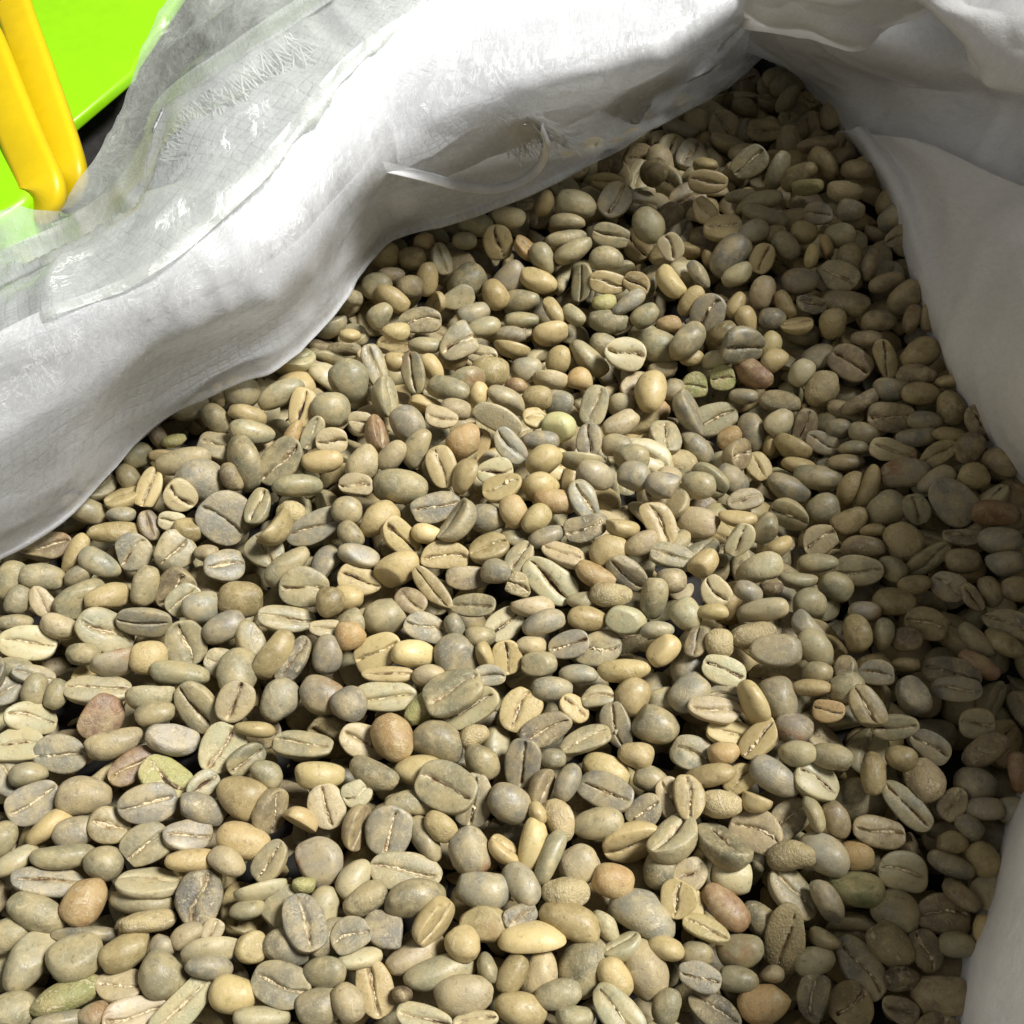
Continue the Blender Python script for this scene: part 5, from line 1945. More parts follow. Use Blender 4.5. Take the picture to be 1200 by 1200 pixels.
-186,725,-109,17,-6,-7,-97,95,77,41,12,
-205,779,-71,-81,-31,0,-47,96,63,57,7,
-153,-959,-96,10,2,-93,-33,108,76,51,0,
-64,-528,-133,31,68,61,23,80,57,36,1,
-111,-411,-101,-10,48,85,-14,96,75,48,1,
-72,-336,-116,-13,-33,0,-92,93,71,43,1,
-84,-186,-101,93,-25,23,3,97,73,50,7,
-83,-132,-74,34,-10,79,-48,90,70,39,4,
-125,28,-80,64,-74,14,-2,85,61,41,0,
-42,157,-72,43,25,-35,-78,99,70,51,4,
-30,281,-91,-9,-91,-34,-20,89,61,43,7,
-40,364,-114,-31,-53,17,76,72,57,31,0,
-84,449,-167,-16,-14,5,-97,92,69,45,12,
-135,582,-175,-1,73,-62,23,85,69,45,12,
-147,704,-135,12,87,-46,7,84,62,37,4,
-81,864,-87,-12,-58,-72,-34,88,71,46,1,
-143,908,-83,-55,-78,-13,24,87,58,52,7,
-54,-895,-127,13,22,22,93,91,64,43,6,
-36,-776,-116,-12,-46,-33,-80,88,62,44,0,
-43,-591,-126,18,57,-73,29,84,60,36,7,
-49,-458,-118,50,-5,-85,10,91,66,43,4,
16,-345,-131,54,-5,21,-80,76,57,38,1,
1,-77,-54,-15,10,16,96,95,65,46,4,
67,191,-94,36,84,-8,-36,103,75,55,4,
2,218,-111,-16,31,90,-21,85,68,41,0,
1,406,-146,65,-45,13,58,99,80,47,12,
-28,497,-191,-54,-8,16,-81,94,68,43,7,
22,704,-117,17,-85,35,-34,83,63,35,0,
64,805,-86,91,-20,4,-35,91,74,44,4,
-38,994,-80,-9,-63,-57,50,95,74,49,8,
195,-1005,-127,5,-8,-80,-58,91,67,39,8,
137,-863,-133,25,94,20,2,83,67,39,7,
110,-678,-100,-98,8,-6,-5,83,66,40,1,
120,-586,-89,65,-54,-49,16,89,70,48,12,
55,-515,-121,94,10,-27,-11,104,85,49,0,
57,-438,-98,-25,-13,-13,94,77,58,35,1,
46,-162,-98,-21,24,-93,-11,92,67,46,7,
58,-122,-52,-41,24,-19,-85,91,69,49,6,
106,56,-77,-4,3,-11,-98,82,57,38,4,
103,151,-53,14,-14,-96,-16,86,70,46,4,
108,262,-149,-78,-53,8,28,82,57,36,0,
148,593,-150,51,-31,-10,-79,99,75,52,6,
132,769,-94,-88,5,-17,-42,80,55,34,0,
104,918,-60,64,33,-28,62,99,77,47,7,
141,1066,-101,5,74,-48,45,98,70,52,1,
186,-937,-93,17,41,87,13,102,82,43,0,
167,-834,-94,60,-18,-11,76,98,76,51,4,
260,-739,-96,28,-78,-54,3,87,63,44,1,
212,-619,-119,-51,26,-80,1,83,67,38,1,
151,-455,-127,-31,89,21,23,74,58,35,4,
202,-386,-80,-80,-18,-21,-52,88,67,39,3,
227,-310,-88,-95,4,-17,21,99,74,49,12,
169,-251,-68,61,29,-17,-70,100,82,45,0,
189,-50,-51,34,-23,21,88,86,65,40,1,
159,6,-61,30,-80,-49,4,74,56,38,8,
166,142,-96,85,20,6,-47,84,56,51,1,
184,318,-195,-48,-22,-3,83,90,65,47,4,
232,409,-141,-25,-30,89,20,91,60,54,7,
246,490,-168,-10,44,88,8,101,78,50,0,
206,709,-103,4,-55,82,2,90,66,47,1,
205,869,-83,-14,10,79,-57,88,60,40,0,
245,912,-53,-61,36,24,-65,100,81,53,7,
252,1075,-117,25,60,-69,-27,84,61,40,4,
217,1203,-99,-5,-41,79,42,95,67,46,0,
333,-998,-91,12,-15,87,44,98,65,59,0,
312,-707,-119,57,-78,7,-19,101,76,52,1,
268,-646,-95,40,17,1,-89,99,76,42,0,
288,-538,-133,-12,-25,-95,-5,73,52,31,4,
263,4,-30,53,14,49,67,79,59,38,0,
312,10,-69,-6,-81,-51,24,94,65,50,6,
334,123,-133,2,8,-11,98,83,63,44,8,
277,264,-151,96,2,-11,-23,100,74,53,4,
329,297,-173,-53,-66,7,-52,86,66,45,7,
292,404,-102,7,29,-94,-11,96,69,46,7,
308,458,-154,-45,-64,-59,-13,91,65,48,4,
282,633,-126,3,95,13,26,93,69,40,7,
261,721,-60,-66,70,19,9,80,62,42,6,
316,736,-87,15,-83,50,9,83,58,41,3,
291,939,-92,17,-54,-78,23,86,70,37,4,
361,1070,-95,69,-18,2,-68,83,56,39,7,
266,1163,-93,27,-37,87,10,100,75,44,12,
362,1260,-112,-48,-25,57,59,108,84,51,6,
383,-947,-101,0,0,-18,-97,88,68,38,12,
353,-658,11,-40,-73,51,-15,108,79,52,0,
428,-423,-61,25,45,84,9,102,70,44,4,
397,-351,-36,70,11,-2,-69,87,66,45,8,
374,-217,-63,91,4,-2,-38,84,66,43,4,
409,-13,-61,-10,-32,-92,-12,85,60,40,4,
398,76,-110,-29,-26,21,89,90,63,48,8,
411,138,-135,10,-97,-14,12,92,72,42,7,
370,266,-171,62,-51,-28,-51,84,65,44,4,
380,304,-130,3,63,70,-30,95,73,50,8,
399,515,-132,-52,42,9,72,87,62,42,12,
417,600,-108,20,58,78,1,87,63,45,7,
335,622,-78,-7,61,-70,-33,87,60,44,6,
351,782,-82,-5,91,-38,-5,81,56,35,4,
338,891,-74,55,75,-5,34,86,63,42,12,
437,1110,-99,32,-92,17,-2,92,65,40,12,
383,1156,-122,-47,-27,28,78,93,74,41,1,
437,1329,-97,59,-67,-43,9,108,82,55,7,
460,-938,-108,-73,18,-40,-51,100,77,53,0,
480,-797,-123,-6,14,91,36,92,67,49,0,
540,-742,-120,-96,-6,7,-23,102,74,49,0,
486,-389,-45,18,44,-85,19,90,69,47,12,
509,-306,-53,6,-70,-69,-3,86,69,45,0,
515,-181,-42,89,8,28,-33,99,80,50,1,
523,-81,-102,-16,33,92,-3,79,52,47,3,
512,68,-124,14,-15,-10,-96,104,78,55,4,
472,421,-165,-23,35,-89,8,90,68,48,1,
542,696,-35,18,0,-3,-97,98,72,43,6,
512,866,-40,21,-71,-62,22,92,71,43,8,
516,905,-81,22,20,-82,-46,91,63,39,4,
545,1156,-88,41,3,-79,43,95,63,57,0,
520,1207,-136,68,-4,16,70,81,65,40,0,
478,1304,-175,83,29,25,-37,92,68,50,6,
473,1395,-197,-88,-18,32,-26,99,72,45,7,
611,-937,-106,32,84,-42,4,96,69,43,7,
553,-892,-104,-78,-19,-39,-42,97,71,45,6,
523,-694,-84,-83,38,-34,-17,77,53,41,7,
609,-586,-70,20,-83,-45,-22,80,58,41,7,
589,-510,-40,62,0,31,70,91,73,42,4,
550,-453,-40,24,50,-82,6,90,62,39,0,
554,-361,-31,73,-14,-41,51,108,81,57,0,
591,-186,-38,10,-95,-18,17,103,76,56,6,
590,-90,-75,-82,-18,4,52,93,68,41,1,
572,27,-124,-37,-1,21,90,100,71,42,0,
600,171,-147,17,7,-5,97,87,64,42,6,
560,607,-54,-10,-29,92,18,95,74,47,7,
606,721,-71,-5,-22,96,1,88,70,41,7,
641,894,-73,-8,-82,54,-13,99,72,44,1,
570,1089,-89,-35,-60,37,61,96,63,58,1,
564,1215,-107,23,-27,-89,25,108,76,53,0,
543,1338,-167,22,-14,-3,96,97,74,42,0,
528,1419,-152,83,-7,13,-52,99,68,53,0,
626,1472,-236,-24,51,-79,-19,83,58,38,8,
745,-896,-65,49,83,-3,-20,93,70,41,8,
647,-791,-58,-6,-74,-56,-34,86,62,42,0,
720,-586,-62,61,-4,21,-75,89,69,38,4,
745,-467,-13,-96,-14,-6,-17,93,71,39,1,
677,-424,-32,-39,34,4,-84,92,63,39,7,
748,-238,-70,-2,-60,77,-16,86,61,37,6,
682,-25,-87,84,-1,-11,-51,72,53,33,4,
700,138,-141,74,-25,11,-59,96,76,47,1,
666,205,-143,-14,-79,-57,8,72,58,34,0,
699,370,-117,-2,93,34,0,90,63,47,4,
646,464,-73,-9,-37,-91,4,94,72,45,6,
665,525,-51,-98,0,-4,13,93,73,40,0,
723,762,-20,6,-5,12,98,103,73,49,6,
664,779,-53,46,-30,68,-47,80,63,40,4,
673,980,-49,81,-4,-11,-56,108,77,49,3,
721,1028,-52,-87,22,-39,-13,105,72,56,0,
630,1337,-143,86,42,-22,10,92,66,40,1,
650,1360,-184,-88,-43,-5,9,79,55,36,1,
647,1454,-164,79,31,-28,43,89,68,41,12,
672,1529,-223,69,23,-5,67,96,75,46,1,
844,-956,-46,-28,-88,35,8,86,63,40,7,
811,-829,-47,-16,-15,96,-11,94,66,50,1,
777,-770,-55,-24,-18,93,-16,92,63,39,7,
767,-695,-59,0,63,-73,22,93,70,49,3,
743,-385,-13,80,-11,4,58,95,72,51,7,
785,-196,-35,11,13,92,34,99,78,52,7,
711,-80,-53,-50,-9,13,84,103,74,46,0,
703,10,-65,86,-17,22,41,101,75,50,4,
754,352,-83,-89,-38,-18,7,102,67,61,0,
786,491,-67,-21,65,-72,-1,89,67,45,7,
754,603,-29,-77,-45,30,29,83,58,44,1,
843,677,-35,-40,-23,22,-85,78,60,40,1,
773,856,-21,-86,4,7,-48,101,83,48,0,
842,944,-15,58,-22,15,-76,87,63,42,7,
769,1114,-56,-46,-2,16,86,86,66,44,7,
816,1184,-53,13,36,-86,-31,93,76,44,0,
793,1296,-112,-6,32,93,4,84,67,41,0,
784,1352,-129,17,-87,44,1,87,70,42,0,
787,1479,-145,-70,19,-43,51,96,73,47,1,
893,-747,-21,10,43,-84,27,98,79,44,3,
868,-527,-34,-10,89,-42,3,94,74,48,0,
981,-476,7,34,5,73,57,91,64,48,1,
942,-367,-12,-8,-50,-83,21,84,60,41,1,
891,-97,-24,4,72,67,-12,108,83,58,4,
863,-1,-35,8,96,-11,-21,88,62,47,12,
907,296,-40,-95,1,23,-13,76,60,38,0,
844,312,-44,24,61,-68,31,98,68,47,0,
884,426,-38,23,6,21,-94,72,59,34,1,
938,592,-10,19,-4,-8,-97,83,66,39,7,
902,645,11,-14,63,-74,16,91,63,44,0,
982,707,-1,97,1,-20,-10,89,70,44,12,
991,868,31,-29,-69,42,49,108,86,54,1,
958,917,0,1,-21,94,22,101,81,51,0,
853,1053,-44,-3,-68,-72,-9,94,67,49,0,
892,1258,-68,-93,3,25,23,98,76,42,12,
1006,-359,7,-3,-95,-18,-22,72,52,38,7,
986,-247,9,10,0,6,-98,96,73,44,6,
1033,-161,20,21,89,-35,17,90,70,39,1,
981,47,6,-52,-76,36,-7,93,65,45,3,
913,109,-19,-89,8,-17,40,91,67,41,4,
1002,384,17,-62,-75,-12,-9,93,64,46,6,
931,474,-22,97,1,-20,1,88,63,42,1,
1079,256,43,-11,59,78,-7,93,72,43,6,
-1064,-172,-78,14,73,41,51,90,69,47,4,
-1025,-106,-87,47,86,4,17,86,70,37,0,
-921,-659,-76,-23,-51,-72,39,108,80,50,0,
-947,-476,-89,31,14,-31,-87,94,74,48,1,
-881,-421,-105,76,-24,-13,-58,83,63,41,1,
-954,-302,-76,-18,10,-2,97,107,83,57,3,
-957,-175,-92,-75,-26,39,45,83,60,40,0,
-987,-41,-112,10,87,-38,25,79,54,40,4,
-950,4,-101,50,8,-3,85,91,64,45,0,
-824,-962,-58,-9,-50,84,13,108,85,48,0,
-880,-785,-86,31,91,-22,-10,100,79,53,0,
-904,-746,-129,-49,-22,-23,-80,87,63,40,7,
-844,-649,-133,23,33,-89,19,83,57,39,4,
-798,-324,-73,0,73,58,-34,82,60,38,4,
-839,-230,-95,98,-7,13,-8,92,71,40,4,
-865,-169,-99,1,42,-87,20,79,63,39,0,
-896,-34,-108,-52,35,71,-28,92,64,47,7,
-800,151,-79,90,34,-19,-11,87,69,46,7,
-664,-981,-143,-63,-2,2,-76,92,63,41,0,
-754,-363,-102,91,-15,11,-35,81,54,49,3,
-729,-310,-102,-19,-94,6,22,98,74,52,0,
-694,-227,-93,-17,11,-96,13,86,69,43,4,
-733,66,-68,-10,-21,-22,-94,86,63,38,0,
-724,195,-76,23,33,-35,83,87,59,46,1,
-570,-996,-130,29,37,86,-12,83,65,44,1,
-664,-673,-85,7,-50,-84,-9,83,61,41,1,
-611,-435,-92,21,-3,94,-23,98,67,47,6,
-570,-99,-83,-33,43,57,-60,88,61,46,4,
-612,-52,-88,31,-84,-36,21,85,69,36,0,
-661,187,-60,-20,31,-92,3,89,68,41,0,
-603,293,-42,46,54,68,13,108,80,52,0,
-425,-1001,-105,7,2,98,-16,82,61,42,12,
-499,-714,-97,7,-56,78,24,76,60,39,3,
-515,-589,-92,15,40,-88,-13,108,75,47,7,
-468,-428,-128,-4,-21,-37,-89,93,70,45,7,
-503,-349,-16,-71,-24,-17,-62,103,77,45,0,
-484,-167,-88,35,68,60,20,94,71,45,0,
-486,-26,-67,69,42,-23,53,90,66,38,1,
-577,220,-30,-5,98,-3,12,86,57,52,1,
-540,288,-31,44,-63,-62,2,99,72,50,6,
-460,441,-72,90,24,-12,32,83,67,37,0,
-444,-910,-116,0,7,98,-13,78,63,37,6,
-449,-743,-71,33,62,-69,4,104,84,46,3,
-410,-550,-95,-2,4,99,0,92,67,42,8,
-463,-424,-77,11,-92,34,-11,91,66,41,8,
-437,-361,-88,-57,61,48,-22,84,68,37,0,
-361,-233,-94,-7,-36,89,22,94,74,45,7,
-409,135,-79,-24,-85,-43,-12,90,63,42,7,
-403,164,-45,-11,-78,60,-4,87,68,38,4,
-479,292,-70,9,-91,-37,-5,104,83,56,7,
-328,446,-108,81,17,48,27,83,64,39,4,
-390,607,-116,48,12,64,57,82,64,41,7,
-355,-941,-110,-22,93,14,24,80,65,36,7,
-312,-514,-95,6,10,-9,98,78,57,38,1,
-273,-213,-84,92,7,-4,-36,91,62,47,7,
-366,102,-46,8,-28,83,45,94,68,51,3,
-340,169,-34,29,59,-74,6,100,74,43,0,
-268,323,-58,6,-5,-98,12,102,82,48,7,
-257,366,-94,-1,60,-78,-7,75,54,33,4,
-401,620,-50,-11,23,-59,75,97,76,50,7,
-320,671,-82,42,41,-76,24,86,60,40,12,
-322,781,-116,93,-6,-25,-21,98,76,48,12,
-232,-975,-85,78,-3,17,-58,92,65,48,6,
-219,-386,-113,5,98,14,4,76,57,36,7,
-167,-371,-83,25,46,81,21,87,65,39,12,
-262,-137,-90,-25,-76,-58,-5,103,80,48,3,
-218,-48,-65,25,11,-94,17,108,83,48,0,
-195,169,-46,10,50,-84,-10,79,60,38,12,
-212,520,-121,-7,-7,-56,81,81,60,44,7,
-187,578,-115,-5,-28,-93,16,92,74,46,7,
-251,700,-89,-19,-77,-48,-34,108,76,50,1,
-208,916,-97,-63,-68,-11,-31,92,67,45,4,
-54,-999,-94,-80,-11,58,3,91,62,42,4,
-73,-661,-130,11,1,95,-24,101,69,50,4,
-113,-563,12,-4,-23,-96,-9,108,84,53,0,
-110,-546,-120,-13,-46,86,-14,72,56,31,1,
-137,-330,-97,-31,53,75,-20,81,58,37,7,
-94,113,-54,-1,80,58,-7,85,62,36,7,
-39,242,-58,-5,47,87,6,96,72,42,12,
-70,335,-87,1,94,-9,29,101,72,55,7,
-142,859,-92,-54,77,-14,29,87,67,37,0,
-189,862,-66,64,65,-21,-32,90,74,41,0,
-25,-989,-124,59,49,-29,-55,82,64,37,7,
4,-890,-85,12,26,-93,17,77,61,39,6,
42,-637,-122,-75,19,-46,41,81,65,39,12,
5,-554,-99,10,-60,-76,-18,108,84,51,1,
19,-385,-90,91,-19,-20,29,108,78,46,6,
31,-309,-83,-16,8,-97,-1,98,69,44,6,
12,-14,-31,29,-36,87,12,79,59,39,4,
50,90,-76,-4,-96,-23,-8,92,65,40,8,
57,255,-131,15,-63,74,-13,85,61,45,0,
-27,463,-149,55,-33,-42,63,83,60,42,1,
26,517,-187,26,-19,-88,32,91,65,38,1,
-29,901,-70,44,-53,-71,2,108,74,49,0,
46,-871,-119,32,53,-23,-74,83,61,42,12,
113,-806,-122,19,-59,-42,65,88,65,40,0,
63,-237,-83,13,74,-61,-21,87,68,42,1,
140,-87,-26,78,-55,-12,-21,100,76,47,6,
104,-10,-57,32,58,-68,-29,94,74,41,6,
171,131,-50,-25,20,-92,-15,74,55,40,12,
110,233,-123,-51,-14,-25,80,77,62,39,7,
77,418,-182,-21,-58,-75,-18,80,59,39,6,
116,792,-48,71,64,-22,-17,95,68,44,4,
124,870,-42,75,46,44,6,94,69,48,3,
79,1051,-63,-22,-93,-20,15,95,69,43,0,
174,-984,-61,81,38,-18,-39,105,72,51,3,
220,-686,-132,-20,19,95,-7,83,57,37,4,
232,-181,-56,-74,32,4,57,94,75,43,0,
198,-45,-3,2,-40,-90,6,108,85,55,7,
213,1,-50,-28,5,51,80,85,63,46,12,
225,120,-90,-7,-79,52,28,108,82,52,0,
191,218,-97,-42,54,45,-56,88,61,45,6,
226,824,-39,95,11,-12,-23,106,82,53,1,
197,955,-39,28,-32,10,-89,89,71,41,7,
213,1052,-79,-90,5,5,-42,89,68,42,3,
211,1164,-66,12,-39,83,36,97,72,46,7,
256,-989,-88,87,26,-27,-27,100,80,48,12,
314,-590,-102,-81,10,-56,-3,81,62,35,1,
290,-538,-89,-22,-1,28,92,96,71,49,7,
333,-373,-57,-50,-11,1,-85,104,75,45,12,
274,-144,-50,71,44,-34,-40,88,65,45,3,
328,38,-23,-18,68,-61,33,91,73,40,7,
317,176,-95,41,-70,52,-21,89,68,40,7,
277,312,-183,77,14,-10,60,83,57,37,8,
318,686,-52,26,79,47,25,100,75,43,0,
305,803,-45,23,-79,55,-5,93,68,49,4,
331,949,-82,66,22,31,63,79,56,39,1,
342,1135,-62,-33,89,-7,-27,104,82,47,12,
279,1098,-78,96,6,6,-22,94,67,46,6,
287,1249,-98,-32,-16,92,3,92,71,48,0,
412,-991,-74,9,-68,-63,-33,86,65,37,0,
349,-276,-45,-72,19,22,-61,90,73,47,6,
431,-186,-29,92,28,9,23,98,78,44,4,
425,-80,-68,31,-57,74,12,81,63,36,1,
419,31,-82,44,15,13,-87,82,61,44,0,
348,226,-160,-64,-75,6,-12,84,68,42,0,
391,414,-169,25,81,-50,-12,72,54,37,7,
337,500,-120,-42,9,-11,-89,89,64,39,6,
366,683,-69,5,-13,-20,96,93,74,43,0,
374,820,-46,-21,-4,94,23,89,68,39,0,
373,973,-68,-79,27,3,53,89,62,41,7,
432,1070,-85,-34,92,15,4,88,69,38,4,
402,1233,-84,41,14,-77,-44,96,69,52,0,
456,1282,-123,73,57,13,33,95,71,41,8,
464,-843,-95,-1,-37,92,-2,95,67,42,7,
474,-470,-22,-9,94,28,4,90,72,42,6,
486,-357,-6,-7,-3,-98,-11,100,73,43,12,
443,-303,-20,13,-25,-94,-14,98,69,49,4,
474,201,-139,-78,11,18,57,104,81,56,6,
478,621,-71,4,-20,96,12,89,62,45,3,
439,851,-60,11,-21,96,-3,72,57,37,4,
510,1094,-81,-7,86,48,11,91,68,47,0,
459,1219,-119,-18,-50,83,13,86,66,38,6,
539,1278,-145,19,17,95,11,99,71,50,1,
460,1370,-157,-4,-6,-40,90,106,76,51,0,
570,-990,-51,-22,-95,4,17,108,87,48,1,
571,-703,-57,2,87,47,12,90,72,43,12,
537,-592,-72,90,33,-25,-3,86,60,42,4,
633,-467,-38,-27,18,23,91,86,71,38,3,
570,-264,-28,6,29,91,25,88,67,42,4,
528,-62,-61,64,10,6,74,92,65,48,0,
528,674,-72,93,-8,-8,-31,90,72,46,8,
610,991,-70,-6,-89,37,23,87,66,43,0,
550,1038,-77,74,48,-43,-11,80,55,38,7,
626,1169,-106,-12,-40,90,7,85,64,37,4,
566,1392,-108,57,77,-11,-23,97,70,52,0,
590,1446,-128,28,-50,50,63,98,79,51,0,
572,1456,-199,2,97,19,-8,99,76,49,0,
687,-991,-53,-89,33,-2,-27,95,67,45,8,
678,-851,-58,97,-19,3,11,104,69,63,7,
678,-666,-24,-49,-13,85,-5,95,69,46,8,
671,-367,-17,17,-97,6,3,80,62,40,0,
647,-350,21,-14,-1,-14,97,74,56,36,3,
733,-174,-75,76,-33,-1,55,85,59,37,4,
643,-117,-44,75,7,-8,64,97,78,49,12,
634,374,-93,89,12,29,30,85,67,36,0,
698,621,-52,63,-53,-9,-54,84,58,45,4,
645,730,-33,27,-13,-90,-28,79,60,38,3,
703,838,-32,68,8,-9,71,91,65,45,6,
734,966,-25,26,-70,-65,-1,92,67,50,7,
654,1061,-62,-11,-86,-48,1,88,68,42,7,
640,1263,-68,31,-66,-65,18,80,53,48,1,
682,1301,-100,41,-14,10,-88,92,65,42,0,
605,1393,-155,16,10,-9,-97,97,73,42,8,
617,1542,-155,-77,30,54,12,85,56,51,1,
713,1564,-201,-35,-27,-32,-83,108,87,45,1,
818,-1005,-53,-44,-88,-4,-8,82,67,35,1,
877,-859,-13,45,-20,-73,-44,92,72,45,4,
887,-808,-35,25,-93,-21,-2,88,62,42,1,
819,-720,-16,68,-3,-13,-71,96,74,45,7,
808,-406,-12,82,1,-11,55,84,66,43,7,
775,-242,-18,-27,19,42,-83,86,71,46,3,
763,111,-47,10,97,-18,-7,86,62,41,8,
780,313,-61,-87,-41,-23,-9,91,64,48,12,
754,452,-43,1,50,-85,-9,89,65,41,4,
780,654,-16,9,14,-98,1,81,64,40,7,
803,734,3,-15,49,-83,-16,108,77,56,6,
765,805,9,28,-93,11,15,88,64,47,12,
774,1020,-19,15,-34,-82,41,93,62,56,3,
823,1152,-32,-31,10,-36,86,80,57,35,6,
746,1229,-42,-8,-29,-71,62,92,61,55,8,
836,1297,-81,70,36,18,57,91,73,42,0,
837,1377,-112,1,62,77,-11,82,54,49,0,
831,1466,-122,-69,37,-23,56,91,71,46,4,
921,-710,2,-77,17,-27,-53,92,69,48,6,
896,-562,15,-13,47,82,-27,107,73,57,7,
924,-419,-23,43,-16,-5,88,82,61,40,1,
823,-60,-10,-15,-38,-85,30,105,79,54,6,
915,38,-30,-10,-1,-98,1,83,62,44,1,
858,361,-33,-2,-98,-14,-2,82,62,40,4,
957,612,26,-10,-79,58,8,88,71,40,6,
874,742,-6,-18,22,-62,72,83,57,45,7,
879,794,10,25,45,-81,23,87,61,46,7,
864,1010,-8,10,11,17,-96,95,67,50,8,
932,1036,-16,-4,93,-24,24,108,74,47,1,
797,1252,-54,-5,-69,-62,-35,97,70,47,7,
1031,-297,25,18,-30,85,-37,96,75,49,4,
1020,-220,38,-7,29,23,91,92,68,42,1,
1012,-84,8,18,47,85,8,98,80,44,6,
981,-8,43,-52,-8,-12,83,98,79,50,12,
924,56,15,-20,-50,-80,-22,93,63,42,6,
988,261,9,-1,-82,48,27,89,65,38,6,
1053,333,25,-71,11,16,-66,103,84,45,7,
1020,523,22,-69,-16,14,-68,84,68,39,0,
1117,46,62,28,-72,60,-15,103,74,53,1,
-983,-236,-95,14,-38,-89,-18,105,73,55,7,
-1049,-64,-99,-67,49,-18,-51,100,71,44,6,
-925,-604,-71,24,70,58,-31,102,83,50,1,
-955,-535,-56,5,77,45,42,99,72,50,1,
-929,-411,-96,-28,24,-91,14,78,56,34,12,
-911,44,-64,-1,85,51,3,102,77,54,0,
-743,-942,-68,-55,6,4,-82,100,80,48,7,
-850,-885,-79,36,59,-69,16,104,76,47,1,
-811,-735,-88,-90,6,-19,35,88,71,44,0,
-856,-630,-93,-28,-15,94,0,82,59,42,7,
-875,-97,-93,23,-81,-50,15,92,63,46,7,
-690,-982,-96,44,-75,41,-25,97,78,43,7,
-625,-780,-71,-9,67,43,-58,97,74,44,7,
-726,-522,-66,69,57,40,15,88,63,40,12,
-693,-402,-77,14,-77,-56,-23,99,68,50,6,
-697,-132,-80,19,-10,47,-84,82,57,37,3,
-615,-1005,-98,7,31,46,-82,87,67,38,1,
-617,367,-39,44,-88,-7,7,93,68,45,0,
-489,-971,-81,80,48,-32,-7,98,68,42,0,
-483,-918,-82,28,-91,9,-25,95,65,46,0,
-550,-691,-105,19,-72,-63,13,95,65,50,0,
-497,233,-49,-2,95,-28,-5,77,56,33,0,
-421,303,-36,25,58,-75,-13,82,64,35,12,
-504,428,-42,3,-67,72,11,95,78,44,1,
-397,-889,-91,-50,7,72,-46,87,69,45,4,
-360,-104,-33,67,-52,-27,43,93,66,48,1,
-383,39,-61,10,-67,-33,-64,95,76,48,0,
-389,250,-43,-94,12,26,13,93,73,44,8,
-342,402,-56,-38,-90,6,-16,93,67,49,4,
-408,567,-113,-64,-56,50,10,99,70,50,6,
-359,-984,-89,8,-77,57,24,94,65,40,1,
-327,-450,-64,18,-20,-86,-40,96,76,49,3,
-311,-239,-37,-87,-15,42,-18,97,66,46,0,
-311,37,-54,9,-13,-97,8,98,72,47,7,
-313,257,-42,93,-1,5,33,88,70,41,7,
-307,464,-63,16,87,37,-24,108,75,57,7,
-292,849,-123,-1,-22,97,-3,89,68,38,1,
-176,-998,-67,61,34,34,-61,91,69,47,6,
-194,-435,-73,-49,13,78,-35,94,72,41,7,
-196,20,-55,51,-32,8,-78,97,68,50,0,
-233,252,-37,1,92,-36,2,103,75,46,7,
-184,299,-49,-13,25,53,79,93,64,40,4,
-224,843,-108,-10,-59,74,-26,83,59,38,0,
-62,-942,-93,-74,-52,17,-37,96,63,58,4,
-84,-526,-88,37,12,-56,-72,89,59,54,12,
-43,114,-28,3,56,-80,-17,98,79,49,6,
-145,191,-72,34,0,80,-47,85,56,51,8,
-108,362,-44,-36,-11,-60,69,101,76,50,0,
-118,472,-25,25,-90,-33,-2,104,81,46,0,
-141,741,-64,-6,-13,-52,83,108,85,51,12,
-143,799,-72,73,6,-10,-66,79,60,34,0,
-103,967,-54,38,-8,-19,-89,94,74,41,0,
17,-953,-88,-95,-12,-8,24,93,65,44,6,
-2,-632,-90,-40,-26,7,87,84,68,41,1,
-25,-475,-66,-65,-30,8,68,91,66,46,0,
18,-65,-12,-11,30,31,88,93,64,43,0,
33,107,-37,22,-35,89,-9,103,80,54,7,
37,263,-89,-7,-35,92,1,99,70,52,0,
-1,327,-107,-90,-27,5,-30,89,62,43,1,
59,512,-145,-53,70,18,-41,98,67,42,0,
-5,697,-50,-72,-57,8,-35,90,73,47,1,
17,856,-86,6,53,-83,2,81,59,40,7,
72,-929,-80,-45,-84,16,19,95,68,50,7,
72,-804,-98,-27,-56,-75,-21,82,60,39,7,
134,103,-43,29,-56,76,-3,93,68,39,4,
134,213,-83,-14,-54,65,49,101,71,54,8,
126,705,-66,45,39,-42,-66,85,59,37,0,
72,900,-21,-25,61,-74,4,101,71,45,8,
129,1116,-78,-26,-74,-60,10,95,74,48,0,
142,-644,-91,80,-47,1,-35,84,57,37,8,
214,-704,-94,68,-11,11,-71,86,60,39,7,
240,-127,-9,-9,38,-90,-14,90,68,40,0,
157,376,-163,7,-87,47,7,90,64,43,0,
181,724,-65,47,-5,7,87,88,70,43,0,
129,985,-21,2,-48,-86,-8,92,65,40,6,
244,988,-94,8,-90,32,23,85,62,38,0,
201,1114,-44,5,-85,-43,-27,108,78,55,6,
239,-955,-28,-6,94,-30,-4,90,69,41,0,
280,-395,-20,2,-15,45,-87,81,58,42,0,
366,-84,-22,29,90,27,15,95,72,41,1,
323,103,-62,-82,23,23,-45,93,66,48,7,
280,137,-104,-45,61,-46,44,93,69,41,3,
362,194,-111,-6,2,10,-98,91,70,47,12,
287,317,-117,-5,-95,-9,-25,90,69,47,3,
312,357,-64,-74,18,25,-59,103,74,52,4,
281,514,-114,-42,-25,-86,-5,88,66,39,7,
319,940,-34,-14,3,96,20,98,80,41,0,
268,1063,-44,-12,-42,-83,-30,99,71,45,7,
342,1188,-92,-57,-81,1,3,96,78,41,0,
325,-935,-79,19,24,81,-47,79,64,35,8,
336,-333,-11,-30,6,-14,93,96,77,49,1,
390,-108,-49,-3,-93,-1,-34,91,66,42,0,
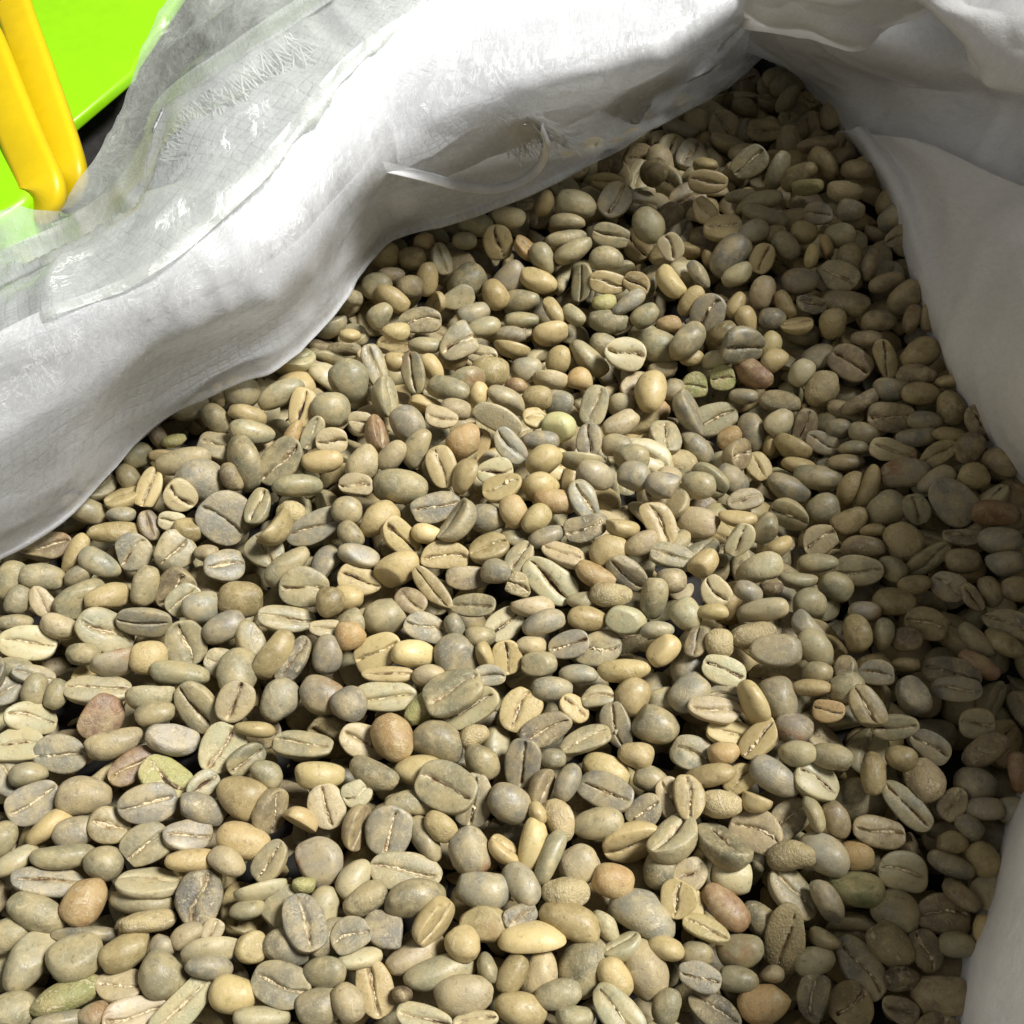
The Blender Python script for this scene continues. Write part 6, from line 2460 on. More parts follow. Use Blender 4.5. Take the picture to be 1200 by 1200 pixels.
375,746,-43,-41,1,-19,-88,108,79,55,4,
407,808,-19,0,52,-76,-37,90,62,47,1,
401,1040,-52,-15,-36,-75,-52,97,79,51,0,
423,1184,-70,32,-75,-56,-3,100,73,46,6,
456,1275,-62,-11,14,95,-19,98,78,48,1,
483,-927,-70,-23,-84,-31,36,99,77,46,4,
510,-283,-9,3,-66,-73,-13,108,81,47,1,
463,-226,-11,32,-73,-56,16,100,75,46,7,
469,4,-80,19,50,-83,-6,84,58,36,4,
489,187,-65,-34,-28,84,29,89,66,46,8,
487,730,-21,-13,-85,-31,38,89,67,42,4,
514,815,-9,-36,19,-23,87,88,62,39,0,
445,970,-48,-1,20,-94,-23,104,84,48,8,
467,1045,-60,-57,-9,-26,76,87,70,46,0,
485,1212,-92,-75,14,-6,63,101,80,43,8,
523,1343,-120,-12,98,3,11,97,74,51,7,
398,1330,-144,32,-92,-19,3,95,74,41,1,
636,-951,-57,-81,9,-26,-50,94,71,49,0,
579,-772,-86,2,-13,-98,-2,91,72,45,0,
559,-787,-43,41,-88,6,-17,91,64,42,7,
590,-576,-14,-9,-7,-43,89,108,87,50,0,
525,-418,4,-7,-95,-28,2,99,70,44,0,
583,-305,6,18,21,-95,3,80,65,40,4,
555,-125,-46,-20,-93,9,25,89,67,43,12,
586,275,-70,-88,-36,-5,-26,75,59,35,6,
623,637,-37,13,-33,-92,13,95,67,44,7,
630,842,-25,-47,-14,-12,-85,97,69,42,0,
605,950,-41,-89,-36,-10,24,85,62,44,3,
623,1110,-80,-9,-47,86,-2,73,54,38,7,
576,1287,-75,-23,82,-51,3,106,86,55,0,
586,1319,-118,60,-36,-55,42,89,63,44,0,
663,1466,-106,-22,-96,2,3,92,64,45,6,
574,1491,-159,-28,-88,-30,21,89,66,41,1,
693,-925,-53,70,-31,-12,-62,91,68,41,0,
737,-647,-25,7,-15,-92,-32,93,68,48,7,
675,-487,-15,-26,89,4,-34,74,57,34,4,
707,-241,-37,-6,-91,-35,13,86,60,39,0,
695,-175,-38,-20,-78,-56,14,98,80,52,1,
678,69,-99,96,-15,10,-13,91,74,42,12,
685,425,-28,7,21,-3,-97,84,65,36,1,
685,820,7,96,21,-3,9,98,74,51,7,
609,1135,-48,-2,1,17,98,88,70,45,7,
725,1162,-33,60,27,-33,66,96,70,46,7,
726,1333,-147,-40,5,-48,77,72,56,32,7,
688,1357,-157,40,25,-4,87,93,66,40,0,
723,1450,-140,-57,64,20,45,91,72,49,4,
677,1583,-145,20,-91,-27,-20,98,79,42,1,
745,-967,-32,23,-44,-85,7,87,66,44,7,
875,-924,-14,50,26,-74,-34,100,76,43,0,
888,-811,13,-22,-95,-15,4,84,58,43,4,
800,-653,0,-71,43,-4,54,96,66,47,1,
825,-543,5,-7,-77,-59,19,86,65,38,1,
858,-407,13,-19,-44,78,37,80,53,48,0,
789,-334,3,14,-93,-1,30,91,72,47,0,
844,856,1,-2,55,78,-28,99,80,50,12,
720,1080,-22,7,22,53,-80,93,61,56,4,
820,1398,-69,-9,83,-50,17,87,61,46,4,
755,1284,-73,2,-68,65,30,87,70,43,12,
727,1405,-84,12,97,-1,-15,90,65,41,8,
868,1430,-81,48,18,-37,76,97,78,44,7,
880,-681,-26,-26,-15,94,10,79,59,39,12,
972,-547,6,7,53,-80,25,95,69,51,7,
912,-427,17,-5,77,-61,14,84,58,42,0,
945,-344,27,-21,42,87,-9,93,67,43,7,
906,-71,18,92,-13,2,34,91,60,55,8,
826,420,-11,-4,-87,42,21,95,77,44,7,
978,547,1,22,-93,-27,-1,96,67,43,1,
1006,637,17,-55,60,-34,45,92,65,44,1,
931,740,23,70,-5,2,69,95,70,40,0,
944,826,5,62,-23,-19,-71,97,75,46,4,
882,975,28,4,-5,91,39,107,85,51,4,
895,1113,-43,-27,-14,-94,5,83,65,43,0,
858,1265,-30,68,-33,-11,62,106,70,63,7,
960,-280,38,-8,-11,-32,93,97,69,44,0,
1066,-216,54,-16,-42,-9,-88,87,62,45,0,
983,-133,51,17,-1,19,-96,105,77,55,4,
984,-67,51,-5,12,-84,-50,97,78,46,6,
1003,76,46,-6,-96,-23,3,92,75,43,0,
1019,242,29,66,-9,24,-69,105,81,47,6,
986,351,63,10,1,96,24,97,74,53,6,
954,490,18,-11,-15,95,-19,80,61,35,4,
1090,116,43,-12,73,66,5,88,62,40,0,
-1042,-243,-70,37,40,6,-82,90,73,44,0,
-990,-50,-67,-76,25,0,-58,86,69,44,0,
-915,-531,-94,98,-15,-1,-2,83,61,40,6,
-959,-406,-66,11,85,-49,8,92,74,40,6,
-961,-354,14,3,-5,99,3,95,67,46,1,
-1029,-7,-84,23,-9,58,-76,103,83,46,7,
-747,-1003,-111,30,44,-33,77,95,66,47,0,
-827,-843,-74,25,-24,-32,-87,99,73,44,6,
-889,-729,-60,20,93,-17,24,100,76,53,7,
-836,132,-37,71,-43,-13,53,88,62,41,7,
-776,-932,-103,-4,-67,73,2,79,59,35,8,
-811,-623,-71,-45,8,13,87,93,73,41,3,
-740,259,-39,-21,89,36,-10,89,69,48,0,
-648,-967,-55,37,-49,-67,39,89,59,54,7,
-654,315,-31,5,-13,97,15,92,70,41,1,
-550,-983,-58,77,11,14,-59,105,76,54,4,
-531,-692,-52,24,-16,-93,19,82,61,38,4,
-476,339,-25,97,0,9,15,91,71,42,4,
-485,400,0,-15,-94,-27,7,102,80,52,6,
-417,-954,-85,-60,-72,-31,-7,89,62,39,0,
-331,-783,7,-5,50,85,-10,96,65,42,1,
-466,-55,34,-48,-63,-57,-16,98,67,50,3,
-430,106,-43,-18,-49,-80,-25,77,59,35,6,
-410,375,-37,5,33,21,91,96,73,41,6,
-416,428,-46,19,-9,-80,-54,83,57,40,0,
-429,554,-51,29,93,-6,18,96,77,50,1,
-301,-956,-75,-3,81,47,-32,95,75,43,7,
-370,523,-61,7,-96,11,-19,80,61,35,0,
-350,753,-71,-47,-71,-23,-44,93,61,56,7,
-302,826,-79,10,35,92,-2,92,71,47,6,
-256,-425,-88,-6,3,79,-59,96,71,41,12,
-120,164,-26,5,15,47,-86,92,73,48,12,
-182,621,-58,28,-81,3,-49,72,49,33,4,
-249,865,-78,36,38,83,14,94,71,40,8,
-109,-990,-80,69,34,-14,61,97,72,43,7,
-106,-390,15,-7,20,-97,5,108,84,55,0,
-111,-42,38,32,-32,83,-29,97,75,52,0,
-152,119,-28,-72,-48,40,26,96,78,42,0,
-81,192,-49,23,-42,85,18,92,65,43,4,
-91,823,-57,-31,-94,5,-5,77,56,40,3,
-104,879,-49,-72,9,35,-58,72,59,34,7,
41,-977,-49,-12,97,-17,-3,97,77,43,1,
-35,821,-90,-5,81,-41,-40,79,63,34,6,
11,892,-40,75,22,14,59,108,80,47,1,
117,-1001,-69,80,19,33,-44,72,58,36,1,
121,-216,-68,75,47,43,6,87,70,41,3,
82,53,-35,-1,-5,-93,34,89,67,44,0,
82,243,-73,22,-91,10,31,78,62,38,3,
252,201,-81,-21,95,19,3,92,64,45,7,
342,256,-112,87,-35,-31,-5,76,55,36,1,
193,893,-29,-5,-15,-35,91,83,55,50,4,
157,1072,-26,8,-89,43,0,97,75,44,3,
299,-983,-26,-25,87,15,-38,105,81,51,3,
265,-648,14,-28,-89,-34,-3,100,66,60,0,
319,-51,-14,-15,-48,82,-23,95,68,42,7,
283,69,-20,35,56,67,29,100,74,51,7,
292,168,-43,13,-96,17,10,100,69,50,6,
286,228,-110,30,-82,-46,-7,87,59,40,4,
257,462,-52,5,-15,-95,-24,96,77,51,6,
325,870,-32,74,19,-25,57,83,62,43,6,
271,1142,-38,80,-28,-16,48,88,69,45,7,
322,1218,-59,70,68,8,15,82,67,38,12,
374,-986,-29,-14,31,90,22,108,78,51,0,
373,-8,-28,-93,-5,25,24,96,66,44,7,
412,113,-57,49,-81,28,-6,93,68,49,0,
334,239,-67,10,72,-67,-2,91,67,45,0,
398,304,-67,-8,-86,10,47,108,88,49,1,
337,490,-60,87,41,7,-22,99,75,48,0,
409,674,-16,6,-18,35,-91,98,71,48,6,
428,758,-10,20,23,-91,24,81,57,42,4,
396,893,-34,-81,-12,-11,-54,96,70,42,8,
330,1068,-54,18,-77,-58,-13,90,60,54,6,
385,1115,-50,47,33,-24,77,98,75,43,7,
371,1306,-73,-61,15,-49,-59,91,71,39,12,
478,-995,-42,-11,-17,-96,10,95,78,51,7,
456,-106,-37,-50,24,-33,75,79,64,42,0,
393,477,-22,37,-13,59,-69,101,69,53,0,
530,758,-24,46,-34,-18,-79,84,62,43,6,
461,899,-42,80,-23,14,52,82,65,40,7,
518,1007,-59,93,-32,-3,-15,74,58,37,7,
472,1147,-52,3,50,-85,-9,104,81,51,1,
507,1325,-82,-63,-4,0,77,88,70,39,7,
516,1274,-116,86,-3,-26,42,78,62,34,4,
486,1410,-101,-10,-40,89,16,107,70,64,1,
543,-830,-85,85,41,-17,-25,82,63,36,4,
548,-490,11,-18,-88,38,18,99,69,46,7,
618,-499,8,-6,59,-79,11,93,72,46,0,
518,442,-6,-18,1,81,54,108,87,57,1,
585,747,-22,-14,69,44,-54,95,73,47,7,
629,779,-15,-88,-36,27,9,83,58,43,12,
602,907,-29,-57,-16,-36,71,83,59,38,0,
584,1065,-50,-92,-17,-19,27,81,56,40,7,
580,1203,-55,-17,-96,-6,15,108,86,49,7,
628,1304,-110,-6,-77,-21,-58,82,62,40,0,
582,1502,-122,65,-34,-23,-63,89,62,38,0,
638,-961,24,9,45,-88,1,104,83,54,8,
650,-418,4,49,-37,69,-35,92,64,39,7,
659,901,-31,4,-61,-77,9,80,61,43,1,
633,1085,-26,25,-8,3,-95,80,53,48,6,
691,1265,-68,-46,14,-53,69,87,61,41,6,
710,1387,-122,-53,21,-14,80,86,66,44,4,
737,1522,-123,-80,-17,-17,-53,87,71,39,7,
687,1515,-139,-1,-80,49,32,93,72,47,7,
798,-980,-16,-9,-83,53,-3,86,63,40,0,
757,-872,-32,42,89,-8,-8,83,66,42,0,
821,-795,-15,-35,-73,54,-13,92,73,42,1,
854,-481,17,11,-90,-34,18,103,77,46,4,
769,468,-10,2,-71,-69,8,80,63,36,3,
849,683,16,2,78,59,17,92,73,45,0,
727,906,-14,-93,-31,-11,-5,89,68,45,8,
836,1055,6,-81,39,1,-42,88,71,41,7,
797,1092,-21,5,-50,83,19,92,64,39,12,
687,1119,-57,-39,-29,63,-60,88,70,40,7,
790,1351,-82,51,2,17,83,92,68,46,0,
775,1461,-69,-87,-46,-7,-10,105,69,63,0,
754,1514,-87,-22,17,-9,95,95,70,43,6,
907,-648,22,6,-44,86,20,98,69,46,0,
936,-508,40,2,-63,77,0,104,83,45,8,
990,-423,13,8,11,-94,27,99,69,44,0,
881,-370,-30,-5,-87,35,-33,82,59,37,0,
927,-15,72,14,-37,86,-30,81,55,36,6,
867,552,5,-26,-93,15,-16,108,81,57,7,
859,610,37,-4,58,-79,-9,94,74,46,1,
978,775,-2,-36,-73,-53,-22,83,60,35,0,
922,876,32,-85,-39,-7,-33,102,70,46,3,
875,904,12,-1,-23,-18,-94,95,75,43,7,
864,1135,-10,-7,78,60,7,96,65,50,7,
943,1165,-16,-67,12,-25,68,93,69,42,4,
1003,-380,45,18,-94,25,-1,94,73,41,0,
1067,-140,63,21,-23,-79,52,103,80,52,1,
1052,26,61,95,-11,-21,11,88,71,38,0,
1056,179,36,-9,-97,-19,5,92,70,46,3,
1015,468,50,-17,-2,97,-13,101,82,48,7,
1135,131,67,-56,-42,-53,-45,79,63,39,7,
]
LABELS = [
    "large olive-grey bean rounded back up, a little below the orange-brown bean",
    "widest grey bean, well above the round creaseless olive bean",
    "longest pale creased bean, well left of the rusty-ended grey bean",
    "large grey bean rounded back up, just below and right of the orange-brown bean",
    "large slim pale green bean crease up, just right of the pinkish creased bean",
    "big speckled tan bean, well below and right of the red-brown patched bean",
    "large grey bean crease up, well below and right of the dark grey square-ended bean",
    "round grey bean crease up, just above and left of the longest pale creased bean",
    "dark grey square-ended bean, well right of the rough orange-tan bean",
    "large round olive-grey bean rounded back up, just above the long speckled green bean",
    "large brown bean rounded back up, well below and right of the dark green bean",
    "large beige bean rounded back up, well below the large smooth grey bean",
    "large olive-grey bean rounded back up, just above and left of the long speckled green bean",
    "big level-lying olive bean, well above the broken reddish bean",
    "large beige bean rounded back up, a little below the orange-brown bean",
    "large slim olive-grey bean rounded back up, well below the longest pale creased bean",
    "pale open-creased bean, well left of the smooth pale yellow bean",
    "large grey bean crease up, a little below the dark green bean",
    "round rust-stained bean rounded back up, a little below the smooth pale yellow bean",
    "large grey bean crease up, a little below and left of the pale open-creased bean",
    "large tan-yellow bean crease up, just above and right of the orange-brown bean",
    "pale slant-creased bean, well below and right of the cut-topped grey bean",
    "fat two-halved tan bean, well above the red-brown patched bean",
    "large smooth grey bean, just below the rusty-ended grey bean",
    "round olive-grey bean crease up, a little above and left of the dark grey square-ended bean",
    "pinkish creased bean, well right of the long speckled green bean",
    "grey bean rounded back up, just right of the smooth yellow oval bean",
    "brownish olive bean rounded back up, just below the pale open-creased bean",
    "large olive-grey bean rounded back up, just below the longest pale creased bean",
    "yellow-green bean crease up, a little below and left of the pale open-creased bean",
    "large grey bean crease up, a little above the orange-brown bean",
    "large slim grey bean crease up, just above and left of the rough orange-tan bean",
    "olive-grey bean rounded back up, just above and right of the pinkish creased bean",
    "large olive-grey bean crease up, just above the big speckled tan bean",
    "large slim pale green bean crease up, well below the orange-brown bean",
    "large slim brownish olive bean rounded back up, well left of the red-brown patched bean",
    "large pale yellow bean on its side, a little below and left of the orange-brown bean",
    "rusty-ended grey bean, just above the large smooth grey bean",
    "large slim olive-grey bean rounded back up, just left of the rough orange-tan bean",
    "olive-grey bean rounded back up, a little below the smooth yellow oval bean",
    "silvery-creased dark bean, just left of the rusty bean by the right flap",
    "round grey bean rounded back up, just above and left of the widest grey bean",
    "tan-yellow bean crease up, well below the longest pale creased bean",
    "brown bean crease up, a little right of the dark green bean",
    "long speckled green bean, well left of the pinkish creased bean",
    "grey bean crease up, just above the rusty-ended grey bean",
    "large olive-grey bean crease up, just above and left of the pale open-creased bean",
    "large pale green bean crease up, well above the rusty-ended grey bean",
    "large slim beige bean rounded back up, a little below the longest pale creased bean",
    "orange-tan bean rounded back up, a little above and right of the smooth pale yellow bean",
    "long smooth olive bean, well left of the cut-topped grey bean",
    "olive-grey bean crease up, a little right of the round creaseless olive bean",
    "grey bean crease up, well below and left of the broken reddish bean",
    "round brownish olive bean crease up, well below the dark green bean",
    "rough orange-tan bean, well above the long speckled green bean",
    "grey bean crease up, a little below and left of the broken reddish bean",
    "orange-tan bean rounded back up, a little below the big speckled tan bean",
    "large pale green bean crease up, a little left of the big level-lying olive bean",
    "round olive-grey bean crease up, a little below and left of the round creaseless olive bean",
    "grey bean rounded back up, just above and left of the dark green bean",
    "large slim olive-grey bean crease up, just above the broken reddish bean",
    "olive-grey bean rounded back up, well below and left of the golden wrinkled bean",
    "beige bean rounded back up, a little below the broken reddish bean",
    "olive-grey bean crease up, a little above and right of the widest grey bean",
    "round olive-grey bean crease up, just right of the dark green bean",
    "broken reddish bean, well below the big level-lying olive bean",
    "tan-yellow bean crease up, well below and right of the smooth yellow oval bean",
    "large slim grey bean crease up, a little right of the widest grey bean",
    "tan-yellow bean rounded back up, a little above and right of the dark grey square-ended bean",
    "olive-grey bean crease up, a little right of the dark grey square-ended bean",
    "grey bean rounded back up, a little below and right of the dark grey square-ended bean",
    "long slant-creased olive bean, well above and right of the dark green bean",
    "large dark grey bean crease up, a little below the red-brown patched bean",
    "dark green bean, well above and right of the big speckled tan bean",
    "large rust-stained bean rounded back up, just below and right of the golden wrinkled bean",
    "large slim pale green bean crease up, well right of the pale open-creased bean",
    "brownish olive bean rounded back up, a little above the pinkish creased bean",
    "beige bean crease up, a little above and right of the smooth pale yellow bean",
    "pale yellow bean crease up, just left of the smooth yellow oval bean",
    "round olive-grey bean rounded back up, just below and right of the dark green bean",
    "round rough tan bean rounded back up, well right of the big speckled tan bean",
    "olive-grey bean rounded back up, just above and left of the big level-lying olive bean",
    "large olive-grey bean rounded back up, a little above the widest grey bean",
    "large pale green bean half-turned crease, a little left of the dark grey square-ended bean",
    "round olive-grey bean rounded back up, well above and left of the long smooth olive bean",
    "large slim olive-grey bean crease up, just above and left of the smooth pale yellow bean",
    "wrinkled grey bean rounded back up, just left of the pale open-creased bean",
    "grey bean crease up, well above the large smooth grey bean",
    "tan-yellow bean rounded back up, just below the large smooth grey bean",
    "large slim dark grey bean crease up, just left of the rust-orange bean",
    "large slim grey bean rounded back up, a little above the fat two-halved tan bean",
    "red-brown patched bean, well above and left of the big speckled tan bean",
    "grey bean crease up, a little above and left of the fat two-halved tan bean",
    "tan-yellow bean rounded back up, well below the large smooth grey bean",
    "tan-yellow bean rounded back up, a little below and right of the round creaseless olive bean",
    "olive-grey bean rounded back up, a little above the orange-brown bean",
    "grey bean crease up, a little below the longest pale creased bean",
    "tan-yellow bean rounded back up, a little right of the pinkish creased bean",
    "pale green bean crease up, a little above and right of the fat two-halved tan bean",
    "rust-stained bean rounded back up, a little above the smooth pale yellow bean",
    "grey bean rounded back up, a little above and right of the rusty-ended grey bean",
    "pale green bean crease up, well above and left of the rough orange-tan bean",
    "dark grey bean crease up, well above and right of the rusty-ended grey bean",
    "dark grey bean crease up, just above and right of the fat two-halved tan bean",
    "small round beige bean rounded back up, just above and left of the orange-brown bean",
    "olive-grey bean crease up, a little below and right of the pale slant-creased bean",
    "olive-grey bean rounded back up, just right of the orange-brown bean",
    "beige bean crease up, just below the smooth pale yellow bean",
    "round creaseless olive bean, well below the widest grey bean",
    "grey bean rounded back up, a little above and right of the pale open-creased bean",
    "pale yellow bean rounded back up, a little above and left of the rusty-ended grey bean",
    "olive-grey bean rounded back up, well below and right of the dark grey square-ended bean",
    "rust-stained bean rounded back up, a little below the golden wrinkled bean",
    "rough tan bean rounded back up, just above and right of the long slant-creased olive bean",
    "olive-grey bean rounded back up, just above and left of the smooth yellow oval bean",
    "large tan-yellow bean half-turned crease, a little below and right of the longest pale creased bean",
    "reddish brown bean crease up, a little below and right of the broken reddish bean",
    "large pale green bean on its side, just below the dark grey square-ended bean",
    "grey bean rounded back up, a little below and left of the golden wrinkled bean",
    "pale green bean rounded back up, just above the red-brown patched bean",
    "large slim olive-grey bean rounded back up, a little right of the rough orange-tan bean",
    "round beige bean crease up, just above the pale open-creased bean",
    "beige bean crease up, just above and left of the pinkish creased bean",
    "brown bean crease up, a little left of the round creaseless olive bean",
    "small round olive-grey bean rounded back up, a little left of the long speckled green bean",
    "small round olive-grey bean crease up, a little below and left of the widest grey bean",
    "large slim beige bean rounded back up, just below and right of the broken reddish bean",
    "slim olive-grey bean rounded back up, just below the round creaseless olive bean",
    "small round brownish olive bean crease up, a little above the rough orange-tan bean",
    "pale green bean crease up, well above the rough orange-tan bean",
    "tan-yellow bean rounded back up, a little below the long smooth olive bean",
    "brown bean crease up, a little right of the reddish kidney-shaped bean",
    "tan-yellow bean rounded back up, well above the orange-brown bean",
    "brown bean crease up, just below and left of the long slant-creased olive bean",
    "grey bean crease up, just right of the big level-lying olive bean",
    "large slim olive-grey bean crease up, just below and right of the round creaseless olive bean",
    "olive-grey bean rounded back up, just below the red-brown patched bean",
    "beige bean rounded back up, a little below and right of the large smooth grey bean",
    "grey bean crease up, a little above the dark grey square-ended bean",
    "brown bean crease up, a little below and left of the smooth pale yellow bean",
    "grey bean crease up, just below and right of the long smooth olive bean",
    "small rough tan bean rounded back up, well above and left of the rust-orange bean",
    "brown bean crease up, a little above and left of the big level-lying olive bean",
    "pale green creased bean, just below and right of the two rough green beans",
    "grey bean rounded back up, well above the reddish kidney-shaped bean",
    "tan-yellow bean crease up, well below and left of the pale green creased bean",
    "rough tan bean rounded back up, just left of the orange-brown bean",
    "dark grey bean crease up, a little below and right of the big speckled tan bean",
    "brown bean crease up lying level, above and left of the silvery-creased dark bean",
    "grey bean rounded back up, just right of the large smooth grey bean",
    "rust-stained bean on its side, just below and right of the big level-lying olive bean",
    "olive-grey bean rounded back up slanting up to the right, right of the pinkish creased bean",
    "rough tan bean rounded back up, just below and right of the fat two-halved tan bean",
    "rust-stained bean rounded back up, a little above and left of the silvery-creased dark bean",
    "small round grey bean rounded back up, a little right of the long slant-creased olive bean",
    "olive-grey bean crease up, well below and left of the silvery-creased dark bean",
    "grey bean crease up, well above the orange-brown bean",
    "orange-brown bean, well left of the red-brown patched bean",
    "small olive-grey bean rounded back up, a little left of the rough orange-tan bean",
    "small round olive-grey bean rounded back up, well above and right of the widest grey bean",
    "pale green bean rounded back up, well right of the dark grey square-ended bean",
    "slim pale yellow bean rounded back up, a little right of the rusty-ended grey bean",
    "rough tan bean rounded back up, a little above and left of the orange-brown bean",
    "brownish olive bean crease up, a little above and left of the rust-orange bean",
    "large slim beige bean crease up, a little below and left of the golden wrinkled bean",
    "tan-yellow bean crease up, a little above and left of the fat two-halved tan bean",
    "tan-yellow bean crease up, a little below and left of the cut-topped grey bean",
    "large slim beige bean rounded back up, well left of the long smooth olive bean",
    "tan-yellow bean rounded back up, just below and left of the long smooth olive bean",
    "small round olive-grey bean crease up, just below and right of the widest grey bean",
    "brownish olive bean crease up slanting down to the right, above the long slant-creased olive bean",
    "slim pale green bean crease up, a little above the cut-topped grey bean",
    "grey bean rounded back up, a little above the rough orange-tan bean",
    "slim grey bean rounded back up, a little below the pale open-creased bean",
    "olive-grey bean rounded back up, well below and left of the orange-brown bean",
    "pale green bean crease up, just below and left of the golden wrinkled bean",
    "beige bean crease up, a little above and left of the fat two-halved tan bean",
    "small olive-grey bean rounded back up, well above the long smooth olive bean",
    "small grey bean crease up, well below and left of the broken reddish bean",
    "large slim olive-grey bean rounded back up, well above the long speckled green bean",
    "small grey bean crease up, just above and left of the round creaseless olive bean",
    "tan-yellow bean crease up, a little above and left of the smooth yellow oval bean",
    "small olive-grey bean rounded back up, a little above the rusty-ended grey bean",
    "large slim olive-grey bean rounded back up, well below the widest grey bean",
    "smooth pale yellow bean, well right of the pale open-creased bean",
    "slim olive-grey bean rounded back up, a little below and right of the widest grey bean",
    "grey bean crease up, just above and right of the smooth yellow oval bean",
    "pale yellow bean crease up, just above and right of the long smooth olive bean",
    "small round tan-yellow bean crease up, just left of the red-brown patched bean",
    "small round grey bean rounded back up, a little above the smooth pale yellow bean",
    "small round grey bean crease up, well left of the large smooth grey bean",
    "small round grey bean crease up, a little above the big level-lying olive bean",
    "small round grey bean rounded back up, a little above the long smooth olive bean",
    "small round olive-grey bean rounded back up, well above and left of the broken reddish bean",
    "slim brown bean rounded back up, a little below the rust-orange bean",
    "small round olive-grey bean rounded back up, a little left of the silvery-creased dark bean",
    "olive-grey bean crease up, a little above and right of the dark grey square-ended bean",
    "small round olive-grey bean rounded back up, just above and right of the rough orange-tan bean",
    "small round brownish olive bean rounded back up, well above the orange-brown bean",
    "olive-grey bean rounded back up, well above the widest grey bean",
    "small round grey bean crease up, a little above the two rough green beans",
    "slim tan-yellow bean crease up, just below the long smooth olive bean",
    "small round tan-yellow bean rounded back up, well right of the cut-topped grey bean",
    "tan-yellow bean crease up, a little above the fat two-halved tan bean",
    "large slim olive-grey bean crease up, well above the orange-brown bean",
    "slim olive-grey bean rounded back up, well above the longest pale creased bean",
    "slim grey bean crease up, just below and left of the rust-orange bean",
    "pale green bean rounded back up, a little above the golden wrinkled bean",
    "small round grey bean rounded back up, a little below and left of the rust-orange bean",
    "grey bean crease up, a little right of the pale slant-creased bean",
    "olive-grey bean rounded back up, just below and left of the longest pale creased bean",
    "small pale green bean rounded back up, a little right of the golden wrinkled bean",
    "large slim brownish olive bean crease up, a little above the smooth yellow oval bean",
    "small grey bean crease up, a little above and right of the pale slant-creased bean",
    "slim pale yellow bean crease up, a little below the golden wrinkled bean",
    "small tan-yellow bean rounded back up, a little below the orange-brown bean",
    "small pale green bean crease up, a little below and left of the pale slant-creased bean",
    "slim olive-grey bean rounded back up, just above and right of the longest pale creased bean",
    "olive-grey bean crease up, a little above the widest grey bean",
    "small round tan-yellow bean rounded back up, a little below the large smooth grey bean",
    "small round tan-yellow bean rounded back up, well above and left of the pale open-creased bean",
    "small beige bean rounded back up, well below and left of the longest pale creased bean",
    "brown bean half-turned crease, a little below and right of the smooth pale yellow bean",
    "olive-grey bean rounded back up, well below and left of the longest pale creased bean",
    "slim pale green bean rounded back up, just above the golden wrinkled bean",
    "rough tan bean rounded back up, just above and left of the fat two-halved tan bean",
    "small brown bean crease up, a little below and right of the dark green bean",
    "small grey bean rounded back up, a little left of the smooth yellow oval bean",
    "small olive-grey bean crease up, well above and right of the reddish kidney-shaped bean",
    "small dark grey bean crease up, a little above and right of the orange-brown bean",
    "cut-topped grey bean, well above and left of the pale slant-creased bean",
    "small round olive-grey bean crease up, well below and right of the long slant-creased olive bean",
    "slim olive-grey bean rounded back up, well below and right of the pale green creased bean",
    "small round olive-grey bean rounded back up, well above the widest grey bean",
    "small brownish olive bean crease up, just below the cut-topped grey bean",
    "dark grey bean crease up, a little above and right of the pale slant-creased bean",
    "golden wrinkled bean, well above the fat two-halved tan bean",
    "tan-yellow bean on its side, a little below the golden wrinkled bean",
    "slim rough tan bean rounded back up, a little right of the rough orange-tan bean",
    "small olive-grey bean rounded back up, just above and left of the big speckled tan bean",
    "small beige bean rounded back up, just above and left of the long smooth olive bean",
    "large slim olive-grey bean rounded back up, a little left of the orange-brown bean",
    "slim dark grey bean crease up, well above and right of the pale open-creased bean",
    "small grey bean rounded back up, just below the rusty bean by the right flap",
    "small wrinkled grey bean crease up, a little below the red-brown patched bean",
    "small brownish olive bean rounded back up, a little below the large smooth grey bean",
    "small grey bean crease up, a little above and right of the long slant-creased olive bean",
    "small grey bean rounded back up, just below and left of the round creaseless olive bean",
    "olive-grey bean on its side, a little right of the broken reddish bean",
    "small pale green bean rounded back up, well above and left of the reddish kidney-shaped bean",
    "reddish kidney-shaped bean, just right of the two rough green beans",
    "small pale yellow bean crease up, well above and left of the long smooth olive bean",
    "slim olive-grey bean rounded back up, a little above the longest pale creased bean",
    "small grey bean crease up, a little below the pale slant-creased bean",
    "slim olive-grey bean rounded back up, well above the big level-lying olive bean",
    "small pale green bean rounded back up, a little left of the longest pale creased bean",
    "slim tan-yellow bean crease up, just below and left of the red-brown patched bean",
    "smooth yellow oval bean, well above and right of the smooth pale yellow bean",
    "small pale green bean rounded back up, well left of the golden wrinkled bean",
    "slim beige bean crease up, a little above and left of the silvery-creased dark bean",
    "small rust-stained bean rounded back up, a little below and right of the golden wrinkled bean",
    "olive-grey bean rounded back up, a little above and left of the big level-lying olive bean",
    "small round grey bean crease up, well above and left of the two rough green beans",
    "grey bean rounded back up, just right of the pale green creased bean",
    "small olive-grey bean crease up, well above the reddish kidney-shaped bean",
    "small brownish olive bean rounded back up, well above the cut-topped grey bean",
    "small grey bean rounded back up, just left of the round creaseless olive bean",
    "small brownish olive bean rounded back up, well above and left of the rust-orange bean",
    "small brown bean rounded back up, well above and right of the reddish kidney-shaped bean",
    "small rough tan bean rounded back up, a little right of the reddish kidney-shaped bean",
    "small olive-grey bean crease up, just below and right of the pale open-creased bean",
    "large slim tan-yellow bean rounded back up, well above the red-brown patched bean",
    "slim grey bean rounded back up, a little below the dark grey square-ended bean",
    "rusty bean by the right flap, just right of the silvery-creased dark bean",
    "slim tan-yellow bean rounded back up, well below and right of the pale slant-creased bean",
    "slim tan-yellow bean rounded back up, just above the dark grey square-ended bean",
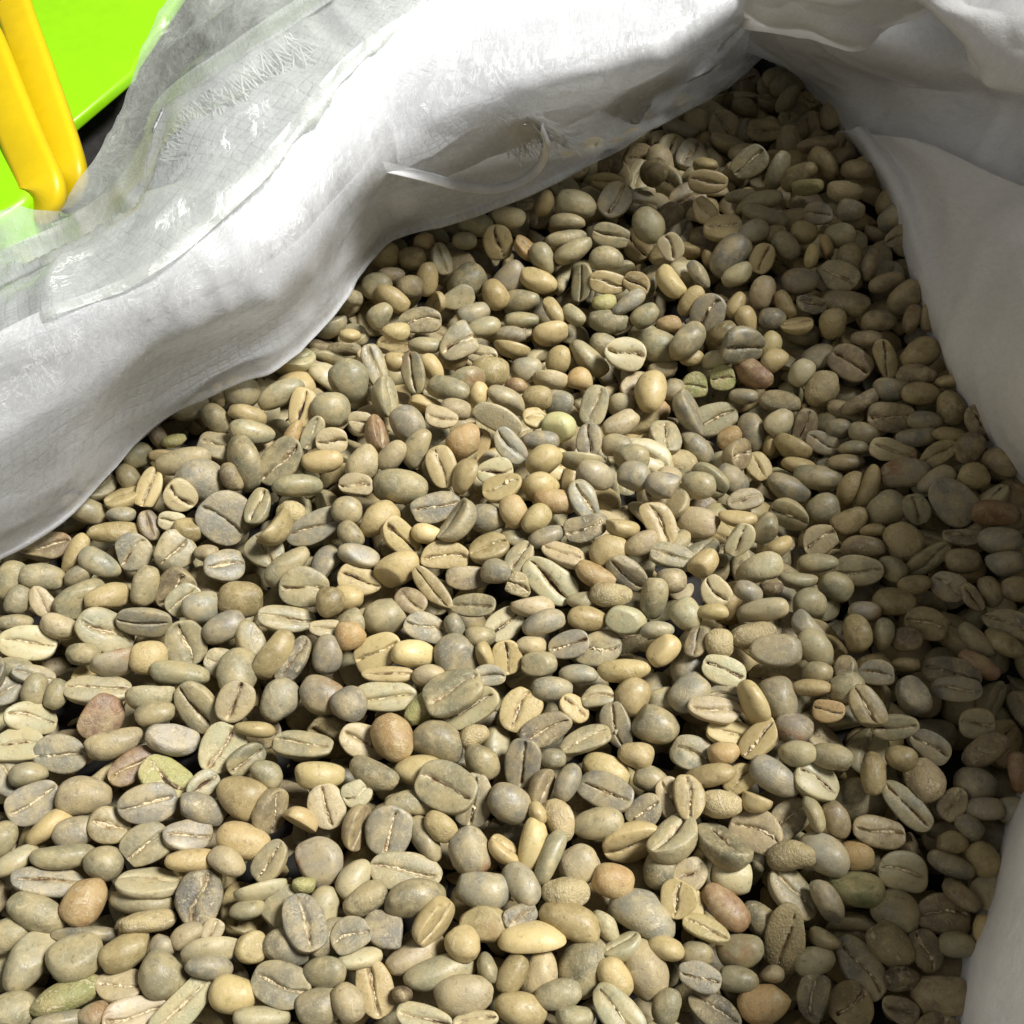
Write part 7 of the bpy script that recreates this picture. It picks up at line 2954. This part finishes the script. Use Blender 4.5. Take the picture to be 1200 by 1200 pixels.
    "small round pale green bean crease up, a little left of the round creaseless olive bean",
    "small round orange-tan bean rounded back up, a little above the cut-topped grey bean",
    "olive-grey bean rounded back up, a little above the widest grey bean",
    "slim brownish olive bean rounded back up, a little above the big level-lying olive bean",
    "slim brown bean rounded back up, well above and right of the reddish kidney-shaped bean",
    "small round pale green bean rounded back up, well above the two rough green beans",
    "grey bean rounded back up, a little below and right of the pale green creased bean",
    "slim olive-grey bean rounded back up, well above and right of the widest grey bean",
    "small round brownish olive bean rounded back up, well right of the dark green bean",
    "small round olive-grey bean rounded back up, well below and right of the golden wrinkled bean",
    "slim pale yellow bean crease up, a little left of the widest grey bean",
    "small tan-yellow bean crease up, just above and right of the cut-topped grey bean",
    "yellow-green bean rounded back up, a little below the smooth yellow oval bean",
    "small olive-grey bean crease up, well below and right of the pale green creased bean",
    "small beige bean crease up, well above and right of the golden wrinkled bean",
    "small round brownish olive bean rounded back up, well above the silvery-creased dark bean",
    "small olive-grey bean crease up, well above the long smooth olive bean",
    "small round tan-yellow bean rounded back up, well above the pale slant-creased bean",
    "olive-grey bean rounded back up, well left of the golden wrinkled bean",
    "grey bean rounded back up, just left of the dark green bean",
    "small orange-tan bean rounded back up, a little right of the cut-topped grey bean",
    "olive-grey bean crease up, a little above the long slant-creased olive bean",
    "slim olive-grey bean rounded back up, a little above and right of the widest grey bean",
    "small grey bean rounded back up, well below the two rough green beans",
]
CREASED = {1,2,4,5,6,7,8,13,16,17,19,20,21,22,24,25,29,30,31,33,34,40,42,43,45,46,47,51,52,53,55,57,58,60,63,64,65,66,67,69,71,72,75,77,78,85,87,89,92,96,98,101,102,103,105,107,116,121,122,123,125,128,129,131,133,134,135,138,139,140,142,143,145,147,148,155,156,163,164,165,166,169,170,171,175,176,178,180,181,186,187,188,190,191,196,200,201,203,204,206,209,212,213,214,216,218,226,228,229,231,234,235,242,244,246,251,253,256,259,262,264,270,276,286,287,289,290,292,297}
BN = np.array(BEANS).reshape(-1, 11)
CODES = "gkdoyYptnRTOsSlLGDPKq"
TINTS = dict(g=(.218, .198, .118), k=(.205, .191, .142), d=(.112, .103, .078), o=(.232, .180, .080), y=(.39, .300, .135), Y=(.50, .400, .185),
             p=(.37, .34, .205), t=(.325, .268, .160), n=(.160, .124, .072), R=(.215, .130, .072), T=(.250, .222, .155), O=(.37, .240, .100),
             s=(.33, .268, .140), S=(.29, .232, .118), l=(.30, .285, .105), L=(.24, .250, .090), G=(.125, .142, .058), D=(.050, .033, .026),
             P=(.40, .335, .235), K=(.32, .30, .24), q=(.43, .43, .20))
ROUGH = dict(s=1.0, S=1.0, l=.8, L=.9, d=.6, K=.7, Y=.15, O=.5, t=.4, D=.7)
RUST = dict(T=1.0, R=.9, P=.7, O=.25)

def bean_shape(seed, L, W, H, code, nr, ns):
    """one coffee bean in its own axes: x length, y width, -z the creased face"""
    rg = np.random.default_rng(seed)
    round_ = rg.random() < .05
    th = (np.arange(1, nr) / nr) * math.pi
    uu = (np.arange(ns) / ns) * 2 - 1
    ph = np.sign(uu) * np.abs(uu) ** 1.4 * math.pi
    T_, P_ = np.meshgrid(th, ph, indexing='ij')
    sx = np.sin(T_) ** rg.uniform(.66, .84); cx = np.cos(T_)
    cy = np.sin(P_); cz = -np.cos(P_)                       # phi 0 -> -z
    fl = rg.uniform(.30, .46)
    y = sx * cy * (1 + .0 * cx)
    zf = np.where(cz < 0, -np.abs(cz) ** fl * rg.uniform(.32, .44) * np.clip(sx, 0, 1) ** .35, cz * 1.16)
    z = sx * zf
    x = cx.copy()
    g = np.zeros_like(x)
    # crease
    if not round_:
        ph0 = rg.uniform(-.5, .5); amp = rg.uniform(.04, .20) * rg.choice([-1, 1])
        yc = amp * np.sin(x * rg.uniform(1.6, 2.9) + ph0) + rg.uniform(-.05, .05)
        yc = yc + .012 * np.sin(x * 13 + seed) + .006 * np.sin(x * 29 + seed * 2)
        env = np.clip((.93 - np.abs(x + rg.uniform(-.05, .05))) * 6, 0, 1)
        openw = rg.uniform(.032, .075) * (1 + .6 * np.sin(x * 4 + seed))
        low = (cz < 0)
        dd = np.abs(y - yc)
        cut = np.exp(-(dd / openw) ** 2) * env * low
        val = np.exp(-(dd / rg.uniform(.16, .30)) ** 2) * env * low
        z = z + cut * rg.uniform(.28, .42) + val * rg.uniform(.07, .18) - np.exp(-((dd - .13) / .06) ** 2) * env * low * rg.uniform(.0, .06)
        g = np.exp(-(dd / (openw * rg.uniform(1.1, 2.1))) ** 2) * env * low * rg.uniform(.5, 1.0)
    # bending, taper, dents
    X = np.stack([x, y, z], -1)
    bend = rg.normal(0, .10); bz = abs(rg.normal(0, .17)); tp = rg.normal(0, .09); tw = rg.normal(0, .10)
    X[..., 1] = X[..., 1] * (1 + tp * x) + bend * (x * x - .3)
    X[..., 2] = 1.18 * X[..., 2] * (1 + rg.normal(0, .08) * x) - bz * (x * x - .3)
    a = tw * x; Y0, Z0 = X[..., 1].copy(), X[..., 2].copy()
    X[..., 1] = Y0 * np.cos(a) - Z0 * np.sin(a); X[..., 2] = Z0 * np.cos(a) + Y0 * np.sin(a)
    def bumps(k, f, a_):
        D = np.zeros(x.shape)
        for _ in range(k):
            d = rg.normal(size=3); d /= np.linalg.norm(d)
            D += np.sin((X @ d) * rg.uniform(.6, 1.4) * f + rg.uniform(0, 6.3))
        return D * a_ / math.sqrt(k)
    r = ROUGH.get(code, .12 if rg.random() < .7 else .45)
    sc = 1 + bumps(3, 2.6, .048) + bumps(4, 6.0, .014 + .016 * r) + bumps(4, 13, .004 + .010 * r)
    X *= sc[..., None]
    # pushed-in dent or a chipped end now and then
    if rg.random() < (.6 if code in 'dSDRK' else .30):
        d = rg.normal(size=3); d /= np.linalg.norm(d); h = .62 + .2 * rg.random()
        ex = np.clip((X @ d) - h, 0, None); X -= ex[..., None] * d * .8
    top = np.array([X[0].mean(0)]) + [[.02, 0, 0]]; bot = np.array([X[-1].mean(0)]) - [[.02, 0, 0]]
    V = np.concatenate([X.reshape(-1, 3), top, bot]) * np.array([L / 2, W / 2, H / 2])
    G_ = np.concatenate([g.reshape(-1), [0, 0]])
    return V, G_, r

FACES = {}
def bean_faces(nr, ns):
    if (nr, ns) not in FACES:
        F = []
        for i in range(nr - 2):
            for j in range(ns):
                k = (j + 1) % ns
                F.append((i * ns + j, i * ns + k, (i + 1) * ns + k, (i + 1) * ns + j))
        q = np.array(F)
        t0 = (nr - 1) * ns
        tri = [(t0, (j + 1) % ns, j) for j in range(ns)] + [(t0 + 1, (nr - 2) * ns + j, (nr - 2) * ns + (j + 1) % ns) for j in range(ns)]
        FACES[(nr, ns)] = (q[:, ::-1], np.array(tri)[:, ::-1])
    return FACES[(nr, ns)]

def rot(q):
    w, x, y, z = q / np.linalg.norm(q)
    return np.array([[1 - 2 * (y * y + z * z), 2 * (x * y - z * w), 2 * (x * z + y * w)],
                     [2 * (x * y + z * w), 1 - 2 * (x * x + z * z), 2 * (y * z - x * w)],
                     [2 * (x * z - y * w), 2 * (y * z + x * w), 1 - 2 * (x * x + y * y)]])

def fill(me, V, q, t, rest, tint, prm):
    nq, nt = len(q), len(t)
    me.vertices.add(len(V)); me.vertices.foreach_set('co', V.reshape(-1).astype(np.float32))
    me.loops.add(nq * 4 + nt * 3)
    me.loops.foreach_set('vertex_index', np.concatenate([q.reshape(-1), t.reshape(-1)]).astype(np.int32))
    me.polygons.add(nq + nt)
    me.polygons.foreach_set('loop_start', np.concatenate([np.arange(nq) * 4, nq * 4 + np.arange(nt) * 3]).astype(np.int32))
    a = me.attributes.new('rest', 'FLOAT_VECTOR', 'POINT'); a.data.foreach_set('vector', rest.reshape(-1).astype(np.float32))
    a = me.attributes.new('prm', 'FLOAT_VECTOR', 'POINT'); a.data.foreach_set('vector', prm.reshape(-1).astype(np.float32))
    a = me.attributes.new('tint', 'FLOAT_COLOR', 'POINT'); a.data.foreach_set('color', tint.reshape(-1).astype(np.float32))
    me.update(calc_edges=True)
    me.validate()
    me.shade_smooth()
    me.materials.append(M_BEAN)

def bean_data(i, nr, ns):
    b = BN[i]
    code = CODES[b[10]]
    L, W, H = b[7:10] * 1e-4
    V, g, r = bean_shape(i * 7 + 5, L, W, H, code, nr, ns)
    rg = np.random.default_rng(i + 9000)
    base = np.array(TINTS[code])
    base = base * (1 + rg.normal(0, .15)) * (1 + rg.normal(0, .015, 3))
    tint = np.concatenate([np.clip(base, .02, .85), [1]])
    n = len(V)
    rest = V + rg.uniform(-1, 1, 3)
    ru = np.full(n, RUST.get(code, .8 if rg.random() < .05 else 0.0))
    if True:                                    # the rusty skin is left on one end or one shoulder only
        d = rg.normal(size=3) * (1.3, 1, 1); d /= np.linalg.norm(d)
        ru = ru * np.clip(((V / (L / 2)) @ d + (.30 if code == 'R' else -.25)) * 2.2, 0, 1)
    prm = np.stack([g * (1 if rg.random() < .85 else .35), ru, np.full(n, r)], -1)
    loc = b[0:3] * 1e-4
    return V, np.tile(tint, (n, 1)), prm, rest, loc, b[3:7].astype(float)

GROUP = "raw coffee beans heaped in the sack"
def chaff_strip(V, g, nr, ns):
    """the thin papery silverskin that stands in the crease"""
    jc = ns // 2                      # phi = 0
    pts = []
    for i in range(2, nr - 3):
        ring = range(i * ns, (i + 1) * ns)
        best = max(ring, key=lambda v: g[v])
        if g[best] > .12: pts.append(V[best])
    return pts

for i, label in enumerate(LABELS):
    nr, ns = 30, 46
    V, tint, prm, rest, loc, q = bean_data(i, nr, ns)
    fq, ft = bean_faces(nr, ns)
    me = bpy.data.meshes.new("coffee_bean")
    fill(me, V, fq, ft, rest, tint, prm)
    o = bpy.data.objects.new("coffee_bean", me)
    COL.objects.link(o)
    o.location = loc
    o.rotation_mode = 'QUATERNION'
    o.rotation_quaternion = q / np.linalg.norm(q)
    tag(o, label, "coffee bean", GROUP)
    if i in CREASED:
        pts = chaff_strip(V, prm[:, 0], nr, ns)
        if len(pts) > 6 and (i * 7919) % 10 < 9:
            rg = np.random.default_rng(i + 77)
            a, b = sorted(rg.choice(len(pts), 2, replace=False)); 
            if b - a < len(pts) * .45: a, b = int(len(pts) * .12), int(len(pts) * .88)
            P = np.array(pts[a:b])
            P = catmull(P, len(P) * 3)
            n = len(P)
            wid = np.abs(rg.normal(.00030, .00022, n)) + .00003
            wid = np.convolve(wid, [.1, .2, .4, .2, .1], 'same') * np.sin(np.linspace(.25, math.pi - .25, n)) ** .5
            lift = rg.normal(.00010, .00012, n); lift = np.convolve(lift, [.3, .4, .3], 'same')
            off = np.convolve(rg.normal(0, .00009, n), [.2, .2, .2, .2, .2], 'same')
            up = -np.clip(lift + .00022, .00002, .0006)
            A = P + np.stack([np.zeros(n), off - wid, up * .7], -1)
            C_ = P + np.stack([np.zeros(n), off, up * 1.35], -1)
            B_ = P + np.stack([np.zeros(n), off + wid, up * .6], -1)
            co = np.concatenate([A, C_, B_])
            fc = [(k, k + 1, n + k + 1, n + k) for k in range(n - 1)] + [(n + k, n + k + 1, 2 * n + k + 1, 2 * n + k) for k in range(n - 1)]
            link("silverskin", mesh_np("silverskin", co, fc), o, M_SKIN, False)

def beans_joined(idx, name, nr, ns):
    VV, TT, PP, RR, Q, T3 = [], [], [], [], [], []
    off = 0
    fq, ft = bean_faces(nr, ns)
    for i in idx:
        V, tint, prm, rest, loc, q = bean_data(i, nr, ns)
        VV.append(V @ rot(q).T + loc); TT.append(tint); PP.append(prm); RR.append(rest)
        Q.append(fq + off); T3.append(ft + off); off += len(V)
    me = bpy.data.meshes.new(name)
    fill(me, np.concatenate(VV), np.concatenate(Q), np.concatenate(T3), np.concatenate(RR), np.concatenate(TT), np.concatenate(PP))
    o = bpy.data.objects.new(name, me); COL.objects.link(o)
    return o
rest_beans = beans_joined(range(len(LABELS), len(BN)), "coffee_beans", 20, 32)
tag(rest_beans, "grey-green and tan raw coffee beans filling the rest of the open sack", "coffee beans", None, 'stuff')

# sheet below the top layers, coloured near-black as the shade between beans
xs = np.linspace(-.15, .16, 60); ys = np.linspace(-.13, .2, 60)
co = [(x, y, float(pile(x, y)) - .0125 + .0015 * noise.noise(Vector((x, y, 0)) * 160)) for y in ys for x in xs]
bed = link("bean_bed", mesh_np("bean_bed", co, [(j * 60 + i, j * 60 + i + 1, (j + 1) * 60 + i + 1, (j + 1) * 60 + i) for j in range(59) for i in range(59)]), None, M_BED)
tag(bed, "dark sheet deep between the upper beans, coloured as the shade there", "coffee beans", None, 'stuff')

# ------------------------------------------------------------------ green basket at the upper left, standing lower than the sack's mouth
basket = empty("plastic_basket", (*at(40, 60, -.05)[:2], -.158))
tag(basket, "lime green plastic basket with two yellow carrying handles beside the sack", "basket")
def prism(name, pts, z_top, depth, mat, bev=.0012, tilt=None, segs=3):
    top = [at(x, y, z if len(p) > 2 else z_top) for p in pts for (x, y, z) in [(p[0], p[1], p[2] if len(p) > 2 else z_top)]]
    n = len(top)
    co = [tuple(p) for p in top] + [(p[0], p[1], p[2] - depth) for p in top]
    me = mesh_np(name, co, [tuple(range(n)), tuple(range(2 * n - 1, n - 1, -1))] + [(i, i + n, (i + 1) % n + n, (i + 1) % n) for i in range(n)])
    o = keep(link(name, me, basket, mat))
    b = o.modifiers.new("bevel", 'BEVEL'); b.width = bev; b.segments = segs; b.limit_method = 'ANGLE'; b.angle_limit = .6
    return o
prism("body", [(-160, -260), (330, -260), (185, -40), (140, 40), (52, 112), (0, 160), (-200, 60)], -.006, .14, M_GREEN, .002)
prism("rim", [(-160, -260), (340, -260), (222, -22), (160, 70), (155, 84), (80, 147), (70, 146), (20, 190), (-200, 60)], .001, .0035, M_GREEN, .0009)
prism("corner_rim", [(-120, 60), (-10, 140), (12, 162), (38, 214), (36, 226), (28, 236), (-20, 268), (-140, 320)], .026, .03, M_GREEN, .0022, segs=4)

def bar(name, pts, w, h, mat, n=60):
    P = catmull(np.array([at(*p) for p in pts]), n)
    T = np.gradient(P, axis=0); T /= np.linalg.norm(T, axis=1)[:, None]
    up = np.array([0, -math.sin(TILT), math.cos(TILT)])
    S = np.cross(T, up); S /= np.linalg.norm(S, axis=1)[:, None]
    U = np.cross(S, T)
    K = 16; co = []
    for i in range(n):
        e = min(i, n - 1 - i) / 5.0
        sc_ = math.sqrt(max(0.02, 1 - (1 - min(1, e)) ** 2))
        for k in range(K):
            a = 2 * math.pi * k / K
            ca, sa = math.cos(a), math.sin(a)
            ca = math.copysign(abs(ca) ** .42, ca); sa = math.copysign(abs(sa) ** .42, sa)
            co.append(P[i] + S[i] * ca * w / 2 * sc_ + U[i] * sa * h / 2 * sc_)
    f = [(i * K + k, i * K + (k + 1) % K, (i + 1) * K + (k + 1) % K, (i + 1) * K + k) for i in range(n - 1) for k in range(K)]
    f += [tuple(range(K))[::-1], tuple((n - 1) * K + k for k in range(K))]
    return keep(link(name, mesh_np(name, co, f), basket, mat))
bar("handle", [(-6, -80, .022), (14, 0, .022), (44, 90, .022), (64, 150, .021), (77, 196, .020), (76, 214, .018), (64, 226, .014)], .0088, .0048, M_YELLOW)
bar("handle", [(-30, 20, .026), (-10, 70, .027), (8, 118, .027), (28, 168, .026), (48, 214, .025), (48, 232, .023), (34, 242, .019), (10, 246, .014)], .0094, .0048, M_YELLOW)

# ------------------------------------------------------------------ loose threads of the frayed sack edge
def strand_mesh(strands, name, mat, parent, r=.00012, K=4):
    co, f = [], []
    for P in strands:
        P = catmull(np.array(P), 14)
        T = np.gradient(P, axis=0); T /= np.linalg.norm(T, axis=1)[:, None] + 1e-9
        S = np.cross(T, (0.1, .2, 1)); S /= np.linalg.norm(S, axis=1)[:, None]; U = np.cross(S, T)
        o = len(co)
        for i in range(14):
            for k in range(K):
                a = 2 * math.pi * k / K
                co.append(P[i] + (S[i] * math.cos(a) * 1.8 + U[i] * math.sin(a) * .5) * r)
        f += [(o + i * K + k, o + i * K + (k + 1) % K, o + (i + 1) * K + (k + 1) % K, o + (i + 1) * K + k) for i in range(13) for k in range(K)]
    me = mesh_np(name, co, f)
    ob = link(name, me, parent, mat)
    return keep(ob) if parent else ob
rg = np.random.default_rng(8)
def fringe(n, line, reach, spread, name):
    """cut tapes of the weave that stick out of its edge in a row"""
    L_ = catmull(np.array([at(*p) for p in line]), 80)
    st = []
    for k in range(n):
        j = min(78, int(rg.uniform(0, 79))); p = L_[j]
        t = L_[min(79, j + 1)] - L_[max(0, j - 1)]; t /= np.linalg.norm(t)
        d = np.cross(t, (0, -math.sin(TILT), math.cos(TILT))); d = d * reach[2] + t * rg.normal(0, .35) + rg.normal(0, spread, 3)
        d /= np.linalg.norm(d); l = rg.uniform(*reach[:2])
        st.append([p - d * .002, p + d * l * .5 + rg.normal(0, .0003, 3), p + d * l + rg.normal(0, .0007, 3)])
    o = strand_mesh(st, name, M_THREAD, sack, .00013)
    o["kind"] = 'stuff'
fringe(150, [(196, 190, .0425), (212, 150, .0440), (240, 122, .0455), (300, 80, .0475), (345, 45, .0490)], (.004, .009, 1), .12, "frayed_threads")
st = []
for k in range(150):
    q = rg.uniform(0, 1)
    a0 = at(570 + 50 * q + rg.normal(0, 6), 128 + 4 * q + rg.normal(0, 5), .0405)
    e = at(596 + 88 * q + rg.normal(0, 7), 176 - 12 * q + rg.normal(0, 8), .0255 - .0085 * q)
    m_ = at(590 + 62 * q + rg.normal(0, 5), 154 - 3 * q + rg.normal(0, 5), .0312 - .004 * q)
    st.append([a0, m_, e])
tf = strand_mesh(st, "frayed_tuft", M_THREAD, sack, .00012)
tf["kind"] = 'stuff'
loop = [(450, 196, .039), (500, 208, .0288), (540, 218, .0214), (580, 221, .0155), (612, 211, .0150), (632, 195, .0181), (640, 172, .0255), (634, 150, .0343)]
P = catmull(np.array([at(*p) for p in loop]), 50)
w = np.linspace(.0012, .0010, 50)
T = np.gradient(P, axis=0); T /= np.linalg.norm(T, axis=1)[:, None]
S = np.cross(T, (0, -math.sin(TILT), math.cos(TILT))); S /= np.linalg.norm(S, axis=1)[:, None]
co = np.concatenate([P - S * w[:, None], P + S * w[:, None]])
me = mesh_np("loose_tape", co, [(i, i + 1, 50 + i + 1, 50 + i) for i in range(49)])
tp = keep(link("loose_tape", me, sack, M_THREAD)); sm = tp.modifiers.new("thickness", 'SOLIDIFY'); sm.thickness = .0003
